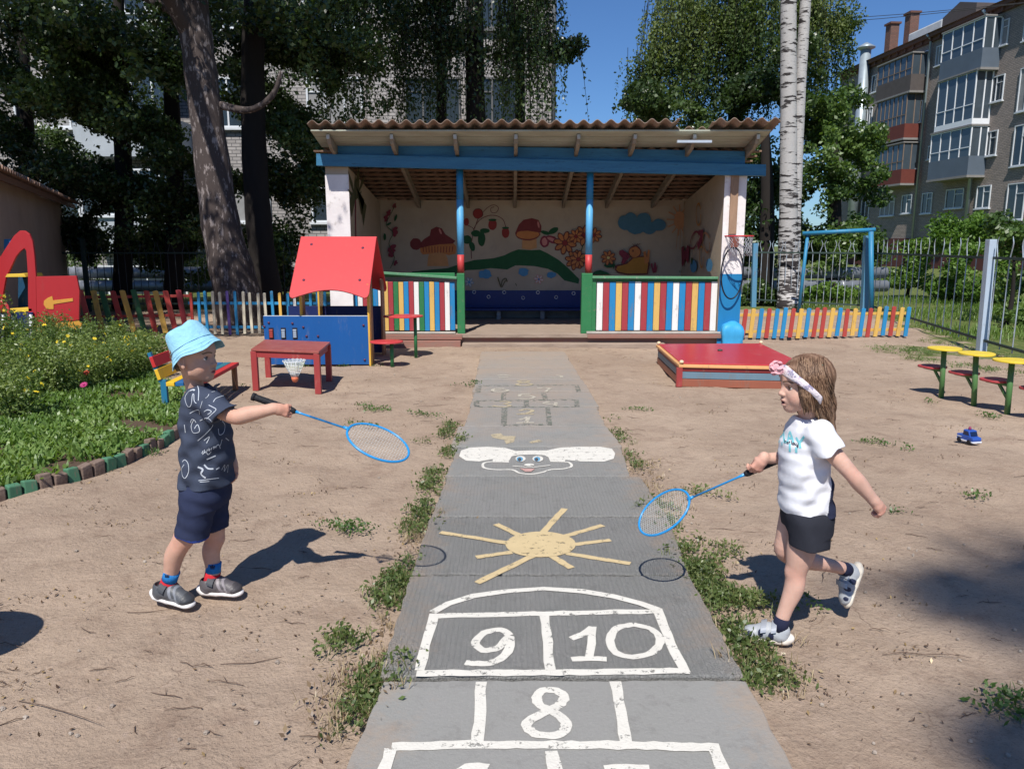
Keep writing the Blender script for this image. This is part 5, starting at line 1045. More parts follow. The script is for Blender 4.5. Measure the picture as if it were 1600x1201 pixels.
a_, b_, c_, d_ = rect(735, 905, 90, 180, -1.5); mb = MB(); mb.box((a_, -2.6, RZ + .2), (min(b_, a_ + 5), -1.5, d_ - .6)); mb.build('roof_vent_housing', mat('white_sheet', (.6, .62, .62), .5, ns=2, amt=.6), rb, loc=(0, 0, 0), bevel=.1)

# ================================================================== TREES
dark_leaf = leafmat('leaf_dark_green', (.024, .042, .014), (.045, .078, .024), (.10, .15, .05), tr=.3, rough=.34)
mid_leaf = leafmat('leaf_mid_green', (.025, .052, .014), (.055, .105, .025), (.13, .20, .05), tr=.3)
birch_leaf = leafmat('leaf_birch', (.028, .055, .016), (.065, .105, .03), (.16, .20, .07), tr=.36, rough=.55, spec=.25)
light_leaf = leafmat('leaf_light', (.06, .13, .02), (.11, .20, .035), (.18, .28, .06), tr=.35)
def bark(name, c1, c2, c3, sc=6, stretch=(1, 1, .35), thr=.5):
    m = mat(name, c1, .9, col2=c2, ns=sc, amt=1, bump=.9, bs=16, detail=8, stretch=stretch, lo=thr - .04, hi=thr + .04, dirt=c3, dirt_amt=.8); return m
poplar_bark = bark('old_patchy_bark', (.065, .050, .046), (.27, .23, .22), (.022, .018, .017), 15, (1, 1, .35), .575)
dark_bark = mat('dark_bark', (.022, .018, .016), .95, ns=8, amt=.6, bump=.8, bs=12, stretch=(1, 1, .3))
def birch_bark():
    m = bpy.data.materials.new('birch_bark'); m.use_nodes = True; nt = m.node_tree; N = nt.nodes; L = nt.links; b = N['Principled BSDF']; b.inputs['Roughness'].default_value = .75; b.inputs['Specular IOR Level'].default_value = .2
    tc = N.new('ShaderNodeTexCoord'); mp = N.new('ShaderNodeMapping'); mp.inputs['Scale'].default_value = (1.6, 1.6, 9); L.new(tc.outputs['Object'], mp.inputs[0])
    n = N.new('ShaderNodeTexNoise'); n.inputs['Scale'].default_value = 1.7; n.inputs['Detail'].default_value = 6; n.inputs['Roughness'].default_value = .62; L.new(mp.outputs[0], n.inputs['Vector'])
    sp = N.new('ShaderNodeSeparateXYZ'); L.new(tc.outputs['Object'], sp.inputs[0])
    zr = N.new('ShaderNodeMapRange'); zr.inputs[1].default_value = 0; zr.inputs[2].default_value = 3.6; zr.inputs[3].default_value = .13; zr.inputs[4].default_value = 0; L.new(sp.outputs[2], zr.inputs[0])
    ad = N.new('ShaderNodeMath'); ad.operation = 'ADD'; L.new(n.outputs[0], ad.inputs[0]); L.new(zr.outputs[0], ad.inputs[1])
    mr = N.new('ShaderNodeMapRange'); mr.inputs[1].default_value = .565; mr.inputs[2].default_value = .60; L.new(ad.outputs[0], mr.inputs[0])
    n2 = N.new('ShaderNodeTexNoise'); n2.inputs['Scale'].default_value = 14; n2.inputs['Detail'].default_value = 8; L.new(mp.outputs[0], n2.inputs['Vector'])
    m1 = N.new('ShaderNodeMix'); m1.data_type = 'RGBA'; m1.inputs[6].default_value = (.56, .545, .53, 1); m1.inputs[7].default_value = (.33, .31, .30, 1); L.new(n2.outputs[0], m1.inputs[0])
    m2 = N.new('ShaderNodeMix'); m2.data_type = 'RGBA'; L.new(mr.outputs[0], m2.inputs[0]); L.new(m1.outputs[2], m2.inputs[6]); m2.inputs[7].default_value = (.035, .03, .03, 1)
    L.new(m2.outputs[2], b.inputs['Base Color']); bp = N.new('ShaderNodeBump'); bp.inputs['Strength'].default_value = .6; bp.inputs['Distance'].default_value = .02; L.new(n2.outputs[0], bp.inputs['Height']); L.new(bp.outputs[0], b.inputs['Normal']); return m
bbark = birch_bark()
def tree(label, base, trunks, clumps, n, leaf, leafsize, bk, trunk_n=16, strand=None, cat='tree', name='tree', lo=0, hi=1, group=None, hollow=.35, knob=.05, fill=None):
    base = Vector(base); root = empty(name, base, label=label, cat=cat, group=group)
    for i, (pts, rad) in enumerate(trunks):
        pts = smooth_path([Vector(p) - base for p in pts], 6); m_ = len(pts); rr = np.interp(np.linspace(0, 1, m_), np.linspace(0, 1, len(rad)), rad)
        rr = [r * (1 + knob * math.sin(k * 1.7 + i) * .6) for k, r in enumerate(rr)]
        mb = MB(); mb.tube(pts, rr, trunk_n if i == 0 else 8); mb.build('trunk' if i == 0 or rad[0] > .15 else 'limb', bk, root, loc=(0, 0, 0))
    p = clump_pts(clumps, n, hollow) if n else np.zeros((0, 3))
    if fill: p = np.concatenate([p, clump_pts(fill[0], fill[1], 0.0)])
    sz = rng.uniform(.7, 1.25, len(p)) * leafsize
    V_, F_ = leaves(p, sz, .62); tn = tint_for(p, lo, hi) if len(p) else np.zeros(0); Vs, Fs, Ts = [V_], [F_], [tn]
    if strand:
        q, lines = strands(strand[0], strand[1], strand[2], seed=len(label)); q = q + rng.normal(size=q.shape) * .03
        tm = MB()
        for k_, (p0_, p1_) in enumerate(lines):
            if k_ % 2 == 0: tm.tube([Vector(p0_) - base + Vector((0, 0, .3)), (Vector(p0_) + Vector(p1_)) / 2 - base + Vector((.02, 0, .15)), Vector(p1_) - base], [.009, .006, .003], 3, cap=False)
        tm.build('twigs', bk, root, loc=(0, 0, 0), kind='stuff')
        V2, F2 = leaves(q, rng.uniform(.7, 1.2, len(q)) * strand[3], .6, tilt=((0, 0, -1), .35)); Vs.append(V2); Fs.append(F2 + len(V_)); Ts.append(tint_for(q, lo, hi))
    V_ = np.concatenate(Vs) - np.array(base); mesh_np('crown', V_, np.concatenate(Fs), leaf, root, tint=np.concatenate(Ts)); return root
def PX(px, py, Y, r, ry=None, rz=None):
    p = P(px, py, Y); return (p.x, p.y, p.z, r, ry or r, rz or r)
# A: big old tree at left
tb_ = P(385, 520, 13.4); tb_.z = 0
A_t = [([P(383, 530, 13.4), P(369, 450, 13.4), P(345, 350, 13.4), P(325, 200, 13.4), P(312, 100, 13.4), P(300, 0, 13.4), P(285, -150, 13.4), P(270, -350, 13.4)], [.46, .40, .32, .27, .26, .25, .21, .14]),
       ([P(345, 165, 13.4), P(390, 172, 13.3), P(425, 150, 13.2), P(440, 112, 13.2)], [.07, .055, .05, .035]),
       ([P(300, 60, 13.4), P(200, -120, 12), P(60, -300, 9.5)], [.16, .12, .06]), ([P(290, -60, 13.4), P(420, -260, 11), P(520, -500, 9)], [.14, .1, .05]), ([P(282, 20, 13.4), P(150, -40, 14), P(20, -60, 14.5)], [.12, .08, .04])]
over = [(-9.5, 8.2, 7.4, 2.6, 1.5, 1.7), (-6.3, 7.6, 7.8, 2.0, 1.5, 1.8), (-3.9, 8.3, 7.4, 1.5, 1.2, 1.5), (-2.3, 9.3, 8.3, 1.1, 1.0, 1.2), (-8.5, 9.8, 9.2, 2.8, 2, 2), (-5, 10.5, 9.5, 2.5, 2, 2), (-11.5, 9.8, 7.2, 2.2, 2, 1.8), (-6.5, 12.5, 8.6, 3, 2, 2), (-10, 13.5, 8.5, 3, 2, 2.2), (-3.4, 12.6, 8.6, 2.0, 1.6, 1.8)]  # unseen crown clumps, shaped overhead to shade the left side
over += [(-8.2, 8.0, 6.6, 1.5, 1.0, 1.0), (-6.6, 8.4, 7.0, 1.4, 1.0, 1.2)]
sub = subclumps(over, 110, (.6, 1.1), 5) + subclumps([(-9.5, 8.6, 12.8, 4, 2.6, 1.5), (-4.5, 9.6, 12.8, 3.5, 2.6, 1.5), (-.8, 11.6, 13.2, 2.4, 2, 1.2)], 46, (.8, 1.4), 15)  # second list: high crown added out of view to darken the trees behind
tree('huge old tree with patchy grey brown bark left of the pavilion', tb_, A_t, sub + subclumps([PX(120, 60, 14.5, 2.6, 1.5, 1.1), PX(420, 60, 14, 1.1, .8, .8), PX(240, -40, 13.5, 2.2, 1.2, 1)], 34, (.4, .7), 6), 165000, dark_leaf, .11, poplar_bark, 22)
# B: dark second trunk and foliage behind
b2 = P(425, 500, 16); b2.z = 0
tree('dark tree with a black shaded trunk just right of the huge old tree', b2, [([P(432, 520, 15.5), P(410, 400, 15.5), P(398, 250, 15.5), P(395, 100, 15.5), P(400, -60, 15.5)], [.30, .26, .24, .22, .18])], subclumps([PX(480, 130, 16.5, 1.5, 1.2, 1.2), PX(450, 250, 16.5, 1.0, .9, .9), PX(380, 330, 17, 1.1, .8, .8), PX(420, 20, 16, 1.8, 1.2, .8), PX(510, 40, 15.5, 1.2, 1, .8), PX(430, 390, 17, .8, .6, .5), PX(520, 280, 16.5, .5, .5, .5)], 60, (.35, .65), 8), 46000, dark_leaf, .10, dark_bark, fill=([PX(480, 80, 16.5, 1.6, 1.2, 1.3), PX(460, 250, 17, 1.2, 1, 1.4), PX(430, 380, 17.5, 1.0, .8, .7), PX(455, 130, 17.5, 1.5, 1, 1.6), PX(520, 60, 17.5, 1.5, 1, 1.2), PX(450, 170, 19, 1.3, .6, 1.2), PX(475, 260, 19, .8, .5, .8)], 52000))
# C: weeping birch behind the pavilion, left
b3 = P(745, 500, 17.5); b3.z = 0
Cst = [PX(640, -40, 17, 1.6, 1.2, .9), PX(760, -30, 17, 1.5, 1.2, .9), PX(838, -10, 17, .8, .8, .7), PX(560, 10, 16.5, 1.3, 1, .9), PX(690, 40, 17, 1.2, 1, .6), PX(820, 50, 17, .8, .8, .6), PX(880, 75, 17.2, .38, .5, .5)]
tree('tall weeping birch with hanging dark twigs behind the pavilion roof', b3, [([P(748, 520, 17.5), P(745, 250, 17.5), P(742, 100, 17.5), P(745, -120, 17.5)], [.26, .22, .20, .14]), ([P(690, 200, 18), P(688, 60, 18), P(680, -80, 18)], [.12, .1, .07]), ([P(813, 205, 18), P(811, 60, 18), P(800, -80, 18)], [.12, .1, .07])], subclumps(Cst, 30, (.3, .55), 9), 30000, dark_leaf, .085, dark_bark, strand=(Cst, 1000, (.6, 2.5), .085), lo=.0, hi=.9)
DF = ([PX(60, 60, 16, 2.2, 1.4, 1.5), PX(60, 200, 16.5, 1.9, 1.2, 1.3), PX(110, 240, 17, 1.5, 1, 1.1), PX(90, 230, 19, 1.1, .6, .9)], [PX(180, 120, 17, 2.0, 1.4, 1.6), PX(200, 300, 17.5, 2.0, 1.2, 1.4)], [PX(290, 60, 17.5, 1.8, 1.4, 1.5), PX(300, 320, 18.5, 2.0, 1.0, 1.3), PX(365, 160, 19, .6, .5, 1.2), PX(360, 300, 19, .5, .4, 1.0), PX(250, 180, 19, .8, .5, .8)])
# D: trees of the dark belt at far left
for i, (lab, bx_, cl, n_) in enumerate((
    ('dark leafy tree in the deep shade behind the shed roof', 40, [PX(30, 130, 15.5, 2.0, 1.2, 1.1), PX(110, 210, 16, 1.5, 1.1, .9), PX(40, 40, 15, 2.0, 1.2, 1.0), PX(10, 220, 17, 1.2, 1, .8)], 52000),
    ('dark leafy tree between the shed and the huge old trunk', 190, [PX(170, 290, 17, 1.4, 1, .9), PX(230, 210, 16.5, 1.4, 1, .9), PX(160, 130, 16, 1.5, 1, 1), PX(150, 380, 18, 1.5, .8, .7), PX(240, 330, 17, .9, .8, 1.0), PX(120, 60, 16.5, 1.4, 1, 1)], 56000),
    ('shaded leafy tree whose low branches hang over the dark fence', 270, [PX(260, 100, 17, 1.2, 1, 1.1), PX(280, 300, 18, 1.1, .8, 1.0), PX(230, 395, 18.5, 1.8, .8, .5), PX(330, 380, 18.5, 1.0, .8, .6), PX(100, 350, 18, .7, .7, .9), PX(330, 60, 17, 1.1, .9, 1)], 48000))):
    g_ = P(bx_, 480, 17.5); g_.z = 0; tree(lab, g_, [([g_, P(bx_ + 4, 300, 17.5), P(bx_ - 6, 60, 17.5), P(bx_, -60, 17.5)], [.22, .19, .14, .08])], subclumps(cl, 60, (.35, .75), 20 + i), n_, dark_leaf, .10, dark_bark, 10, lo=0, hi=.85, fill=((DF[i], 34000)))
# E: twin-trunk birch at right
b5 = G(1236, 479)
Ye = b5.y
tree('birch with two white black-marked trunks right of the pavilion', b5, [([G(1234, 482) + Vector((0, 0, -.1)), P(1232, 420, Ye), P(1232, 300, Ye), P(1232, 150, Ye), P(1232, 0, Ye), P(1233, -200, Ye)], [.30, .25, .20, .18, .17, .14]), ([P(1238, 470, Ye + .1), P(1242, 330, Ye + .1), P(1250, 150, Ye + .12), P(1259, 0, Ye + .15), P(1272, -200, Ye + .2)], [.20, .15, .13, .125, .10])],
     subclumps([(b5.x + 1, b5.y - 1, 12.5, 3, 2.5, 2)], 14, (.6, 1), 30), 9000, birch_leaf, .08, bbark, 20, knob=.03)
# F: weeping birch foliage behind, right of the gap of sky
g_ = P(1150, 480, 23.5); g_.z = 0
Fst = [PX(1100, 10, 23, 1.7, 1.4, 1), PX(1180, 0, 23, 1.8, 1.4, 1), PX(1050, 70, 23, .8, .9, .8), PX(1270, 30, 23, 1.0, .9, .9), PX(1130, 70, 23, 1.4, 1.2, .9), PX(1015, 120, 23.3, .5, .7, .5), PX(1290, 90, 23, .5, .6, .6), PX(985, 95, 23.3, .35, .5, .4), PX(1315, 50, 23, .4, .5, .4)]
tree('sunlit weeping birch rising behind the right half of the pavilion', g_, [([g_, P(1150, 200, 23.5), P(1145, 0, 23.5)], [.3, .24, .15])], subclumps(Fst, 40, (.4, .8), 31), 20000, birch_leaf, .09, dark_bark, strand=(Fst, 1700, (.9, 3.0), .095), lo=.15, hi=1)
# G: broad dense trees behind
for i, (lab, bx_, Yg_, cl, n_, lf, ls) in enumerate((
    ('dark dense tree behind the pavilion roof, left of the birch', 1080, 21, [PX(1090, 180, 21, 1.6, 1.2, .9), PX(1170, 130, 21.3, 1.3, 1.2, 1.0), PX(1180, 260, 21, 1.2, 1, 1.3), PX(1000, 185, 21, 1.0, .8, .5), PX(1190, 370, 21, 1.2, 1, .9), PX(1270, 100, 21.5, .8, .8, 1.0), PX(1280, 200, 21.5, .8, .8, 1.0)], 60000, dark_leaf, .12),
    ('green broadleaf tree right of the white birch trunks', 1300, 20.5, [PX(1290, 170, 21, .9, .9, .9), PX(1300, 250, 20.5, 1.2, 1, 1.0), PX(1320, 330, 20.5, 1.0, .9, .8), PX(1270, 330, 21, 1.0, .9, 1.0), PX(1330, 200, 21, .6, .6, .8), PX(1345, 275, 20.5, .45, .5, .6), PX(1300, 390, 20.5, 1.1, .8, .5), PX(1340, 370, 20.2, .7, .6, .5)], 46000, mid_leaf, .12),
    ('low leafy tree filling the gap between pavilion pillar and birch', 1195, 19.5, [PX(1185, 330, 20, .8, .8, .9), PX(1210, 270, 20, .7, .7, .8), PX(1200, 390, 20, .8, .7, .6)], 9000, mid_leaf, .11))):
    g_ = P(bx_, 480, Yg_); g_.z = 0; tree(lab, g_, [([g_, P(bx_ + 4, 320, Yg_), P(bx_, 200, Yg_)], [.2, .17, .1])], subclumps(cl, 75, (.3, .7), 40 + i), n_, lf, ls, dark_bark, 10, lo=.1, hi=1)
# shrubs beyond the fence
for i, (lab, px, py, Ysb, cl, n_, lf) in enumerate((
    ('bright green young tree in front of the brick block at right', 1490, 380, 20, [PX(1500, 345, 20, .75, .6, .35), PX(1470, 370, 20, .7, .6, .4), PX(1540, 365, 20, .6, .6, .4)], 8000, light_leaf),
    ('leafy bush against the right edge beyond the metal fence', 1585, 400, 14, [PX(1590, 390, 14, .55, .5, .45), PX(1600, 450, 14, .5, .5, .45), PX(1580, 350, 15, .5, .5, .3), PX(1590, 500, 13.5, .4, .4, .3)], 9000, mid_leaf),
    ('green bush behind the metal fence beside the blue corner post', 1420, 430, 21, [PX(1400, 395, 21, .8, .6, .4), PX(1440, 400, 21, .8, .6, .5), PX(1400, 430, 21, .9, .6, .4), PX(1470, 430, 21, .8, .6, .5)], 14000, light_leaf),
    ('dark green bush filling the view behind the right metal fence', 1520, 430, 19, [PX(1520, 410, 19, .9, .6, .5), PX(1540, 450, 18.5, .7, .6, .4), PX(1480, 450, 19.5, .5, .5, .3), PX(1590, 420, 18, .7, .5, .5)], 14000, light_leaf),
    ('low bush in front of the heating pipes right of the birch', 1300, 450, 18.8, [PX(1300, 455, 18.8, .5, .4, .25), PX(1340, 450, 18.8, .35, .4, .2), PX(1270, 460, 18.8, .3, .3, .2)], 4000, light_leaf),
    ('low bush in front of the heating pipes left of the birch', 1190, 455, 18.6, [PX(1180, 452, 18.6, .35, .3, .3), PX(1150, 470, 18.6, .3, .3, .2), PX(1205, 465, 18.6, .25, .3, .2)], 3000, mid_leaf),
    ('shaded bush between the heating pipes and the left block', 140, 440, 20.5, [PX(140, 420, 20.8, 1.2, .7, .6), PX(240, 415, 20.8, 1.2, .7, .5), PX(330, 420, 20.8, 1, .7, .5)], 7000, dark_leaf),
    ('leafy bush in the gap beside the huge old trunk and the playhouse roof', 440, 410, 17.5, [PX(445, 395, 17.8, .6, .6, .5), PX(420, 430, 17.5, .6, .6, .4), PX(465, 430, 17.8, .4, .5, .3)], 7000, dark_leaf))):
    g_ = P(px, py, Ysb); g_.z = 0; tree(lab, g_, [([g_, g_ + Vector((.05, 0, .5)), P(px, py, Ysb)], [.05, .04, .02])], cl, n_, lf, .10, dark_bark, 8, name='bush', cat='bush', lo=.1, hi=1)
# unseen tree added behind the viewer to cast the shade at lower right
tree('leafy tree outside the picture whose shade falls on the dirt at lower right', (3.5, -15, 0), [([(3.5, -15, 0), (3.2, -15, 10), (1.0, -13.5, 21)], [.3, .22, .08])], subclumps([(-2.12, -13.32, 22, .42, .30, .2), (-.55, -11.9, 22, .75, .34, .25), (-1.55, -12.45, 22, .36, .2, .15), (1.6, -13.4, 21, 1.4, 1.2, .8)], 46, (.22, .42), 77), 14000, mid_leaf, .11, dark_bark, 12)
# overhead wires
wm = mat('wire_black', (.02, .02, .022), .6)
for i, (a_, b_) in enumerate((((1290, 28), (1480, 12)), ((1280, 4), (1490, -20)), ((1300, 38), (1500, 8)))):
    pa_, pb_ = P(a_[0] - 260, a_[1] + 10, 34), P(b_[0] + 260, b_[1] - 22, 30); mb = MB(); mid = (pa_ + pb_) / 2; mid.z -= .25; mb.tube(smooth_path([pa_, mid, pb_], 8), .012, 5)
    mb.build('overhead_wire', wm, label='thin overhead wire crossing the sky at upper right', cat='wire', group='overhead wires')
# ================================================================== SCULPTING (signed distance fields -> mesh)
class Field:
    def __init__(s, lo, hi, h):
        s.h = h; s.lo = np.array(lo, np.float32); n = np.ceil((np.array(hi) - s.lo) / h).astype(int) + 1; s.n = n
        s.F = np.ones(tuple(n), np.float32); s.ax = [s.lo[i] + h * np.arange(n[i], dtype=np.float32) for i in range(3)]
    def sub(s, lo, hi):
        a = np.clip(np.floor((np.array(lo) - s.lo) / s.h).astype(int), 0, s.n - 1); b = np.clip(np.ceil((np.array(hi) - s.lo) / s.h).astype(int) + 1, 1, s.n)
        return tuple(slice(int(a[i]), int(b[i])) for i in range(3))
    def pts(s, sl):
        return np.stack(np.meshgrid(*[s.ax[i][sl[i]] for i in range(3)], indexing='ij'), -1)
    def op(s, lo, hi, f, k=0.01, mode='u'):
        sl = s.sub(np.array(lo) - 3 * k - 2 * s.h, np.array(hi) + 3 * k + 2 * s.h)
        if any(q.stop <= q.start for q in sl): return s
        p = s.pts(sl); d = f(p).astype(np.float32); A = s.F[sl]
        if mode == 'u': h = np.maximum(k - np.abs(A - d), 0) / k; s.F[sl] = np.minimum(A, d) - h * h * k * 0.25
        else: d = -d; h = np.maximum(k - np.abs(A - d), 0) / k; s.F[sl] = np.maximum(A, d) + h * h * k * 0.25
        return s
    def rc(s, a, b, ra, rb, k=0.01, mode='u', sq=None):
        a = np.array(a, np.float32); b = np.array(b, np.float32); ab = b - a; L2 = float(ab @ ab) + 1e-9
        def f(p):
            q = p - a
            t = np.clip((q @ ab) / L2, 0, 1); w_ = q - t[..., None] * ab
            if sq is not None: w_ = w_ / np.array(sq, np.float32)
            return np.linalg.norm(w_, axis=-1) - (ra + (rb - ra) * t)
        m = max(ra, rb) * (max(sq) if sq is not None else 1); return s.op(np.minimum(a, b) - m, np.maximum(a, b) + m, f, k, mode)
    def chain(s, pts, rad, k=0.01, mode='u'):
        for i in range(len(pts) - 1): s.rc(pts[i], pts[i + 1], rad[i], rad[i + 1], k, mode)
        return s
    def el(s, c, r, k=0.01, mode='u', Rm=None):
        c = np.array(c, np.float32); r = np.array(r, np.float32)
        def f(p):
            q = p - c
            if Rm is not None: q = q @ np.array(Rm, np.float32)
            k0 = np.linalg.norm(q / r, axis=-1); k1 = np.linalg.norm(q / (r * r), axis=-1) + 1e-9; return k0 * (k0 - 1) / k1
        m = float(r.max()); return s.op(c - m, c + m, f, k, mode)
    def cut(s, pt, nrm):        # remove everything on the +nrm side
        pt = np.array(pt, np.float32); nrm = np.array(nrm, np.float32); nrm = nrm / np.linalg.norm(nrm); p = s.pts((slice(None),) * 3)
        s.F = np.maximum(s.F, ((p - pt) @ nrm).astype(np.float32)); return s
    def sleeve(s, a, b, ra, rb, cp, cn, k=.012):      # round cone cut off flat at its open end
        a = np.array(a, np.float32); b = np.array(b, np.float32); ab = b - a; L2 = float(ab @ ab); cp = np.array(cp, np.float32); cn = nrmz(cn).astype(np.float32)
        def f(p):
            q = p - a; t = np.clip((q @ ab) / L2, 0, 1.3); return np.maximum(np.linalg.norm(q - t[..., None] * ab, axis=-1) - (ra + (rb - ra) * t), (p - cp) @ cn)
        m = max(ra, rb) + .03; return s.op(np.minimum(a, b) - m, np.maximum(a, b) + m, f, k)
    def bore(s, c, ax, r, depth=.014, k=.003):      # a shallow open end (hem, sleeve, leg hole)
        c = np.array(c, np.float32); ax = nrmz(ax).astype(np.float32)
        def f(p):
            q = p - c; t = q @ ax; w_ = np.linalg.norm(q - t[..., None] * ax, axis=-1); return np.maximum(w_ - r, np.abs(t) - depth)
        return s.op(c - r - depth, c + r + depth, f, k, 's')
    def disp(s, f): s.F = s.F + f(s.pts((slice(None),) * 3)).astype(np.float32); return s
    def mesh(s):
        F_ = s.F; S = F_ < 0; n = np.array(F_.shape) - 1; acc = np.zeros((*n, 3), np.float32); cnt = np.zeros(tuple(n), np.float32); edges = []
        for ax in range(3):
            a = [slice(None)] * 3; b = [slice(None)] * 3; a[ax] = slice(0, -1); b[ax] = slice(1, None); A, B = F_[tuple(a)], F_[tuple(b)]
            cr = S[tuple(a)] != S[tuple(b)]; idx = np.argwhere(cr); fa, fb = A[cr], B[cr]; t = fa / (fa - fb); pos = idx.astype(np.float32); pos[:, ax] += t
            o1, o2 = [(1, 2), (2, 0), (0, 1)][ax]
            for d1 in (0, 1):
                for d2 in (0, 1):
                    c = idx.copy(); c[:, o1] -= d1; c[:, o2] -= d2; ok = ((c >= 0) & (c < n)).all(1); c = c[ok]
                    for q in range(3): np.add.at(acc[..., q], (c[:, 0], c[:, 1], c[:, 2]), pos[ok, q])
                    np.add.at(cnt, (c[:, 0], c[:, 1], c[:, 2]), 1)
            edges.append((idx, fa < 0, o1, o2))
        act = cnt > 0; ids = -np.ones(tuple(n), np.int64); ids[act] = np.arange(act.sum()); V = acc[act] / cnt[act][:, None] * s.h + s.lo; Fc = []
        for idx, ins, o1, o2 in edges:
            ok = (idx[:, o1] > 0) & (idx[:, o2] > 0) & (idx[:, o1] < n[o1]) & (idx[:, o2] < n[o2]); c = idx[ok]; g = ins[ok]
            def I(d1, d2): e = c.copy(); e[:, o1] -= d1; e[:, o2] -= d2; return ids[e[:, 0], e[:, 1], e[:, 2]]
            q = np.stack([I(1, 1), I(0, 1), I(0, 0), I(1, 0)], 1); q[~g] = q[~g][:, ::-1]; Fc.append(q)
        Fc = np.concatenate(Fc); Fc = Fc[(Fc >= 0).all(1)]; return V, Fc
def relax(V, Fc, it=2, lam=.5):
    e = np.concatenate([Fc[:, [i, (i + 1) % 4]] for i in range(4)]); e = np.concatenate([e, e[:, ::-1]])
    for _ in range(it):
        acc = np.zeros_like(V); c = np.zeros(len(V)); 
        for q in range(3): acc[:, q] = np.bincount(e[:, 0], V[e[:, 1], q], len(V))
        c = np.bincount(e[:, 0], minlength=len(V)); V = V + lam * (acc / np.maximum(c, 1)[:, None] - V)
    return V.astype(np.float32)
def join(ms):
    V, Fc, Cc, o = [], [], [], 0
    for v, f, c in ms: V.append(v); Fc.append(f + o); Cc.append(c); o += len(v)
    return np.concatenate(V), np.concatenate(Fc), np.concatenate(Cc)
def KK(px, py, Y): return np.array(P(px, py, Y))
nrmz = lambda v: np.array(v, float) / np.linalg.norm(v)
skin_m = attrmat('child_skin', .62, .2, 260, .28, .10)
cloth_m = attrmat('cloth', .9, .5, 420, .12)
def lerpc(a, b, t): t = np.clip(t, 0, 1)[:, None]; return a * (1 - t) + b * t

def do_head(O, fwd, up, s, skin, lip, mouth_open=0.0, hair_col=None, neck_to=None, neck_r=.034):
    f = nrmz(fwd); l = nrmz(np.cross(up, f)); u = np.cross(f, l); Rm = np.stack([f, l, u], 1)      # columns
    W_ = lambda *c: O + Rm @ (np.array(c, float) * s)
    lo, hi = O - .16 * s, O + .16 * s; lo = np.minimum(lo, np.array(neck_to) - .05); fd = Field(lo, hi, .0022)
    E = lambda c, r, k=.012, mode='u', Rl=None: fd.el(W_(*c), np.array(r) * s, k * s, mode, Rm if Rl is None else Rm @ Rl)
    RC = lambda a, b, ra, rb, k=.01, mode='u': fd.rc(W_(*a), W_(*b), ra * s, rb * s, k * s, mode)
    E((-.012, 0, .026), (.088, .073, .078), .01); E((.018, 0, -.02), (.062, .056, .068), .03); E((.040, 0, .035), (.044, .050, .042), .03)
    RC((.010, .038, -.062), (.052, .012, -.082), .020, .019, .025); RC((.010, -.038, -.062), (.052, -.012, -.082), .020, .019, .025); E((.056, 0, -.082), (.020, .020, .017), .02)
    for sg in (-1, 1): E((.048, sg * .030, -.042), (.026, .026, .027), .03)
    for sg in (-1, 1): E((.086, sg * .030, -.002), (.016, .017, .012), .014, 's')
    RC((.076, .012, .016), (.062, .044, .012), .007, .006, .014); RC((.076, -.012, .016), (.062, -.044, .012), .007, .006, .014)
    RC((.077, 0, .004), (.090, 0, -.026), .0065, .0085, .012); E((.093, 0, -.029), (.0095, .0095, .0085), .006)
    for sg in (-1, 1): E((.085, sg * .0095, -.033), (.0085, .0065, .006), .005); E((.089, sg * .0055, -.038), (.003, .003, .003), .003, 's')
    E((.074, 0, -.057), (.014, .021, .016), .012)
    E((.0845, 0, -.054), (.0075, .017, .0052), .004); E((.0815, 0, -.0675 - mouth_open * .006), (.008, .015, .0062), .004)
    E((.090, 0, -.0605 - mouth_open * .003), (.014, .013, .0012 + .006 * mouth_open), .002, 's')
    for sg in (-1, 1):
        RC((-.010, sg * .070, .004), (-.004, sg * .072, -.036), .011, .008, .008); E((-.014, sg * .078, -.008), (.017, .0065, .026), .006); E((-.006, sg * .083, -.008), (.009, .006, .017), .004, 's'); E((-.002, sg * .076, -.036), (.007, .005, .009), .005)
    fd.rc(W_(-.018, 0, -.05), neck_to, .040 * s, neck_r, .02)
    V, Fc = fd.mesh(); V = relax(V, Fc, 1, .4)
    q = (V - O) @ Rm / s; col = np.tile(np.array(skin), (len(V), 1)).astype(float)
    d = np.sqrt(((q[:, 0] - .082) / .016) ** 2 + (q[:, 1] / .018) ** 2 + ((q[:, 2] + .061) / .0115) ** 2); col = lerpc(np.tile(np.array(lip), (len(V), 1)), col, (d - .75) * 3)
    if mouth_open: d = np.sqrt(((q[:, 0] - .078) / .012) ** 2 + (q[:, 1] / .013) ** 2 + ((q[:, 2] + .063) / .005) ** 2); col = lerpc(np.tile(np.array((.05, .01, .01)), (len(V), 1)), col, (d - .8) * 4)
    for sg in (-1, 1):
        d = np.sqrt(((q[:, 0] - .06) / .02) ** 2 + ((q[:, 1] - sg * .036) / .022) ** 2 + ((q[:, 2] + .042) / .018) ** 2); col = lerpc(col * [1.05, .86, .84], col, d - .3)
        if hair_col is not None:
            t = np.clip((sg * q[:, 1] - .012) / .034, 0, 1); zz = .018 + .004 * np.sin(t * 3); d = np.abs(q[:, 2] - zz) / .0035 + np.maximum(np.abs(sg * q[:, 1] - .030) - .018, 0) / .004 + (q[:, 0] < .045) * 9
            col = lerpc(np.tile(np.array(hair_col), (len(V), 1)), col, (d - .6) * 1.5)
    return V, Fc, col, W_, Rm
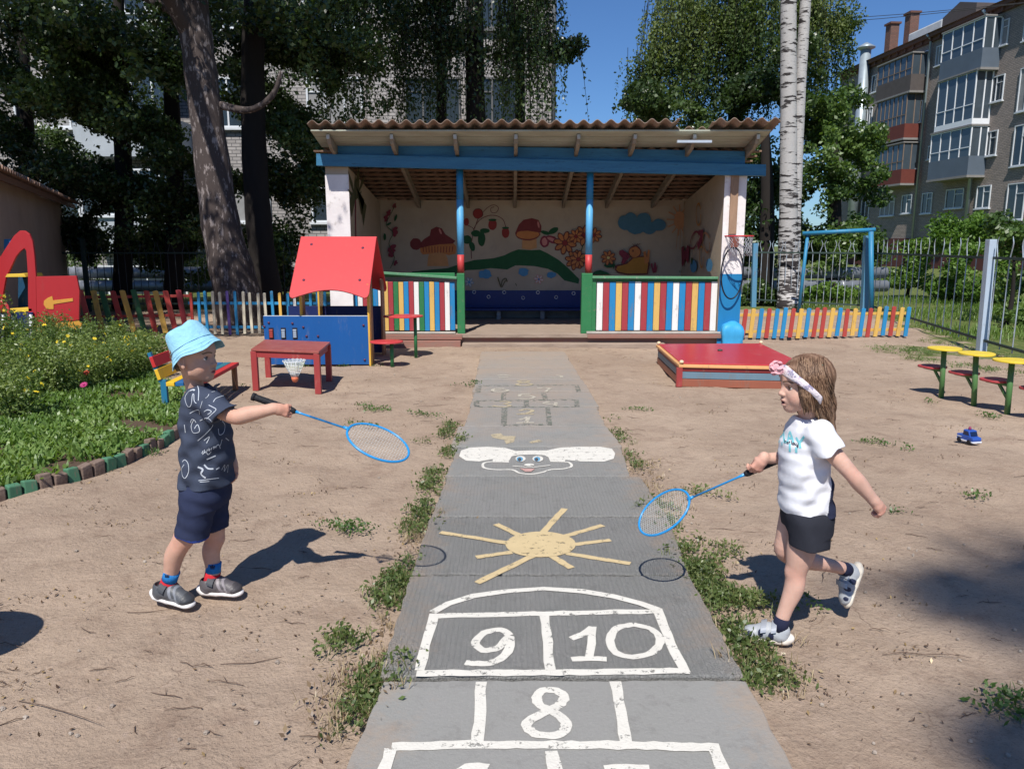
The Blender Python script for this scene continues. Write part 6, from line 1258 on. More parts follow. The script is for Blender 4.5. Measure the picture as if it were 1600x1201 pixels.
def eyes(W_, s, root, iris):
    for sg in (-1, 1):
        mb = MB(); c = W_(.0655, sg * .030, -.002); r = .0118 * s
        prof = [(r * math.sin(a), -r * math.cos(a)) for a in np.linspace(.01, math.pi - .01, 14)]
        f = Vector(W_(1, sg * .12, -.05) - W_(0, 0, 0)).normalized(); M_ = f.to_track_quat('Z', 'Y').to_matrix().to_4x4()
        mb.lathe(prof, c=c, n=18, M=M_)
        for i_, f_ in enumerate(mb.f):
            z = sum(((Vector(mb.v[j]) - Vector(c)).dot(f)) for j in f_) / len(f_) / r
            mb.m[i_] = 2 if z > .93 else (1 if z > .80 else 0)
        o = mb.build('eye', [mat('eye_white', (.72, .70, .68), .2, amt=.1, spec=.5), mat(iris[0], iris[1], .2, spec=.5), mat('pupil', (.01, .01, .01), .15, spec=.5)], root, loc=(0, 0, 0)); o.location = -root.location
        # upper lid with lashes
        m2 = MB(); pts = [Vector(W_(.0655 + .0125 * math.cos(a) * .9, sg * (.030 + .0125 * math.sin(a) * sg * 1.0), .0035 - .0035 * abs(math.sin(a)))) for a in np.linspace(-1.1, 1.1, 9)]; m2.tube(pts, .0019 * s, 6); o = m2.build('eyelid', mat('lash_dark', (.10, .055, .04), .8), root, loc=(0, 0, 0)); o.location = -root.location
def hand(fd, wrist, f, p, s, curl=(55, 60, 45), thumb=((.35, -.5, .8), (.8, -.1, .6)), side=1, spread=.004, kk=.0018):
    """f: wrist->knuckles, p: direction the palm faces, side: +1/-1 where the thumb sits"""
    f = nrmz(f); p = nrmz(np.array(p) - f * np.dot(p, f)); sd = np.cross(f, p) * side
    Wd = lambda a, b, c: wrist + (f * a + sd * b + p * c) * s
    fd.rc(Wd(-.01, 0, 0), Wd(.015, 0, 0), .0175 * s, .018 * s, .01); 
    fd.rc(Wd(.018, .012, 0), Wd(.044, .017, 0), .0115 * s, .0095 * s, .012); fd.rc(Wd(.018, -.010, 0), Wd(.042, -.014, 0), .0125 * s, .0095 * s, .012); fd.rc(Wd(.02, 0, 0), Wd(.046, 0, 0), .0125 * s, .0095 * s, .012)
    for i in range(4):
        b = (-.0200 + i * .0135); L = (.021, .0235, .022, .0175)[i]; st = (.044, .047, .046, .042)[i]; a = 0; cur = Wd(st, -b, .001); r = .0068
        pts = [cur]; 
        for j, lj in enumerate((L, L * .72, L * .55)):
            a += math.radians(curl[j] + (i - 1.5) * 4); d = f * math.cos(a) + p * math.sin(a) - sd * (b * spread * 40 if j == 0 else 0); cur = cur + nrmz(d) * lj * s; pts.append(cur)
        fd.chain(pts, [r * s, .0066 * s, .0061 * s, .0052 * s], kk)
    tb0 = Wd(.014, .016, .006); t1 = tb0 + (f * thumb[0][0] - sd * thumb[0][1] + p * thumb[0][2]) * .024 * s; t2 = t1 + (f * thumb[1][0] - sd * thumb[1][1] + p * thumb[1][2]) * .019 * s; t3 = t2 + (f * thumb[1][0] * 1.1 - sd * thumb[1][1] * .2 + p * thumb[1][2]) * .013 * s
    fd.chain([tb0, t1, t2, t3], [.0105 * s, .0085 * s, .0078 * s, .0065 * s], kk)
def limb(fd, pts, rad, k=.004, n=5):
    q = smooth_path4([(*p, r) for p, r in zip(pts, rad)], n); fd.chain([np.array(v[:3]) for v in q], [v[3] for v in q], k)
def smooth_path4(P4, k):
    P4 = [np.array(p, float) for p in P4]; q = []; n = len(P4)
    for i in range(n - 1):
        p0, p1, p2, p3 = P4[max(i - 1, 0)], P4[i], P4[i + 1], P4[min(i + 2, n - 1)]
        for j in range(k): t = j / k; q.append(.5 * (2 * p1 + (p2 - p0) * t + (2 * p0 - 5 * p1 + 4 * p2 - p3) * t * t + (3 * p1 - p0 - 3 * p2 + p3) * t ** 3))
    return q + [P4[-1]]
def arm(sh, el_, wr, radii, skin, hf, hp, hs, **k):
    P_ = np.array([sh, el_, wr]); lo = P_.min(0) - .09; hi = P_.max(0) + .09; lo = np.minimum(lo, np.array(wr) - .11 * hs); hi = np.maximum(hi, np.array(wr) + .11 * hs); fd = Field(lo, hi, .0021)
    sh, el_, wr = map(np.array, (sh, el_, wr)); m1 = el_ + (wr - el_) * .3
    limb(fd, [sh, sh + (el_ - sh) * .5, el_, m1, el_ + (wr - el_) * .7, wr], [radii[0], radii[0] * .97, radii[1] * .98, radii[1] * 1.03, (radii[1] + radii[2] * 1.6) / 2.6, radii[2]])
    hand(fd, wr, hf, hp, hs, **k); V, Fc = fd.mesh(); V = relax(V, Fc, 1, .35)
    col = np.tile(np.array(skin), (len(V), 1)).astype(float); d = np.linalg.norm(V - (wr + nrmz(hf) * .05), axis=1); col = lerpc(col * [1.04, .84, .80], col, (d - .015) / .05)
    d = np.linalg.norm(V - el_, axis=1); col = lerpc(col * [1.0, .9, .88], col, (d - .015) / .03); return V, Fc, col
def leg(hip, knee, ankle, radii, skin, calf=(0, 0, 0)):
    hip, knee, ankle, calf = map(np.array, (hip, knee, ankle, calf)); P_ = np.array([hip, knee, ankle]); fd = Field(P_.min(0) - .1, P_.max(0) + .1, .0028)
    cp = knee + (ankle - knee) * .34 + calf
    limb(fd, [hip, hip + (knee - hip) * .6, knee, cp, knee + (ankle - knee) * .74 + calf * .3, ankle], [radii[0], radii[0] * .90, radii[1] * .96, radii[2], radii[3] * 1.10, radii[3]])
    fd.el(knee - nrmz(calf + 1e-6) * radii[1] * .50, (radii[1] * .50,) * 3, .02); V, Fc = fd.mesh(); V = relax(V, Fc, 2, .4)
    col = np.tile(np.array(skin), (len(V), 1)).astype(float); d = np.linalg.norm(V - knee, axis=1); return V, Fc, lerpc(col * [1.02, .88, .86], col, (d - .02) / .04)
def loft(fd, secs, k=.01, pw=2.3):
    """secs: list of (centre, half x, half y) sorted by falling z; superellipse sections in the xy plane"""
    z = np.array([c[0][2] for c in secs])[::-1]; arr = np.array([(c[0][0], c[0][1], c[1], c[2]) for c in secs])[::-1]
    def f(p):
        zz = p[..., 2]; cx, cy, ax_, ay = [np.interp(zz, z, arr[:, i]) for i in range(4)]
        r = (np.abs((p[..., 0] - cx) / ax_) ** pw + np.abs((p[..., 1] - cy) / ay) ** pw) ** (1 / pw); d = (r - 1) * np.minimum(ax_, ay)
        return np.maximum(d, np.maximum(zz - z[-1], z[0] - zz))
    lo = (arr[:, 0].min() - arr[:, 2].max(), arr[:, 1].min() - arr[:, 3].max(), z[0]); hi = (arr[:, 0].max() + arr[:, 2].max(), arr[:, 1].max() + arr[:, 3].max(), z[-1]); fd.op(lo, hi, f, k)
def cmesh(name, root, V, Fc, col, m=None, parent=None):
    o = mesh_np(name, V - np.array(root.location if parent is None else root.location), Fc, m or cloth_m, parent or root, smooth=True, col=col); return o
def shoe(root, heel, toe_dir, up, s, cu, cs, straps, strap_col, name='shoe', dark=None, sock=None):
    x = nrmz(toe_dir); z = nrmz(np.array(up) - x * np.dot(up, x)); y = np.cross(z, x); Rm = np.stack([x, y, z], 1); O = np.array(heel)
    W_ = lambda *c: O + Rm @ (np.array(c, float) * s)
    # everything is modelled in shoe space and then turned into place
    fd = Field((-.03, -.06, -.02), (.23, .06, .13), .0022)
    fd.rc((.045, 0, .036), (.040, 0, .052), .036, .031, .012); fd.rc((.055, 0, .040), (.10, .002, .044), .037, .034, .02); fd.rc((.10, .002, .040), (.155, .004, .030), .034, .030, .02); fd.el((.165, .004, .028), (.034, .036, .022), .015)
    fd.disp(lambda p: .0003 * np.sin(p[..., 0] * 260 + 3 * np.sin(p[..., 2] * 90)) * (p[..., 0] > .09)); fd.cut((0, 0, .014), (0, 0, -1)); fd.rc((.044, 0, .070), (.035, 0, .12), .025, .035, .005, 's'); V, Fc = fd.mesh()
    col = np.tile(np.array(cu), (len(V), 1)).astype(float)
    if dark is not None:
        for (c0, r0) in dark: d = np.sqrt(((V[:, 0] - c0[0]) / r0[0]) ** 2 + ((V[:, 2] - c0[2]) / r0[2]) ** 2); m_ = (d < 1); col[m_] = (.015, .02, .05)
    if dark is None:
        m_ = (V[:, 2] < .030 + .008 * np.sin(V[:, 0] * 60)) & (V[:, 0] > .03); col[m_] = np.array(cu) * 1.7; m_ = (V[:, 0] > .165); col[m_] = np.array(cu) * .6; m_ = (np.abs(V[:, 0] - .118 + (V[:, 2] - .04) * .5) < .006) | (np.abs(V[:, 0] - .138 + (V[:, 2] - .04) * .5) < .004); col[m_] = np.array(cu) * 2.6; m_ = V[:, 0] < .022; col[m_] = np.array(cu) * .5
    up_ = cmesh(name, root, O + (V * s) @ Rm.T, Fc, col, attrmat('shoe_upper', .45, .25, 300, .4))
    fd = Field((-.03, -.06, -.02), (.24, .06, .05), .0022)
    fd.rc((.035, 0, .014), (.09, 0, .013), .0345, .0325, .01, sq=(1, 1, .60)); fd.rc((.09, 0, .013), (.17, .003, .012), .0325, .035, .01, sq=(1, 1, .45)); fd.el((.018, 0, .024), (.027, .029, .020), .012)
    fd.disp(lambda p: .0012 * np.sin(p[..., 0] * 150) * (p[..., 2] > .008)); fd.cut((0, 0, 0), (0, 0, -1)); V, Fc = fd.mesh(); col = np.tile(np.array(cs), (len(V), 1)).astype(float)
    o = mesh_np('sole', O + (V * s) @ Rm.T - np.array(root.location), Fc, attrmat('sole_m', .6, .2, 200), up_, smooth=True, col=col)
    for (xa, wd) in straps:
        mb = MB(); pts = []
        for a in np.linspace(-1.25, 1.25, 13): pts.append((a, (xa + .004 * math.sin(a), .0445 * math.sin(a), .041 + .0425 * math.cos(a) + (.003 if xa < .1 else -.001))))
        vs = []
        for a, p in pts:
            for dx, dn in ((-wd / 2, 0), (wd / 2, 0), (wd / 2, .004), (-wd / 2, .004)): vs.append(W_(p[0] + dx, p[1] + dn * math.sin(a), p[2] + dn * math.cos(a) - dx * .35))
        fs = []
        for i in range(len(pts) - 1):
            for j in range(4): fs.append((i * 4 + j, i * 4 + (j + 1) % 4, (i + 1) * 4 + (j + 1) % 4, (i + 1) * 4 + j))
        fs += [(0, 1, 2, 3), tuple(range(len(vs) - 4, len(vs)))]; mb.add(vs, fs); o = mb.build('strap', strap_col, up_, loc=(0, 0, 0)); o.location = -Vector(root.location)
    return W_
def tubepart(root, name, pts, rad, m, n=20):
    mb = MB(); mb.tube(pts, rad, n); o = mb.build(name, m, root, loc=(0, 0, 0)); o.location = -root.location; return o
def bvh_of(obs):
    vs, ps = [], []
    for o, off in obs:
        b = len(vs); vs += [Vector(v.co) + Vector(off) for v in o.data.vertices]; ps += [[b + i for i in p.vertices] for p in o.data.polygons]
    return BVHTree.FromPolygons(vs, ps)
def decals(root, name, bvh, lines, width, m, fills=(), off=.0016):
    mb = MB(); camp = Vector((0, 0, H))
    def hit(x, y):
        d = Vector(ray(x, y)).normalized(); h = bvh.ray_cast(camp, d, 8)
        return (h[0] + h[1] * off, h[1]) if h[0] is not None else None
    for ln in lines:
        w_ = width; 
        if isinstance(ln, tuple): ln, w_ = ln
        q = smooth_path([(x, y, 0) for x, y in ln], 5) if len(ln) > 2 else [Vector((ln[0][0] + (ln[1][0] - ln[0][0]) * t, ln[0][1] + (ln[1][1] - ln[0][1]) * t, 0)) for t in np.linspace(0, 1, 6)]
        hs = [hit(v.x, v.y) for v in q]; run = []
        def flush(run):
            if len(run) < 2: return
            vs = []
            for i, (p, n_) in enumerate(run):
                t = run[min(i + 1, len(run) - 1)][0] - run[max(i - 1, 0)][0]; sdv = n_.cross(t); sdv = sdv.normalized() * w_ / 2 if sdv.length > 1e-9 else Vector((0, 0, w_ / 2)); vs += [p + sdv, p - sdv]
            mb.add(vs, [(2 * i, 2 * i + 1, 2 * i + 3, 2 * i + 2) for i in range(len(run) - 1)], 0)
        for h in hs:
            if h is None or (run and (h[0] - run[-1][0]).length > .03): flush(run); run = [] if h is None else [h]
            else: run.append(h)
        flush(run)
    if not mb.v: return None
    o = mb.build(name, m, root, loc=(0, 0, 0)); o.location = -root.location; return o
skinA = (.55, .33, .245); skinB = (.58, .36, .28); lipA = (.38, .13, .11)

# ================================================================== BOY
boy_loc = Vector((-1.24, 2.93, 0))
# skin parts: head, arms, legs (one mesh)
hO = KK(303, 556, 2.93)
hV = do_head(hO, (1, -.16, -.02), (0, 0, 1), .94, skinA, lipA, 0, (.16, .10, .06), neck_to=KK(306, 612, 2.95))
parts_ = [hV[:3]]
shN, elN, wrN = KK(320, 628, 2.86), KK(368, 651, 2.78), KK(430, 638, 2.80)
hf = KK(456, 643, 2.815) - wrN
parts_.append(arm(shN, elN, wrN, (.034, .029, .0195), skinA, hf, (0.15, 1, -.25), .95, side=-1, curl=(38, 70, 55), thumb=((.9, .15, .35), (.95, .2, .4))))
shF, elF, wrF = KK(330, 628, 3.04), KK(350, 682, 3.08), KK(364, 726, 3.02)
parts_.append(arm(shF, elF, wrF, (.032, .028, .018), skinA, (.12, -.1, -1), (-.5, -.8, .0), .92, side=1, curl=(25, 35, 30)))
kN, aN = KK(284, 846, 2.88), KK(264, 908, 2.90); hN = KK(314, 778, 2.89)
kF, aF = KK(335, 842, 3.0), KK(333, 896, 2.985); hF_ = KK(331, 775, 3.0)
parts_.append(leg(hN, kN, aN, (.051, .040, .0370, .0262), skinA, (-.012, 0, 0))); parts_.append(leg(hF_, kF, aF, (.052, .038, .0350, .0262), skinA, (-.012, 0, 0)))
fd = Field(KK(270, 790, 2.8) - .03, KK(370, 600, 3.08) + .03, .005); loft(fd, [(KK(318, 620, 2.94), .06, .09), (KK(322, 660, 2.94), .075, .095), (KK(322, 740, 2.94), .08, .09), (KK(322, 785, 2.94), .075, .09)]); V_, F_ = fd.mesh(); parts_.append((relax(V_, F_), F_, np.tile(np.array(skinA), (len(V_), 1))))
V_, F_, c_ = join(parts_)
boy = mesh_np('person', V_, F_, skin_m, smooth=True, col=c_, loc=boy_loc)
tag(boy, 'child in blue bucket hat, dark doodle T-shirt and navy shorts holding out a racket', 'person')
eyes(hV[3], .94, boy, ('iris_grey', (.10, .13, .14)))
# short hair under the hat
fd = Field(hO - .15, hO + .15, .0028); Rm = hV[4]; Wb = hV[3]
fd.el(Wb(-.020, 0, .028), np.array((.084, .076, .079)) * .94, .01, 'u', Rm); fd.rc(Wb(-.05, 0, 0), Wb(-.048, 0, -.045), .040, .033, .015)
fd.cut(Wb(-.080, 0, .0), Rm @ np.array((-1, 0, .5))); fd.cut(Wb(.055, 0, 0), Rm @ np.array((1, 0, .25))); fd.cut(Wb(0.02, 0, -.012), Rm @ np.array((.75, 0, -.75))); fd.cut(Wb(0, 0, -.058), Rm @ np.array((.1, 0, -1)))
for sg in (-1, 1): fd.el(Wb(.0, sg * .084, -.012), (.024, .014, .034), .006, 's', Rm)
fd.disp(lambda p: .0012 * np.sin(p[..., 2] * 300 + p[..., 0] * 420 + 4 * np.sin(p[..., 1] * 80))); V_, F_ = fd.mesh()
cmesh('hair', boy, V_, F_, np.tile(np.array((.15, .095, .06)), (len(V_), 1)), attrmat('hair_m', .6, .8, 260, .25))
# hat
fwdv = nrmz((1, -.16, 0)); tilt_back = math.radians(31); axis = nrmz(-fwdv * math.sin(tilt_back) + np.array((0, 0, 1)) * math.cos(tilt_back) + np.array((0, .05, 0)))
xa_ = nrmz(fwdv - axis * np.dot(fwdv, axis)); ya_ = np.cross(axis, xa_); hc_ = KK(301, 542, 2.93)
prof = [(.0, .098), (.030, .097), (.055, .093), (.068, .086), (.074, .070), (.080, .045), (.086, .018), (.0885, .008), (.089, .003), (.096, -.014), (.105, -.030), (.110, -.042), (.1115, -.046), (.109, -.045), (.101, -.030), (.092, -.012), (.086, .004), (.080, .03), (.070, .07), (.05, .088), (0, .092)]
n_ = 96; V_ = []; 
for i, (r, z) in enumerate(prof):
    for k in range(n_):
        a = 2 * math.pi * k / n_; t = max(0, .0 - z) / .05; wav = 1 + t * (.035 * math.sin(5 * a + .6) + .02 * math.sin(11 * a)); lump = 1 + .018 * math.sin(3 * a + z * 40) + .010 * math.sin(9 * a + z * 90)
        rr = r * wav * lump; zz = z + t * .010 * math.sin(4 * a + 2) + (.006 * math.sin(2 * a + 1) + .004 * math.sin(5 * a + r * 60)) * (z > .02) * min(1, r / .05)
        rr *= .94; zz *= .94; V_.append(hc_ + xa_ * rr * 1.06 * math.cos(a) + ya_ * rr * .96 * math.sin(a) + axis * zz)
F_ = [(i * n_ + k, i * n_ + (k + 1) % n_, (i + 1) * n_ + (k + 1) % n_, (i + 1) * n_ + k) for i in range(len(prof) - 1) for k in range(n_)]
hatm = mat('hat_cotton_blue', (.30, .57, .72), .9, col2=(.22, .47, .63), ns=14, amt=.7, bump=.5, bs=60, spec=.1)
hat = mesh_np('bucket_hat', np.array(V_) - np.array(boy_loc), np.array(F_), hatm, boy, smooth=True)
sb_ = hat.modifiers.new('sub', 'SUBSURF'); sb_.levels = 1; sb_.render_levels = 1
for rr0, zz0 in ((.0905, .006), (.098, -.017), (.106, -.032)):
    mb = MB(); mb.tube([Vector(hc_ + (xa_ * 1.06 * math.cos(a) + ya_ * .96 * math.sin(a)) * rr0 * .94 * (1 + .018 * math.sin(3 * a + zz0 * 40)) * (1 + max(0, -zz0) / .05 * (.035 * math.sin(5 * a + .6) + .02 * math.sin(11 * a))) + axis * .94 * (zz0 + max(0, -zz0) / .05 * .010 * math.sin(4 * a + 2))) for a in np.linspace(0, 2 * math.pi, 97)[:-1]], .0012, 4, closed=True); o = mb.build('seam', hatm, hat, loc=(0, 0, 0)); o.location = -boy_loc
# T-shirt
navy_s = np.array((.050, .062, .095))
fd = Field((-1.46, 2.66, .50), (-.96, 3.16, 1.02), .0030)
loft(fd, [(KK(311, 603, 2.945), .038, .045), (KK(313, 612, 2.945), .058, .085), (KK(317, 624, 2.945), .078, .115), (KK(321, 645, 2.945), .088, .122), (KK(323, 680, 2.945), .092, .122), (KK(324, 720, 2.945), .097, .124), (KK(324, 757, 2.945), .101, .127)])
hp_ = KK(349, 648, 2.785); nh = nrmz((.62, -.12, -.78)); fd.sleeve(KK(317, 623, 2.862), hp_ + nh * .01, .050, .058, hp_, nh, .02); fd.sleeve(KK(318, 622, 3.02), KK(342, 655, 3.06), .048, .052, KK(340, 655, 3.06), (.4, .1, -1), .02)
def foldf(p):
    x, y, z = p[..., 0], p[..., 1], p[..., 2]
    return .0042 * np.sin(70 * (x + .45 * z) + 2.6 * np.sin(9 * z + 4 * x)) * (.4 + .6 * np.sin(11 * z + 20 * x) ** 2) + .0030 * np.sin(62 * (x - .7 * z) + 1.8 * np.sin(14 * z)) + .0012 * np.sin(120 * z + 30 * x + 25 * y)
fd.disp(foldf)
hem_z = KK(322, 755, 2.94)[2]; fd.cut((0, 0, hem_z + .004), (0, .0, -1))
fd.bore(hp_, nh, .041, .010); 
fd.op((-1.40, 2.8, hem_z - .05), (-1.1, 3.1, hem_z + .03), lambda p: np.maximum(((np.abs((p[..., 0] - KK(324, 757, 2.945)[0]) / .090) ** 2.3 + np.abs((p[..., 1] - 2.945) / .116) ** 2.3) ** (1 / 2.3) - 1) * .09, p[..., 2] - hem_z - .022), .004, 's')
fd.el(KK(309, 600, 2.945), (.038, .040, .020), .006, 's')
V_, F_ = fd.mesh(); V_ = relax(V_, F_, 2, .5); shirt = cmesh('t_shirt', boy, V_, F_, np.tile(navy_s, (len(V_), 1)))
bv = bvh_of([(shirt, boy_loc)]); prm = mat('print_pale', (.50, .54, .60), .9, amt=.4)
r1 = lambda pts: [(200 + x / 2.402, 480 + y / 2.402) for x, y in pts]; h5 = lambda pts: [(240 + x / 7.06, 490 + y / 7.06) for x, y in pts]
lines = [h5([(430, 790), (460, 775), (485, 800), (498, 860), (495, 960)]), h5([(400, 850), (365, 890), (350, 940), (372, 1010), (400, 1025), (420, 990), (430, 900), (445, 890), (450, 960), (475, 990)]), (h5([(405, 850), (440, 840), (452, 850)]), .006), h5([(640, 868), (700, 850)]), h5([(660, 975), (690, 935), (770, 905)]), h5([(540, 965), (530, 1000), (518, 1040)]),
         h5([(575, 935), (600, 915), (612, 890)]), h5([(400, 1100), (450, 1070), (500, 1060), (510, 1110)]), h5([(610, 1010), (650, 1030), (690, 1060), (640, 1110), (590, 1160)]), h5([(560, 1080), (600, 1060), (640, 1080), (600, 1110)]), h5([(410, 1200), (420, 1165), (450, 1170), (470, 1200)]),
         r1([(248, 420), (238, 445), (246, 470), (268, 465), (262, 440), (250, 455)]), r1([(270, 425), (300, 415), (318, 440), (295, 470), (262, 500)]), r1([(285, 500), (305, 485), (295, 510)]), r1([(345, 420), (362, 440), (358, 470), (342, 478), (338, 455)]), (r1([(295, 570), (328, 557)]), .005), r1([(320, 530), (338, 515), (345, 530)]), r1([(280, 552), (292, 540), (300, 552), (312, 540)]), r1([(205, 580), (214, 572), (226, 585), (228, 615), (216, 640), (206, 632), (203, 605), (212, 590)]),
         (r1([(262, 598), (280, 608), (275, 625), (292, 640)]), .007), (r1([(285, 590), (300, 605), (320, 606)]), .006), (r1([(330, 608), (342, 600)]), .005), r1([(265, 650), (300, 645), (340, 640)]), r1([(270, 655), (305, 652)]), r1([(350, 610), (362, 590), (360, 615), (374, 590), (372, 620)]), r1([(212, 440), (216, 470)]), r1([(345, 520), (352, 495)]), r1([(365, 490), (378, 500)])]
decals(boy, 'shirt_print', bv, lines, .0027, prm)
L5 = lambda s_, x0, y0, h: s_
decals(boy, 'shirt_lettering', bv, [r1(q) for q in ([(282, 538), (278, 548)], [(288, 533), (286, 545), (292, 543)], [(298, 532), (296, 540)], [(303, 528), (306, 538), (302, 534), (309, 531)], [(314, 526), (311, 535)], [(318, 524), (326, 522)], [(322, 523), (320, 532)], [(330, 520), (329, 528)])], .0028, prm)
# shorts
shc = np.array((.028, .036, .075)); trim = np.array((.03, .06, .26))
fd = Field((-1.43, 2.76, .22), (-1.0, 3.12, .56), .0032)
loft(fd, [(KK(323, 742, 2.945), .085, .115), (KK(323, 765, 2.945), .092, .122), (KK(322, 785, 2.945), .085, .118)])
hN_ = KK(299, 837, 2.875); hFr = KK(340, 825, 3.0); fd.sleeve(KK(312, 775, 2.885), hN_ - np.array((0, 0, .01)), .074, .064, hN_, (-.16, 0, -1), .02); fd.sleeve(KK(330, 775, 3.0), hFr - np.array((0, 0, .01)), .068, .049, hFr, (.1, 0, -1), .02)
fd.disp(lambda p: .0028 * np.sin(60 * (p[..., 0] + .3 * p[..., 2]) + 2 * np.sin(12 * p[..., 2])) + .0015 * np.sin(100 * p[..., 2] + 40 * p[..., 0]))
mid_y = 2.945
fd.bore(hN_, (.16, 0, 1), .056); fd.bore(hFr, (0, 0, 1), .042)
V_, F_ = fd.mesh(); V_ = relax(V_, F_, 2, .5); col = np.tile(shc, (len(V_), 1)); dn = np.where(V_[:, 1] < mid_y, -(V_ - hN_) @ nrmz((-.16, 0, -1)), 1); col[(dn < .007)] = trim
cmesh('shorts', boy, V_, F_, col)
# socks and shoes
sockb = mat('sock_blue', (.02, .18, .48), .9, ns=30, amt=.5, bump=.3, bs=200); sockr = mat('sock_red', (.50, .02, .03), .9, ns=30, amt=.5, bump=.3, bs=200); strapg = mat('strap_grey', (.05, .055, .065), .6, amt=.5); lg = mat('logo_navy', (.01, .02, .06), .8)
soleN = G(240, 938); soleN.z = .012; toeN = G(300, 949)
dN = Vector((toeN.x - soleN.x, toeN.y - soleN.y, -.022)).normalized()
shoe(boy, Vector((soleN.x, soleN.y, .020)), dN, (0, 0, 1), .98, (.075, .08, .09), (.74, .72, .70), [(.078, .030)], strapg)
soleF = G(312, 926); dF = G(384, 931) - G(312, 926); 
shoe(boy, Vector((soleF.x, soleF.y, .001)), dF, (0, 0, 1), .95, (.10, .09, .095), (.74, .70, .68), [(.078, .028)], strapg)
def socks(root, an, kn, sole_c, top_r, bot_r, pxs):
    an = np.array(an); kn = np.array(kn); 
for an, kn, hx in ((aN, kN, Vector((soleN.x + .05, soleN.y - .012, .035))), (aF, kF, Vector((soleF.x + .045, soleF.y, .03)))):
    u_ = nrmz(kn - an); tp = an + u_ * .050; md = an + u_ * .008
    tubepart(boy, 'sock', [Vector(tp), Vector(an + u_ * .026), Vector(md)], [.0325, .0312, .0312], sockb); tubepart(boy, 'sock', [Vector(md), Vector(md * .5 + np.array(hx) * .5), Vector(hx)], [.0318, .031, .028], sockr)
bs_ = bvh_of([(c, boy_loc * 1.0 + Vector(c.location)) for c in children(boy) if c.name.startswith('sock')])
decals(boy, 'sock_emblem', bs_, [([(258, 896), (259, 900)], .006), ([(261, 895), (261, 900)], .006), ([(264, 896), (263, 900)], .006), ([(258, 901), (264, 901)], .003), ([(329, 883), (330, 887)], .006), ([(332, 881), (332, 887)], .006), ([(335, 883), (334, 887)], .006), ([(329, 888), (335, 888)], .003)], .005, lg)

# ================================================================== GIRL
girl_loc = Vector((1.02, 2.60, 0)); gs = .93
gO = KK(1257, 600, 2.62)
gV = do_head(gO, (-1, -.10, -.06), (-.03, 0, 1), gs, skinB, (.42, .16, .14), .8, (.14, .08, .05), neck_to=KK(1262, 662, 2.63), neck_r=.031)
parts_ = [gV[:3]]
shN, elN, wrN = KK(1280, 684, 2.54), KK(1332, 742, 2.47), KK(1368, 785, 2.46)
parts_.append(arm(shN, elN, wrN, (.030, .025, .0165), skinB, (.75, .05, -.85), (-.5, .9, -.35), .9, side=1, curl=(50, 55, 40), thumb=((.7, -.3, .6), (.8, .1, .6))))
shF, elF, wrF = KK(1240, 676, 2.72), KK(1246, 715, 2.78), KK(1192, 716, 2.70)
parts_.append(arm(shF, elF, wrF, (.031, .026, .0175), skinB, (-.50, .05, -1), (-.15, 1, -.1), .98, side=-1, curl=(42, 62, 50), thumb=((.7, .3, .6), (.6, .3, .7))))
kN, aN = KK(1244, 893, 2.60), KK(1222, 966, 2.585); hN = KK(1264, 805, 2.60)
parts_.append(leg(hN, kN, aN, (.056, .037, .0345, .0235), skinB, (.010, 0, 0)))
kF, aF = KK(1228, 862, 2.70), KK(1318, 888, 2.80); hF_ = KK(1243, 800, 2.69)
parts_.append(leg(hF_, kF, aF, (.054, .038, .035, .0235), skinB, (.0, 0, -.008)))
fd = Field(KK(1200, 830, 2.5), KK(1320, 650, 2.78), .005); loft(fd, [(KK(1262, 670, 2.63), .05, .08), (KK(1262, 720, 2.63), .07, .09), (KK(1262, 815, 2.63), .072, .085)]); V_, F_ = fd.mesh(); parts_.append((relax(V_, F_), F_, np.tile(np.array(skinB), (len(V_), 1))))
V_, F_, c_ = join(parts_)
girl = mesh_np('person', V_, F_, skin_m, smooth=True, col=c_, loc=girl_loc)
tag(girl, 'child with long brown hair and floral headband, white T-shirt and dark shorts', 'person')
eyes(gV[3], gs, girl, ('iris_brown', (.08, .045, .025)))
# hair
Wg = gV[3]; Rg = gV[4]; hcol = np.array((.13, .07, .042)); hcol2 = np.array((.30, .19, .125))
fd = Field(gO - np.array((.12, .14, .26)), gO + np.array((.20, .14, .14)), .0030)
fd.el(Wg(-.016, 0, .030), np.array((.099, .084, .086)) * gs, .01, 'u', Rg)
fd.cut(Wg(.058, 0, .03), Rg @ np.array((1, 0, -.55)))
KH = lambda x, y, dy: KK(x, y, 2.62 + dy)
for sg in (-1, 1):
    fd.chain([KH(1262, 590, sg * .062), KH(1260, 618, sg * .068), KH(1253, 640, sg * .060), KH(1250, 650, sg * .050)], [.026, .022, .015, .008], .01)
    fd.chain([KH(1276, 590, sg * .055), KH(1286, 630, sg * .050), KH(1293, 665, sg * .040), KH(1299, 700, sg * .030)], [.034, .026, .016, .005], .012)
fd.chain([KH(1282, 590, 0), KH(1292, 630, 0), KH(1296, 672, 0), KH(1303, 715, .01)], [.040, .030, .019, .005], .015)
fd.cut(Wg(.042, 0, -.05), Rg @ np.array((1, 0, -.35)))
def hairf(p):
    x, y, z = p[..., 0], p[..., 1], p[..., 2]; return 0.0014 * np.sin(240 * (x + .25 * z) + 180 * y + 2 * np.sin(22 * z)) + .0009 * np.sin(430 * (x + .3 * z) - 280 * y + 3 * np.sin(15 * z))
fd.disp(hairf); V_, F_ = fd.mesh(); V_ = relax(V_, F_, 1, .3)
st = .5 + .5 * np.sin(150 * (V_[:, 0] + .3 * V_[:, 2]) + 110 * V_[:, 1] + 2 * np.sin(20 * V_[:, 2])); st = np.clip(st * .7 + rng.normal(size=len(V_)) * .12, 0, 1)
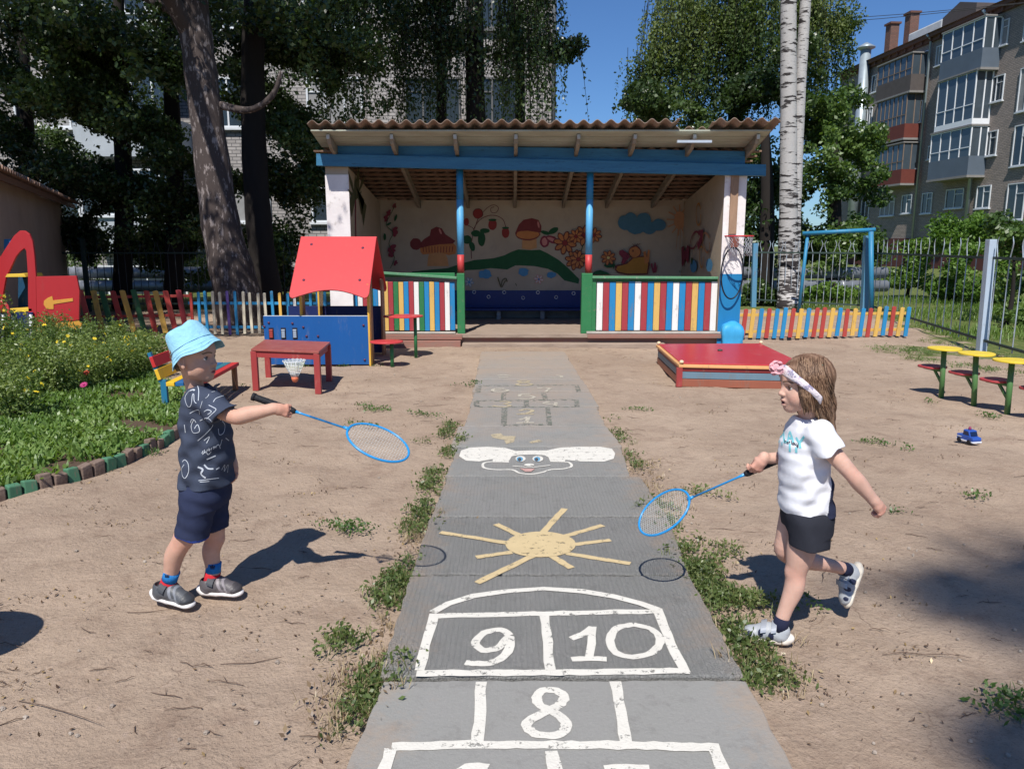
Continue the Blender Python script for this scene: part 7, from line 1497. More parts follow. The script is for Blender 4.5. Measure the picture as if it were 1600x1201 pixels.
hm = attrmat('hair_m', .6, .8, 260, .25); hair = cmesh('hair', girl, V_, F_, hcol * (1 - st[:, None]) + hcol2 * st[:, None], hm)
# loose strands laid over the hair and hanging free
g2 = np.random.default_rng(5); mb = MB()
hb = bvh_of([(hair, girl_loc)])
for i in range(1100):
    a = g2.uniform(-1.5, 1.5); side_ = g2.choice([-1, 1]); x0_ = g2.uniform(1246, 1290); y0_ = g2.uniform(558, 604); L_ = g2.uniform(45, 95) if x0_ > 1266 else g2.uniform(30, 55); q = []
    for t in np.linspace(0, 1, 7):
        xx = x0_ + (1.0 * (x0_ - 1256) * .35 + 8) * t * t + 2 * math.sin(t * 4 + i) * t; yy = y0_ + L_ * t; d = Vector(ray(xx, yy)).normalized(); h_ = hb.ray_cast(Vector((0, 0, H)), d, 6)
        if h_[0] is not None: q.append(h_[0] + h_[1] * g2.uniform(.0005, .003))
        elif len(q) >= 2: q.append(q[-1] + Vector((.002, 0, -.012)))
    q = [p for k, p in enumerate(q) if k == 0 or (p - q[k - 1]).length > 1e-4]
    if len(q) > 3 and all((q[k + 1] - q[k]).length < .05 for k in range(len(q) - 1)): mb.tube(q, [.0010] * (len(q) - 1) + [.0003], 4, cap=False, mi=int(g2.integers(0, 3)))
o = mb.build('hair_strands', [mat('strand_a', (.18, .105, .065), .5, amt=.4), mat('strand_b', (.33, .21, .13), .45, amt=.4), mat('strand_c', (.07, .035, .02), .5, amt=.4)], hair, loc=(0, 0, 0)); o.location = -girl_loc; tag(o, kind='stuff')
# hair clip
mb = MB(); c = KH(1275, 573, -.055); mb.tube([Vector(c), Vector(c + np.array((.022, .0, .004)))], .005, 8); mb.tube([Vector(c + np.array((0, -.004, .004))), Vector(c + np.array((.02, -.006, -.006)))], .004, 8); o = mb.build('hair_clip', mat('clip_green', (.05, .28, .24), .3, spec=.5), girl, loc=(0, 0, 0)); o.location = -girl_loc
# headband
V_, F_ = [], []; n_ = 44; wv_ = 7
for i in range(n_ + 1):
    a = math.radians(-94 + 188 * i / n_); ca, sa = math.cos(a), math.sin(a); zc_ = .060 - .100 * (1 - ca); 
    wd = .0200 - .004 * abs(sa)
    for j in range(wv_):
        t = (j / (wv_ - 1) - .5) * 2; z_ = zc_ + t * wd; rx = .0925 * math.sqrt(max(.05, 1 - ((z_ - .02) / .115) ** 2)) + .009; ry = .0835 * math.sqrt(max(.05, 1 - ((z_ - .02) / .125) ** 2)) + .026; b_ = .0025 * (1 - t * t) + .0012 * math.sin(j * 2.5 + i * .5)
        V_.append(Wg(-.012 + (rx + b_) * ca, (ry + b_) * sa, z_))
for i in range(n_):
    for j in range(wv_ - 1): F_.append((i * wv_ + j, (i + 1) * wv_ + j, (i + 1) * wv_ + j + 1, i * wv_ + j + 1))
hbm = mat('headband_floral', (.78, .72, .76), .9, col2=(.30, .28, .40), ns=34, amt=1, lo=.52, hi=.58, dirt=(.45, .12, .20), dirt_amt=.9, bump=.3, bs=120)
hbnd = mesh_np('headband', np.array(V_) - np.array(girl_loc), np.array(F_), hbm, girl, smooth=True); sm_ = hbnd.modifiers.new('solid', 'SOLIDIFY'); sm_.thickness = .003
fd = Field(KK(1204, 588, 2.54) - .02, KK(1226, 562, 2.66) + .02, .0018); cF = KK(1213.5, 575, 2.605)
for k in range(26):
    d = g2.normal(size=3); d /= np.linalg.norm(d); c = cF + d * np.array((.015, .022, .021)); Rr = np.array(Matrix.Rotation(g2.uniform(0, 6), 3, Vector(g2.normal(size=3)).normalized())); fd.el(c, (.0125, .0105, .0028), .002, 'u', Rr)
V_, F_ = fd.mesh(); o = cmesh('ribbon_flower', girl, V_, F_, np.tile(np.array((.80, .42, .46)), (len(V_), 1)) * (1 - .25 * rng.random((len(V_), 1))), attrmat('petal', .7))
# T-shirt
white_s = np.array((.78, .79, .83)); navg = np.array((.03, .035, .07))
fd = Field((.80, 2.36, .36), (1.32, 2.86, .95), .0030)
loft(fd, [(KK(1258, 650, 2.63), .034, .042), (KK(1261, 658, 2.63), .050, .078), (KK(1262, 668, 2.63), .066, .100), (KK(1260, 690, 2.63), .082, .106), (KK(1256, 720, 2.63), .084, .105), (KK(1258, 760, 2.63), .088, .105), (KK(1261, 803, 2.63), .095, .110)])
hp_ = KK(1298, 705, 2.495); nh = nrmz((.42, -.12, -.9)); fd.sleeve(KK(1281, 678, 2.535), hp_ + nh * .01, .050, .050, hp_, nh, .018); fd.sleeve(KK(1248, 674, 2.70), KK(1240, 705, 2.745), .044, .046, KK(1240, 703, 2.745), (-.3, .1, -1), .02)
fd.disp(lambda p: .0042 * np.sin(75 * (p[..., 0] - .5 * p[..., 2]) + 2.6 * np.sin(10 * p[..., 2] + 4)) * (.4 + .6 * np.sin(12 * p[..., 2] + 25 * p[..., 0]) ** 2) + .0020 * np.sin(60 * (p[..., 0] + .8 * p[..., 2]) + 1.5 * np.sin(13 * p[..., 2])) + .001 * np.sin(140 * p[..., 2]))
pg = fd.pts((slice(None),) * 3); 
fd.bore(hp_, nh, .035, .010)
hz_ = KK(1260, 797, 2.63)[2]; fd.F = np.maximum(fd.F, hz_ - pg[..., 2] + .10 * np.abs(pg[..., 0] - KK(1252, 797, 2.63)[0]) * 0).astype(np.float32)
fd.op((KK(1220, 800, 2.6)[0], 2.5, hz_ - .05), (KK(1300, 800, 2.6)[0], 2.76, hz_ + .02), lambda p: np.maximum(((np.abs((p[..., 0] - KK(1261, 803, 2.63)[0]) / .084) ** 2.3 + np.abs((p[..., 1] - 2.63) / .099) ** 2.3) ** (1 / 2.3) - 1) * .08, p[..., 2] - hz_ - .02), .004, 's')
fd.el(KK(1259, 647, 2.63), (.033, .037, .018), .006, 's')
V_, F_ = fd.mesh(); V_ = relax(V_, F_, 2, .5); col = np.tile(white_s, (len(V_), 1))
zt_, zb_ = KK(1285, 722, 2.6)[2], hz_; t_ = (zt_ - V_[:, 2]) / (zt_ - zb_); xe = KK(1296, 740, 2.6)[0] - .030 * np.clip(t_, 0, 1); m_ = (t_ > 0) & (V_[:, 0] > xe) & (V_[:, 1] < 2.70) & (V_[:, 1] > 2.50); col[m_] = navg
gsh = cmesh('t_shirt', girl, V_, F_, col); bv = bvh_of([(gsh, girl_loc)])
g6 = lambda pts: [(1180 + x / 7.067, 550 + y / 7.067) for x, y in pts]
aq = mat('print_aqua', (.16, .55, .62), .85, col2=(.3, .65, .7), ns=60, amt=.8); bk = mat('print_black', (.03, .03, .05), .85)
decals(girl, 'shirt_lettering', bv, [g6([(262, 880), (268, 1000)]), g6([(265, 880), (300, 870), (300, 925), (268, 935)]), g6([(318, 860), (325, 985), (352, 990)]), g6([(360, 1000), (385, 880), (425, 1000)]), g6([(372, 950), (415, 950)]), g6([(455, 940), (490, 990), (545, 930)]), g6([(490, 990), (500, 1060)]), g6([(300, 990), (300, 1030)]), g6([(385, 1010), (385, 1100)]), g6([(455, 1050), (455, 1110)])], .0085, aq)
decals(girl, 'shirt_lettering', bv, [g6(q) for q in ([(330, 965), (332, 1005)], [(330, 985), (345, 985), (347, 1008)], [(356, 995), (368, 995), (358, 1010), (370, 1012)], [(378, 1015), (380, 992), (392, 995)], [(408, 980), (408, 1020)], [(420, 1005), (432, 1000), (430, 1022), (418, 1020), (420, 1005)], [(442, 1002), (442, 1022), (456, 1024), (456, 1004)], [(476, 1050), (466, 1045), (464, 1030), (477, 1030)], [(478, 1000), (476, 1052)])], .0028, bk, off=.0028)
# shorts
sg_c = np.array((.030, .032, .042))
fd = Field((.84, 2.44, .28), (1.22, 2.84, .56), .0030)
loft(fd, [(KK(1261, 785, 2.63), .085, .098), (KK(1262, 805, 2.63), .090, .104), (KK(1262, 822, 2.63), .085, .100)])
hN_ = KK(1264, 852, 2.58); hFr = KK(1240, 834, 2.70); fd.sleeve(KK(1264, 812, 2.585), hN_ - np.array((0, 0, .01)), .074, .070, hN_, (0, 0, -1), .02); fd.sleeve(KK(1250, 808, 2.685), hFr - np.array((0, 0, .01)), .068, .060, hFr, (-.2, 0, -1), .02)
fd.disp(lambda p: .0022 * np.sin(70 * (p[..., 0] + .3 * p[..., 2]) + 2 * np.sin(12 * p[..., 2]))); 
fd.bore(hN_, (0, 0, 1), .062); V_, F_ = fd.mesh(); V_ = relax(V_, F_, 2, .5); cmesh('shorts', girl, V_, F_, np.tile(sg_c, (len(V_), 1)))
# shoes
silver = (.36, .38, .40); strs = mat('strap_silver', (.42, .44, .47), .35, metal=.3, amt=.4); dk = [((.125, 0, .045), (.010, 1, .016)), ((.168, 0, .038), (.010, 1, .010)), ((.085, 0, .035), (.012, 1, .022))]
hl = G(1236, 1006); td = G(1172, 997) - hl
shoe(girl, Vector((hl.x + .002, hl.y, .002)), td, (0, 0, 1), .90, silver, (.70, .64, .56), [(.072, .020), (.112, .022)], strs, dark=dk)
sockn = mat('sock_navy', (.012, .015, .04), .9, ns=30, amt=.5)
aNv = np.array(aN); tubepart(girl, 'sock', [Vector(aNv + np.array((.002, 0, .004))), Vector((hl.x - .046, hl.y + .01, .045))], [.0275, .029], sockn)
hl2 = KK(1349, 884, 2.83); tdir = nrmz((-.42, -.30, -.95)); upv = nrmz((-1, .15, .35))
shoe(girl, hl2, tdir, upv, .88, silver, (.66, .60, .50), [(.072, .020), (.112, .022)], strs, dark=dk)
aFv = np.array(aF); tubepart(girl, 'sock', [Vector(aFv + nrmz(kF - aF) * .012), Vector(aFv - nrmz(kF - aF) * .012), Vector(hl2 + tdir * .045 * .9 + upv * .05)], [.0275, .028, .028], sockn)

# ================================================================== RACKETS AND SHUTTLECOCK
rkb = mat('racket_blue', (.02, .26, .60), .3, amt=.2, spec=.5); grip = mat('grip_black', (.015, .016, .02), .7, ns=40, amt=.5, bump=.5, bs=90); stm = mat('string_white', (.62, .64, .62), .5, amt=.2)
def racket(label, butt, grip_end, joint, centre, minor, smin=.098, gm=grip):
    root = empty('badminton_racket', butt, label=label, cat='racket', group=None); b = Vector(butt)
    def add(mb, n, m, **k): o = mb.build(n, m, root, loc=(0, 0, 0), **k); o.location = -b; return o
    gd = (Vector(grip_end) - b).normalized(); L_ = (Vector(grip_end) - b).length
    mb = MB(); pts = [b + gd * L_ * t for t in np.linspace(0, 1, 24)]; mb.tube(pts, [.0145] + [.0128 + .0006 * (k % 2) for k in range(21)] + [.011, .008], 14); add(mb, 'handle', gm)
    mb = MB(); mb.tube([b, b + gd * .012], .0155, 14); add(mb, 'butt_cap', grip)
    j, c = Vector(joint), Vector(centre); mb = MB(); mb.tube([Vector(grip_end) - gd * .01, Vector(grip_end) + (j - Vector(grip_end)) * .12, j], [.0075, .004, .0038], 10); add(mb, 'shaft', rkb)
    a = (c - j); smaj = a.length; a.normalize(); m_ = Vector(minor); m_ = (m_ - a * m_.dot(a)).normalized()
    mb = MB(); mb.tube([c + a * math.cos(t) * smaj + m_ * math.sin(t) * smin for t in np.linspace(0, 2 * math.pi, 57)[:-1]], .0048, 8, closed=True); fr_ = add(mb, 'head_frame', rkb)
    mb = MB(); mb.tube([j - a * .02, j + a * .006], [.005, .009], 8); add(mb, 'joint', rkb)
    mb = MB(); nn = a.cross(m_) * .0009
    for k in range(-11, 12):
        t = k / 12; w_ = smin * math.sqrt(1 - t * t); mb.tube([c + a * t * smaj - m_ * w_ + nn * (k % 2), c + a * t * smaj + m_ * w_ + nn * (k % 2)], .00055, 3, cap=False)
    for k in range(-9, 10):
        t = k / 10; w_ = smaj * math.sqrt(1 - t * t); mb.tube([c + m_ * t * smin - a * w_ - nn * (k % 2), c + m_ * t * smin + a * w_ - nn * (k % 2)], .00055, 3, cap=False)
    add(mb, 'strings', stm); return root
racket('blue badminton racket with black grip held by the child in the bucket hat', KK(394, 619, 2.83), KK(462, 643, 2.83), KK(544, 670, 2.83), KK(591, 691, 2.83), (0, .93, .36))
racket('blue badminton racket with black grip held low by the child with the headband', KK(1219, 717, 2.722), KK(1163, 741, 2.735), KK(1077, 779, 2.84), KK(1037, 800, 2.89), (0, .90, .42))
sc = KK(461, 592, 2.65); st_ = empty('shuttlecock', sc, label='white plastic shuttlecock with an orange tip flying in front of the red table', cat='shuttlecock')
mb = MB(); mb.lathe([(.003, -.012), (.009, -.009), (.0125, 0), (.0125, .008)], n=20); mb.build('tip', mat('cork_orange', (.62, .16, .08), .5), st_, loc=(0, 0, 0))
mb = MB()
for k in range(16):
    a = 2 * math.pi * k / 16; mb.tube([(.010 * math.cos(a), .010 * math.sin(a), .006), (.022 * math.cos(a), .022 * math.sin(a), .03), (.039 * math.cos(a), .039 * math.sin(a), .066)], .0009, 4)
for r, z in ((.017, .02), (.022, .03), (.0275, .042), (.033, .054), (.039, .066)): mb.tube([(r * math.cos(a), r * math.sin(a), z + (.002 * (-1) ** k if z > .06 else 0)) for k, a in enumerate(np.linspace(0, 2 * math.pi, 33)[:-1])], .0009, 4, closed=True)
mb.build('skirt_ribs', mat('shuttle_white', (.78, .8, .8), .4, amt=.1), st_, loc=(0, 0, 0))
mb = MB(); 
n_ = 32
for k in range(n_):
    a, b_ = 2 * math.pi * k / n_, 2 * math.pi * (k + 1) / n_
    for (r0, z0), (r1_, z1_) in (((.024, .034), (.0315, .051)), ((.032, .052), (.0385, .065))): mb.add([(r0 * math.cos(a), r0 * math.sin(a), z0), (r0 * math.cos(b_), r0 * math.sin(b_), z0), (r1_ * math.cos(b_), r1_ * math.sin(b_), z1_), (r1_ * math.cos(a), r1_ * math.sin(a), z1_)], [(0, 1, 2, 3)])
msk = leafmat('shuttle_skin', (.75, .77, .77), (.75, .77, .77), (.75, .77, .77), .4, .5); ntk = msk.node_tree; Nk = ntk.nodes; outk = [n for n in Nk if n.type == 'OUTPUT_MATERIAL'][0]; prev = outk.inputs[0].links[0].from_socket; tk = Nk.new('ShaderNodeBsdfTransparent'); mk = Nk.new('ShaderNodeMixShader'); mk.inputs[0].default_value = .55; ntk.links.new(prev, mk.inputs[1]); ntk.links.new(tk.outputs[0], mk.inputs[2]); ntk.links.new(mk.outputs[0], outk.inputs[0])
mb.build('skirt', msk, st_, loc=(0, 0, 0))
# ================================================================== FLOWER BED PLANTS
bed_leaf = leafmat('bed_leaf', (.07, .13, .025), (.12, .21, .045), (.22, .31, .09), tr=.35)
tall_leaf = leafmat('tall_plant_leaf', (.07, .12, .03), (.12, .19, .05), (.24, .30, .10), tr=.4)
weed_leaf = leafmat('weed_leaf', (.035, .075, .02), (.065, .13, .03), (.13, .21, .06), tr=.3)
edge_leaf = leafmat('edge_weed', (.06, .095, .03), (.11, .155, .045), (.24, .25, .10), tr=.3)
grass_leaf = leafmat('grass_blade', (.06, .12, .03), (.11, .18, .05), (.24, .27, .11), tr=.35)
def blades(p, L, w, lean=.5, curl=.4, seed=0):
    """arched blades: 3 quads each"""
    n = len(p); a = rng.uniform(0, 2 * np.pi, n); d = np.stack([np.cos(a), np.sin(a), np.zeros(n)], 1); L = np.broadcast_to(L, (n,))[:, None]; ln = rng.uniform(.15, 1, (n, 1)) * lean
    sd = np.stack([-np.sin(a), np.cos(a), np.zeros(n)], 1); V = []; 
    for t, ww in ((0, .6), (.35, 1), (.7, .8), (1, .08)):
        c = p + d * L * ln * t ** 1.4 + np.array([0, 0, 1]) * L * (t - curl * ln * t * t); V += [c - sd * w * ww / 2, c + sd * w * ww / 2]
    V = np.stack(V, 1).reshape(-1, 3); b = (np.arange(n) * 8)[:, None]
    Fc = np.concatenate([b + np.array([[0, 1, 3, 2]]), b + np.array([[2, 3, 5, 4]]), b + np.array([[4, 5, 7, 6]])]); return V, Fc
# ground cover of broad leaves over the whole bed
bx0, bx1 = min(x for x, y in bp), max(x for x, y in bp); by0, by1 = min(y for x, y in bp), max(y for x, y in bp)
n = 30000; p = np.stack([rng.uniform(max(bx0, -7.5), bx1, n), rng.uniform(by0, min(by1, 9), n), np.full(n, .03)], 1); ok = inpoly(p[:, 0], p[:, 1]); p = p[ok]
nz = np.sin(p[:, 0] * 5.1 + 2 * np.sin(p[:, 1] * 3.3)) + np.sin(p[:, 1] * 6.2 + p[:, 0] * 2); p = p[nz > -1.5 + rng.random(len(p)) * .5]
hh = (.075 + .05 * (np.sin(p[:, 0] * 3.7) * np.sin(p[:, 1] * 4.3) + 1) * .5 + rng.random(len(p)) * .05)
V1, F1 = blades(p, hh * .72, .021, 1.0, .4); q = p[rng.random(len(p)) < .9].copy(); q = q[: int(len(q))]; q[:, 2] += rng.random(len(q)) * .075; q[:, :2] += rng.normal(size=(len(q), 2)) * .02
V2, F2 = leaves(q, rng.uniform(.025, .058, len(q)), .58, flat=.6)
o = mesh_np('flower_bed_greenery', np.concatenate([V1, V2]), np.concatenate([F1, F2 + len(V1)]), bed_leaf, tint=np.concatenate([np.tile(tint_for(p, .1, 1, 2.2), 3), tint_for(q, .1, 1, 2.2)])); tag(o, 'low leafy green plants covering the front of the flower bed', 'ground cover', kind='stuff')
ymat = mat('petal_yellow', (.80, .62, .04), .6, amt=.3); pmat = mat('petal_magenta', (.42, .04, .16), .6); omat = mat('petal_red', (.6, .1, .05), .6)
def flower_mesh(r, m, k=7):
    mb = MB()
    for i in range(k):
        a = 2 * math.pi * i / k; a1, a2 = a - .35, a + .35; mb.add([(0, 0, 0), (math.cos(a1) * r * .7, math.sin(a1) * r * .7, r * .25), (math.cos(a) * r, math.sin(a) * r, r * .2), (math.cos(a2) * r * .7, math.sin(a2) * r * .7, r * .25)], [(0, 1, 2, 3)])
    mb.lathe([(.002, r * .1), (r * .25, r * .15), (r * .2, r * .35), (.001, r * .4)], n=8, mi=0); return mb.build('flower', m, loc=(0, 0, 0))
bushes = [(-20, 640, .50, .50), (30, 655, .34, .36), (35, 622, .50, .48), (95, 618, .42, .44), (0, 590, .7, .52), (60, 592, .55, .42), (120, 600, .42, .40), (150, 607, .36, .38), (185, 600, .38, .38), (215, 588, .38, .42), (140, 582, .5, .40), (235, 572, .34, .50), (195, 574, .45, .42), (-60, 600, .7, .5), (-90, 660, .6, .5), (90, 572, .5, .38)]
fl0 = None; words = ['at the left edge', 'nearest the train', 'in the middle of the bed', 'nearest the bench']
for i, (px, py, hgt, rad) in enumerate(bushes):
    g_ = G(px, py, .03); root = empty('flowering_bush', g_, label='tall feathery bush with small yellow flowers ' + ('in front of the play train' if px < 130 else 'beside the rainbow bench'), cat='flowering bush', group='yellow flowering bushes ' + ('in front of the train' if px < 130 else 'beside the bench'))
    n = int(9500 * rad); hgt *= 1.28
    pts = []; stems = MB(); ns = 26
    for k in range(ns):
        a = random.uniform(0, 6.28); r = rad * .62 * math.sqrt(random.random()); top = Vector((math.cos(a) * r, math.sin(a) * r, hgt * random.uniform(.65, 1.08) * (1 - .35 * (r / rad) ** 2))); bt = Vector((math.cos(a) * r * .3, math.sin(a) * r * .3, 0)); stems.tube([bt, bt.lerp(top, .5) + Vector((0, 0, .03)), top], [.004, .003, .0015], 4, cap=False)
        m_ = n // ns; t = rng.random(m_) ** .75; c = np.outer(1 - t, np.array(bt)) + np.outer(t, np.array(top)); pts.append(c + rng.normal(size=(m_, 3)) * np.array([.040, .040, .022])); 
    p = np.concatenate(pts); p[:, 2] = np.maximum(p[:, 2], .01); V_, F_ = leaves(p, rng.uniform(.018, .044, len(p)), .45); mesh_np('foliage', V_, F_, tall_leaf, root, tint=tint_for(p + np.array(g_), .15, 1, 2.5)); stems.build('stems', mat('stem_green', (.08, .12, .04), .8), root, loc=(0, 0, 0))
    for k in range(8 if i < 12 else 5):
        a = random.uniform(0, 6.28); r = rad * .75 * math.sqrt(random.random()); z = hgt * random.uniform(.5, 1.12) * (1 - .3 * (r / rad) ** 2)
        if fl0 is None: fl0 = flower_mesh(.024, ymat); f_ = fl0
        else: f_ = fl0.copy(); C.objects.link(f_)
        f_.parent = root; f_.location = (math.cos(a) * r, math.sin(a) * r - .03, z); f_.rotation_euler = (random.uniform(.2, 1.3), random.uniform(-.5, .5), random.uniform(0, 6)); f_.scale = (random.uniform(.6, 1.1),) * 3
for (px, py, m_, lab) in ((133, 612, pmat, 'small magenta flower in the middle of the flower bed'), (137, 590, omat, 'small orange red flower in the middle of the flower bed')):
    g_ = G(px, py + 24, .03); root = empty('garden_flower', g_, label=lab, cat='flower'); mb = MB(); mb.tube([(0, 0, 0), (.01, 0, .2)], .003, 5); mb.build('stem', mat('stem_green', (.08, .12, .04), .8), root, loc=(0, 0, 0))
    f_ = flower_mesh(.035, m_, 11); f_.parent = root; f_.location = (.01, 0, .2); f_.rotation_euler = (.7, 0, 0)
# long grass leaves in front of the train
p = np.array([G(random.gauss(75, 22), random.gauss(592, 8), .03) for _ in range(90)]); V_, F_ = blades(p, rng.uniform(.35, .62, len(p)), .010, .7, .5); o = mesh_np('tall_grass_clump', V_, F_, leafmat('dry_grass', (.14, .18, .07), (.22, .26, .11), (.35, .36, .2)), tint=rng.random(3 * len(p)), loc=G(75, 592)); tag(o, 'clump of long pale grass leaves in front of the red train panel', 'grass clump')

# ================================================================== WEEDS
def scatter(lines, n, wpx):
    """points along pixel polylines with a width in metres"""
    out = []
    for ln, w_, k in lines:
        q = [G(x, y) for x, y in ln]; Ls = [(q[i + 1] - q[i]).length for i in range(len(q) - 1)]; cum = np.cumsum([0] + Ls)
        for _ in range(int(k * .42)):
            s_ = random.random() * cum[-1]; i = min(int(np.searchsorted(cum, s_) - 1), len(Ls) - 1); i = max(i, 0); t = (s_ - cum[i]) / Ls[i]; b = q[i].lerp(q[i + 1], t)
            f = math.sin(s_ * 9 + ln[0][0]) + math.sin(s_ * 23 + 1.3) * .6
            if f < -0.35 + random.random() * .6: continue
            out.append((b.x + random.gauss(0, w_ * (.6 + .35 * f)), b.y + random.gauss(0, w_), 0))
    return np.array(out)
def weed_mesh(name, lines, lab, blade_share=.0, size=(.012, .031), hgt=.05, kind='stuff', cat='weeds', spr=.028, per=11, group=None, lmat=None):
    c = scatter(lines, 0, 0)
    if not len(c): return
    onslab = (c[:, 0] > -.44) & (c[:, 0] < .77) & (c[:, 1] > 1.5) & (c[:, 1] < 10.3); z0 = np.where(onslab & (np.minimum(c[:, 0] + .44, .77 - c[:, 0]) > .05), ZT, 0)
    keep = ~(onslab & (np.minimum(c[:, 0] + .46, .80 - c[:, 0]) > .10)); c, z0 = c[keep], z0[keep]; m_ = len(c)
    if not m_: return
    c[:, 2] = z0 + .001; rep = np.repeat(c, per, 0); off = rng.normal(size=rep.shape) * [spr, spr, 0]; rep = rep + off; rep[:, 2] += rng.random(len(rep)) * hgt * np.exp(-(off[:, 0] ** 2 + off[:, 1] ** 2) / (spr * spr * 3)) + .004
    V_, F_ = leaves(rep, rng.uniform(*size, len(rep)), .5, flat=.35); Vs, Fs, T = [V_], [F_], [tint_for(rep, .05, 1, 3)]; nv = len(V_)
    if blade_share:
        b = np.repeat(c[rng.random(m_) < blade_share], 9, 0); b = b + rng.normal(size=b.shape) * [.02, .02, 0]; V2, F2 = blades(b, rng.uniform(.02, .062, len(b)), .0032, .8, .5); Vs.append(V2); Fs.append(F2 + nv); T.append(np.tile(rng.random(len(b)) * .6 + .4, 3)); nv += len(V2)
    # creeping stems
    s_ = rng.choice(m_, max(1, m_ // 3)); sv, sf = [], []
    for i in s_:
        a = rng.uniform(0, 6.28); L_ = rng.uniform(.04, .13); d = np.array([math.cos(a), math.sin(a), 0]); sdv = np.array([-d[1], d[0], 0]) * .0012; k0 = nv + len(sv)
        for t in (0, .33, .66, 1): q = c[i] + d * L_ * t + sdv * 8 * math.sin(t * 5 + a) + np.array([0, 0, .012 + .010 * math.sin(t * 3)]); sv += [q - sdv, q + sdv]
        sf += [(k0, k0 + 1, k0 + 3, k0 + 2), (k0 + 2, k0 + 3, k0 + 5, k0 + 4), (k0 + 4, k0 + 5, k0 + 7, k0 + 6)]
    Vs.append(np.array(sv)); Fs.append(np.array(sf)); T.append(np.full(len(sf), .35)); V_ = np.concatenate(Vs); cc = V_.mean(0); cc[2] = 0
    return tag(mesh_np(name, V_, np.concatenate(Fs), lmat or weed_leaf, tint=np.concatenate(T), loc=cc), lab, cat, kind=kind, group=group)
weed_mesh('weeds', [([(715, 655), (690, 685), (650, 690)], .045, 150), ([(722, 690), (700, 715), (675, 745), (650, 790)], .05, 330), ([(676, 770), (650, 830), (628, 880)], .055, 330), ([(640, 880), (612, 930), (585, 985), (560, 1010)], .055, 460), ([(620, 960), (560, 1000), (515, 1005)], .04, 140), ([(610, 1040), (575, 1100), (540, 1170), (500, 1201)], .05, 260), ([(605, 1053), (650, 1050), (700, 1052)], .008, 40)], 'green weeds growing along the left edge of the slab path', blade_share=.5, lmat=edge_leaf)
weed_mesh('weeds', [([(945, 655), (985, 712), (1000, 760)], .045, 170), ([(1010, 770), (1050, 850), (1085, 890)], .055, 330), ([(1075, 880), (1120, 930), (1150, 990)], .065, 420), ([(1090, 850), (1150, 850), (1130, 880)], .05, 120), ([(1100, 935), (1160, 935), (1200, 945)], .04, 190), ([(1150, 990), (1185, 1050), (1230, 1110), (1290, 1185)], .055, 420), ([(1040, 790), (1090, 770), (1140, 775)], .04, 60)], 'green weeds growing along the right edge of the slab path', blade_share=.5, lmat=edge_leaf)
weed_mesh('dry_straw', [([(625, 960), (590, 1040), (545, 1120), (500, 1201)], .09, 260), ([(1120, 900), (1180, 1010), (1250, 1150)], .08, 130), ([(660, 820), (630, 900)], .07, 70), ([(1000, 720), (1060, 830)], .09, 110)], 'dry brown straw and dead stems beside the slab path', blade_share=1.0, per=4, hgt=.012, spr=.05, cat='dry grass', lmat=leafmat('straw', (.13, .085, .055), (.24, .17, .10), (.42, .34, .2), tr=.1))
spots = [([(510, 822), (570, 826)], 'spreading weed on the dirt beside the shadow of the child in the hat', .03, 42), ([(560, 635), (680, 652)], 'thin line of weeds on the dirt left of the faded hopscotch', .03, 60), ([(1540, 1100), (1600, 1095)], 'weed near the lower right corner of the picture', .035, 34), ([(1510, 775), (1560, 776)], 'small flat weed below the toy car', .02, 18), ([(975, 640), (1010, 641)], 'small weed right of the faded hopscotch numbers', .02, 16), ([(1345, 690), (1420, 700)], 'wide flat weed on the dirt right of the child with the headband', .03, 30), ([(1130, 600), (1200, 606)], 'weeds at the front of the red sandbox', .03, 55), ([(580, 572), (625, 572)], 'weeds at the foot of the playhouse post', .03, 30),
         ([(440, 570), (545, 572)], 'weeds under the blue playhouse panel', .03, 30), ([(1440, 625), (1560, 655)], 'weeds around the green posts of the yellow tables', .04, 60), ([(690, 600), (745, 604)], 'thin weed left of the path at its far end', .02, 20), ([(1240, 940), (1290, 950)], 'small weed between the feet of the child with the headband', .02, 10), ([(330, 600), (380, 605)], 'weed in the shadow of the rainbow bench', .02, 14), ([(540, 662), (590, 665)], 'small flat weed above the racket of the child in the hat', .02, 14), ([(235, 712), (275, 700)], 'weed at the end of the flower bed edging', .02, 24), ([(1390, 800), (1420, 802)], 'tiny weed right of the free hand of the child with the headband', .012, 6)]
for ln, lab, w_, k in spots: weed_mesh('weed_plant', [(ln, w_ * 1.2, k)], lab, kind='stuff', cat='weed', per=14, hgt=.04, blade_share=.1)
weed_mesh('grass_patch', [([(1375, 545), (1455, 552)], .20, 420), ([(1420, 560), (1600, 585)], .10, 330), ([(1590, 560), (1430, 530)], .1, 200)], 'patch of dry short grass at the foot of the right metal fence', blade_share=.9, per=8, cat='grass', lmat=grass_leaf)
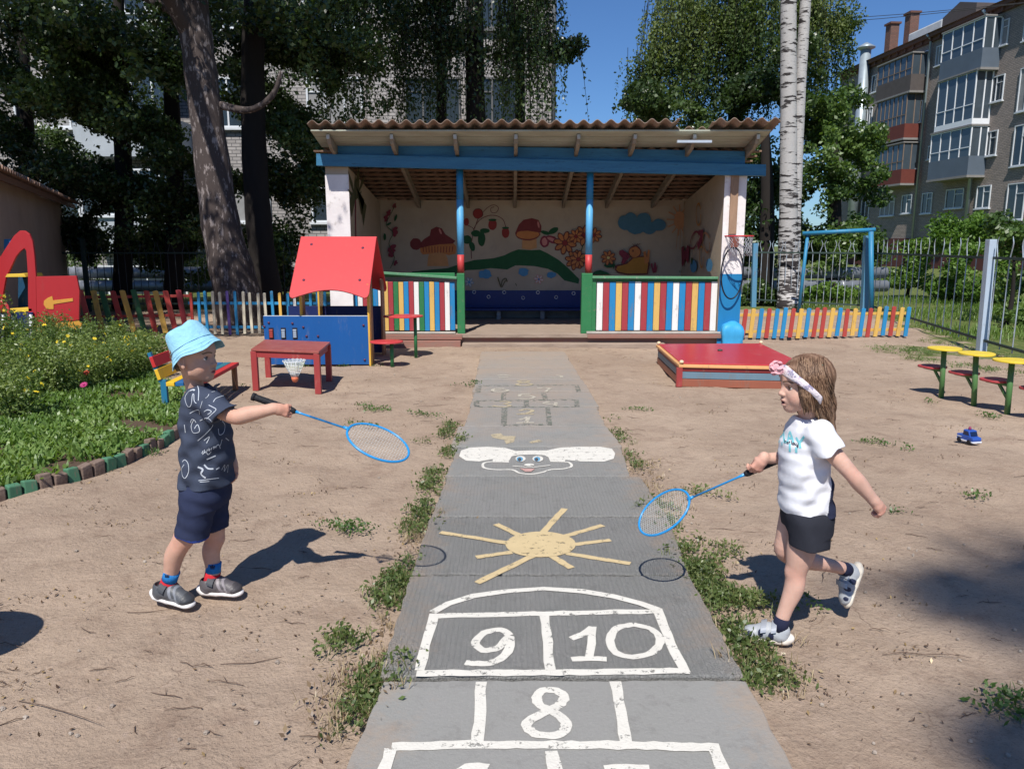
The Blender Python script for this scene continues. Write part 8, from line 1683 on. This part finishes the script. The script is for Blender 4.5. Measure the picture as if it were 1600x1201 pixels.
# lawn blades beyond the fence
n = 26000; p = np.stack([rng.uniform(6.3, 16, n), rng.uniform(11.5, 21, n), np.zeros(n)], 1); dd_ = ((p[:, 0] - FENCE[2].x) * (-(FENCE[4].y - FENCE[2].y)) + (p[:, 1] - FENCE[2].y) * (FENCE[4].x - FENCE[2].x)) / math.hypot(FENCE[4].y - FENCE[2].y, FENCE[4].x - FENCE[2].x)
okk = ((p[:, 0] - FENCE[4].x) * (FENCE[2].y - FENCE[4].y) - (p[:, 1] - FENCE[4].y) * (FENCE[2].x - FENCE[4].x)) > 0.25; okk |= p[:, 1] > 17.2
nz = np.sin(p[:, 0] * 1.3 + 2 * np.sin(p[:, 1] * .9)) + np.sin(p[:, 1] * 1.7); okk &= nz > -1.0 + rng.random(n); p = p[okk]
V_, F_ = blades(p, rng.uniform(.06, .2, len(p)), .012, .7, .5); o = mesh_np('lawn_grass', V_, F_, leafmat('lawn_blade', (.07, .13, .02), (.11, .19, .03), (.2, .28, .07)), tint=np.tile(tint_for(p, .1, 1), 3)); tag(o, 'sunlit uneven lawn grass beyond the metal fence', 'grass', kind='stuff')
# ================================================================== GROUND LITTER
def freeplace(n, y0=1.8, y1=11, xw=1.0):
    y = y0 + (y1 - y0) * rng.random(n) ** 1.35; x = rng.uniform(-1, 1, n) * (y * .72 + .3) * xw; ok = ~((x > -.47) & (x < .82) & (y < 10.4)) & ~inpoly(x, y); return np.stack([x[ok], y[ok], hz(x[ok], y[ok]) - .004], 1)
tw = MB(); 
for p in freeplace(330):
    a = random.uniform(-.5, .5) + (math.pi if random.random() < .5 else 0); L_ = random.uniform(.03, .14) * (1 + (random.random() < .15) * 1.6); q = []; x, y = p[0], p[1]
    for k in range(5): q.append((x, y, p[2] + .003 + (.004 * (k % 2)))); a += random.gauss(0, .32); x += math.cos(a) * L_ / 4; y += math.sin(a) * L_ / 4
    tw.tube(q, [.0011, .0016, .0016, .0013, .0007], 4, cap=False)
    if random.random() < .35:
        s_ = q[2]; a2 = a + random.choice((-.8, .8)); tw.tube([s_, (s_[0] + math.cos(a2) * L_ * .3, s_[1] + math.sin(a2) * L_ * .3, s_[2] + .004)], [.0012, .0006], 4, cap=False)
o = tw.build('fallen_twigs', mat('twig_brown', (.11, .07, .05), .9, ns=20, amt=.8), loc=(0, 0, 0)); tag(o, 'scattered thin brown twigs lying on the packed dirt', 'twigs', kind='stuff')
cl_c = freeplace(130, 2.2, 10.5); pp = np.repeat(cl_c, 22, 0); pp[:, :2] += rng.normal(size=(len(pp), 2)) * [.085, .04]; pp = np.concatenate([pp, freeplace(1300)]); pp[:, 2] = hz(pp[:, 0], pp[:, 1]) + .001
pp = pp[~((pp[:, 0] > -.47) & (pp[:, 0] < .82) & (pp[:, 1] < 10.4))]
V_, F_ = leaves(pp, rng.uniform(.006, .022, len(pp)), .5, flat=.93); o = mesh_np('dry_leaf_litter', V_, F_, leafmat('dry_leaf', (.09, .055, .035), (.17, .11, .06), (.42, .30, .13), tr=.1), tint=rng.random(len(pp)) ** 1.6); tag(o, 'small brown dry leaves strewn over the dirt', 'leaf litter', kind='stuff')
pb = freeplace(420, 1.8, 9); sv, sf = [], []
for p in pb[:200]:
    r = random.uniform(.003, .010); n0 = len(sv); k = 6
    for lv, (rr, zz) in enumerate(((1, -.3), (.9, .35), (.35, .7))):
        for j in range(k): a = 6.283 * j / k + lv * .4; q = rr * r * random.uniform(.8, 1.15); sv.append((p[0] + math.cos(a) * q, p[1] + math.sin(a) * q, p[2] + zz * r + .003))
    for lv in range(2):
        for j in range(k): sf.append((n0 + lv * k + j, n0 + lv * k + (j + 1) % k, n0 + (lv + 1) * k + (j + 1) % k, n0 + (lv + 1) * k + j))
    sf.append((n0 + 12, n0 + 13, n0 + 14, n0 + 15)); sf.append((n0 + 12, n0 + 15, n0 + 16, n0 + 17))
o = mesh_np('pebbles', np.array(sv), np.array(sf), mat('pebble', (.42, .36, .30), .9, ns=8, amt=1, col2=(.2, .16, .13))); tag(o, 'small pale pebbles and crumbs of soil on the ground', 'pebbles', kind='stuff')
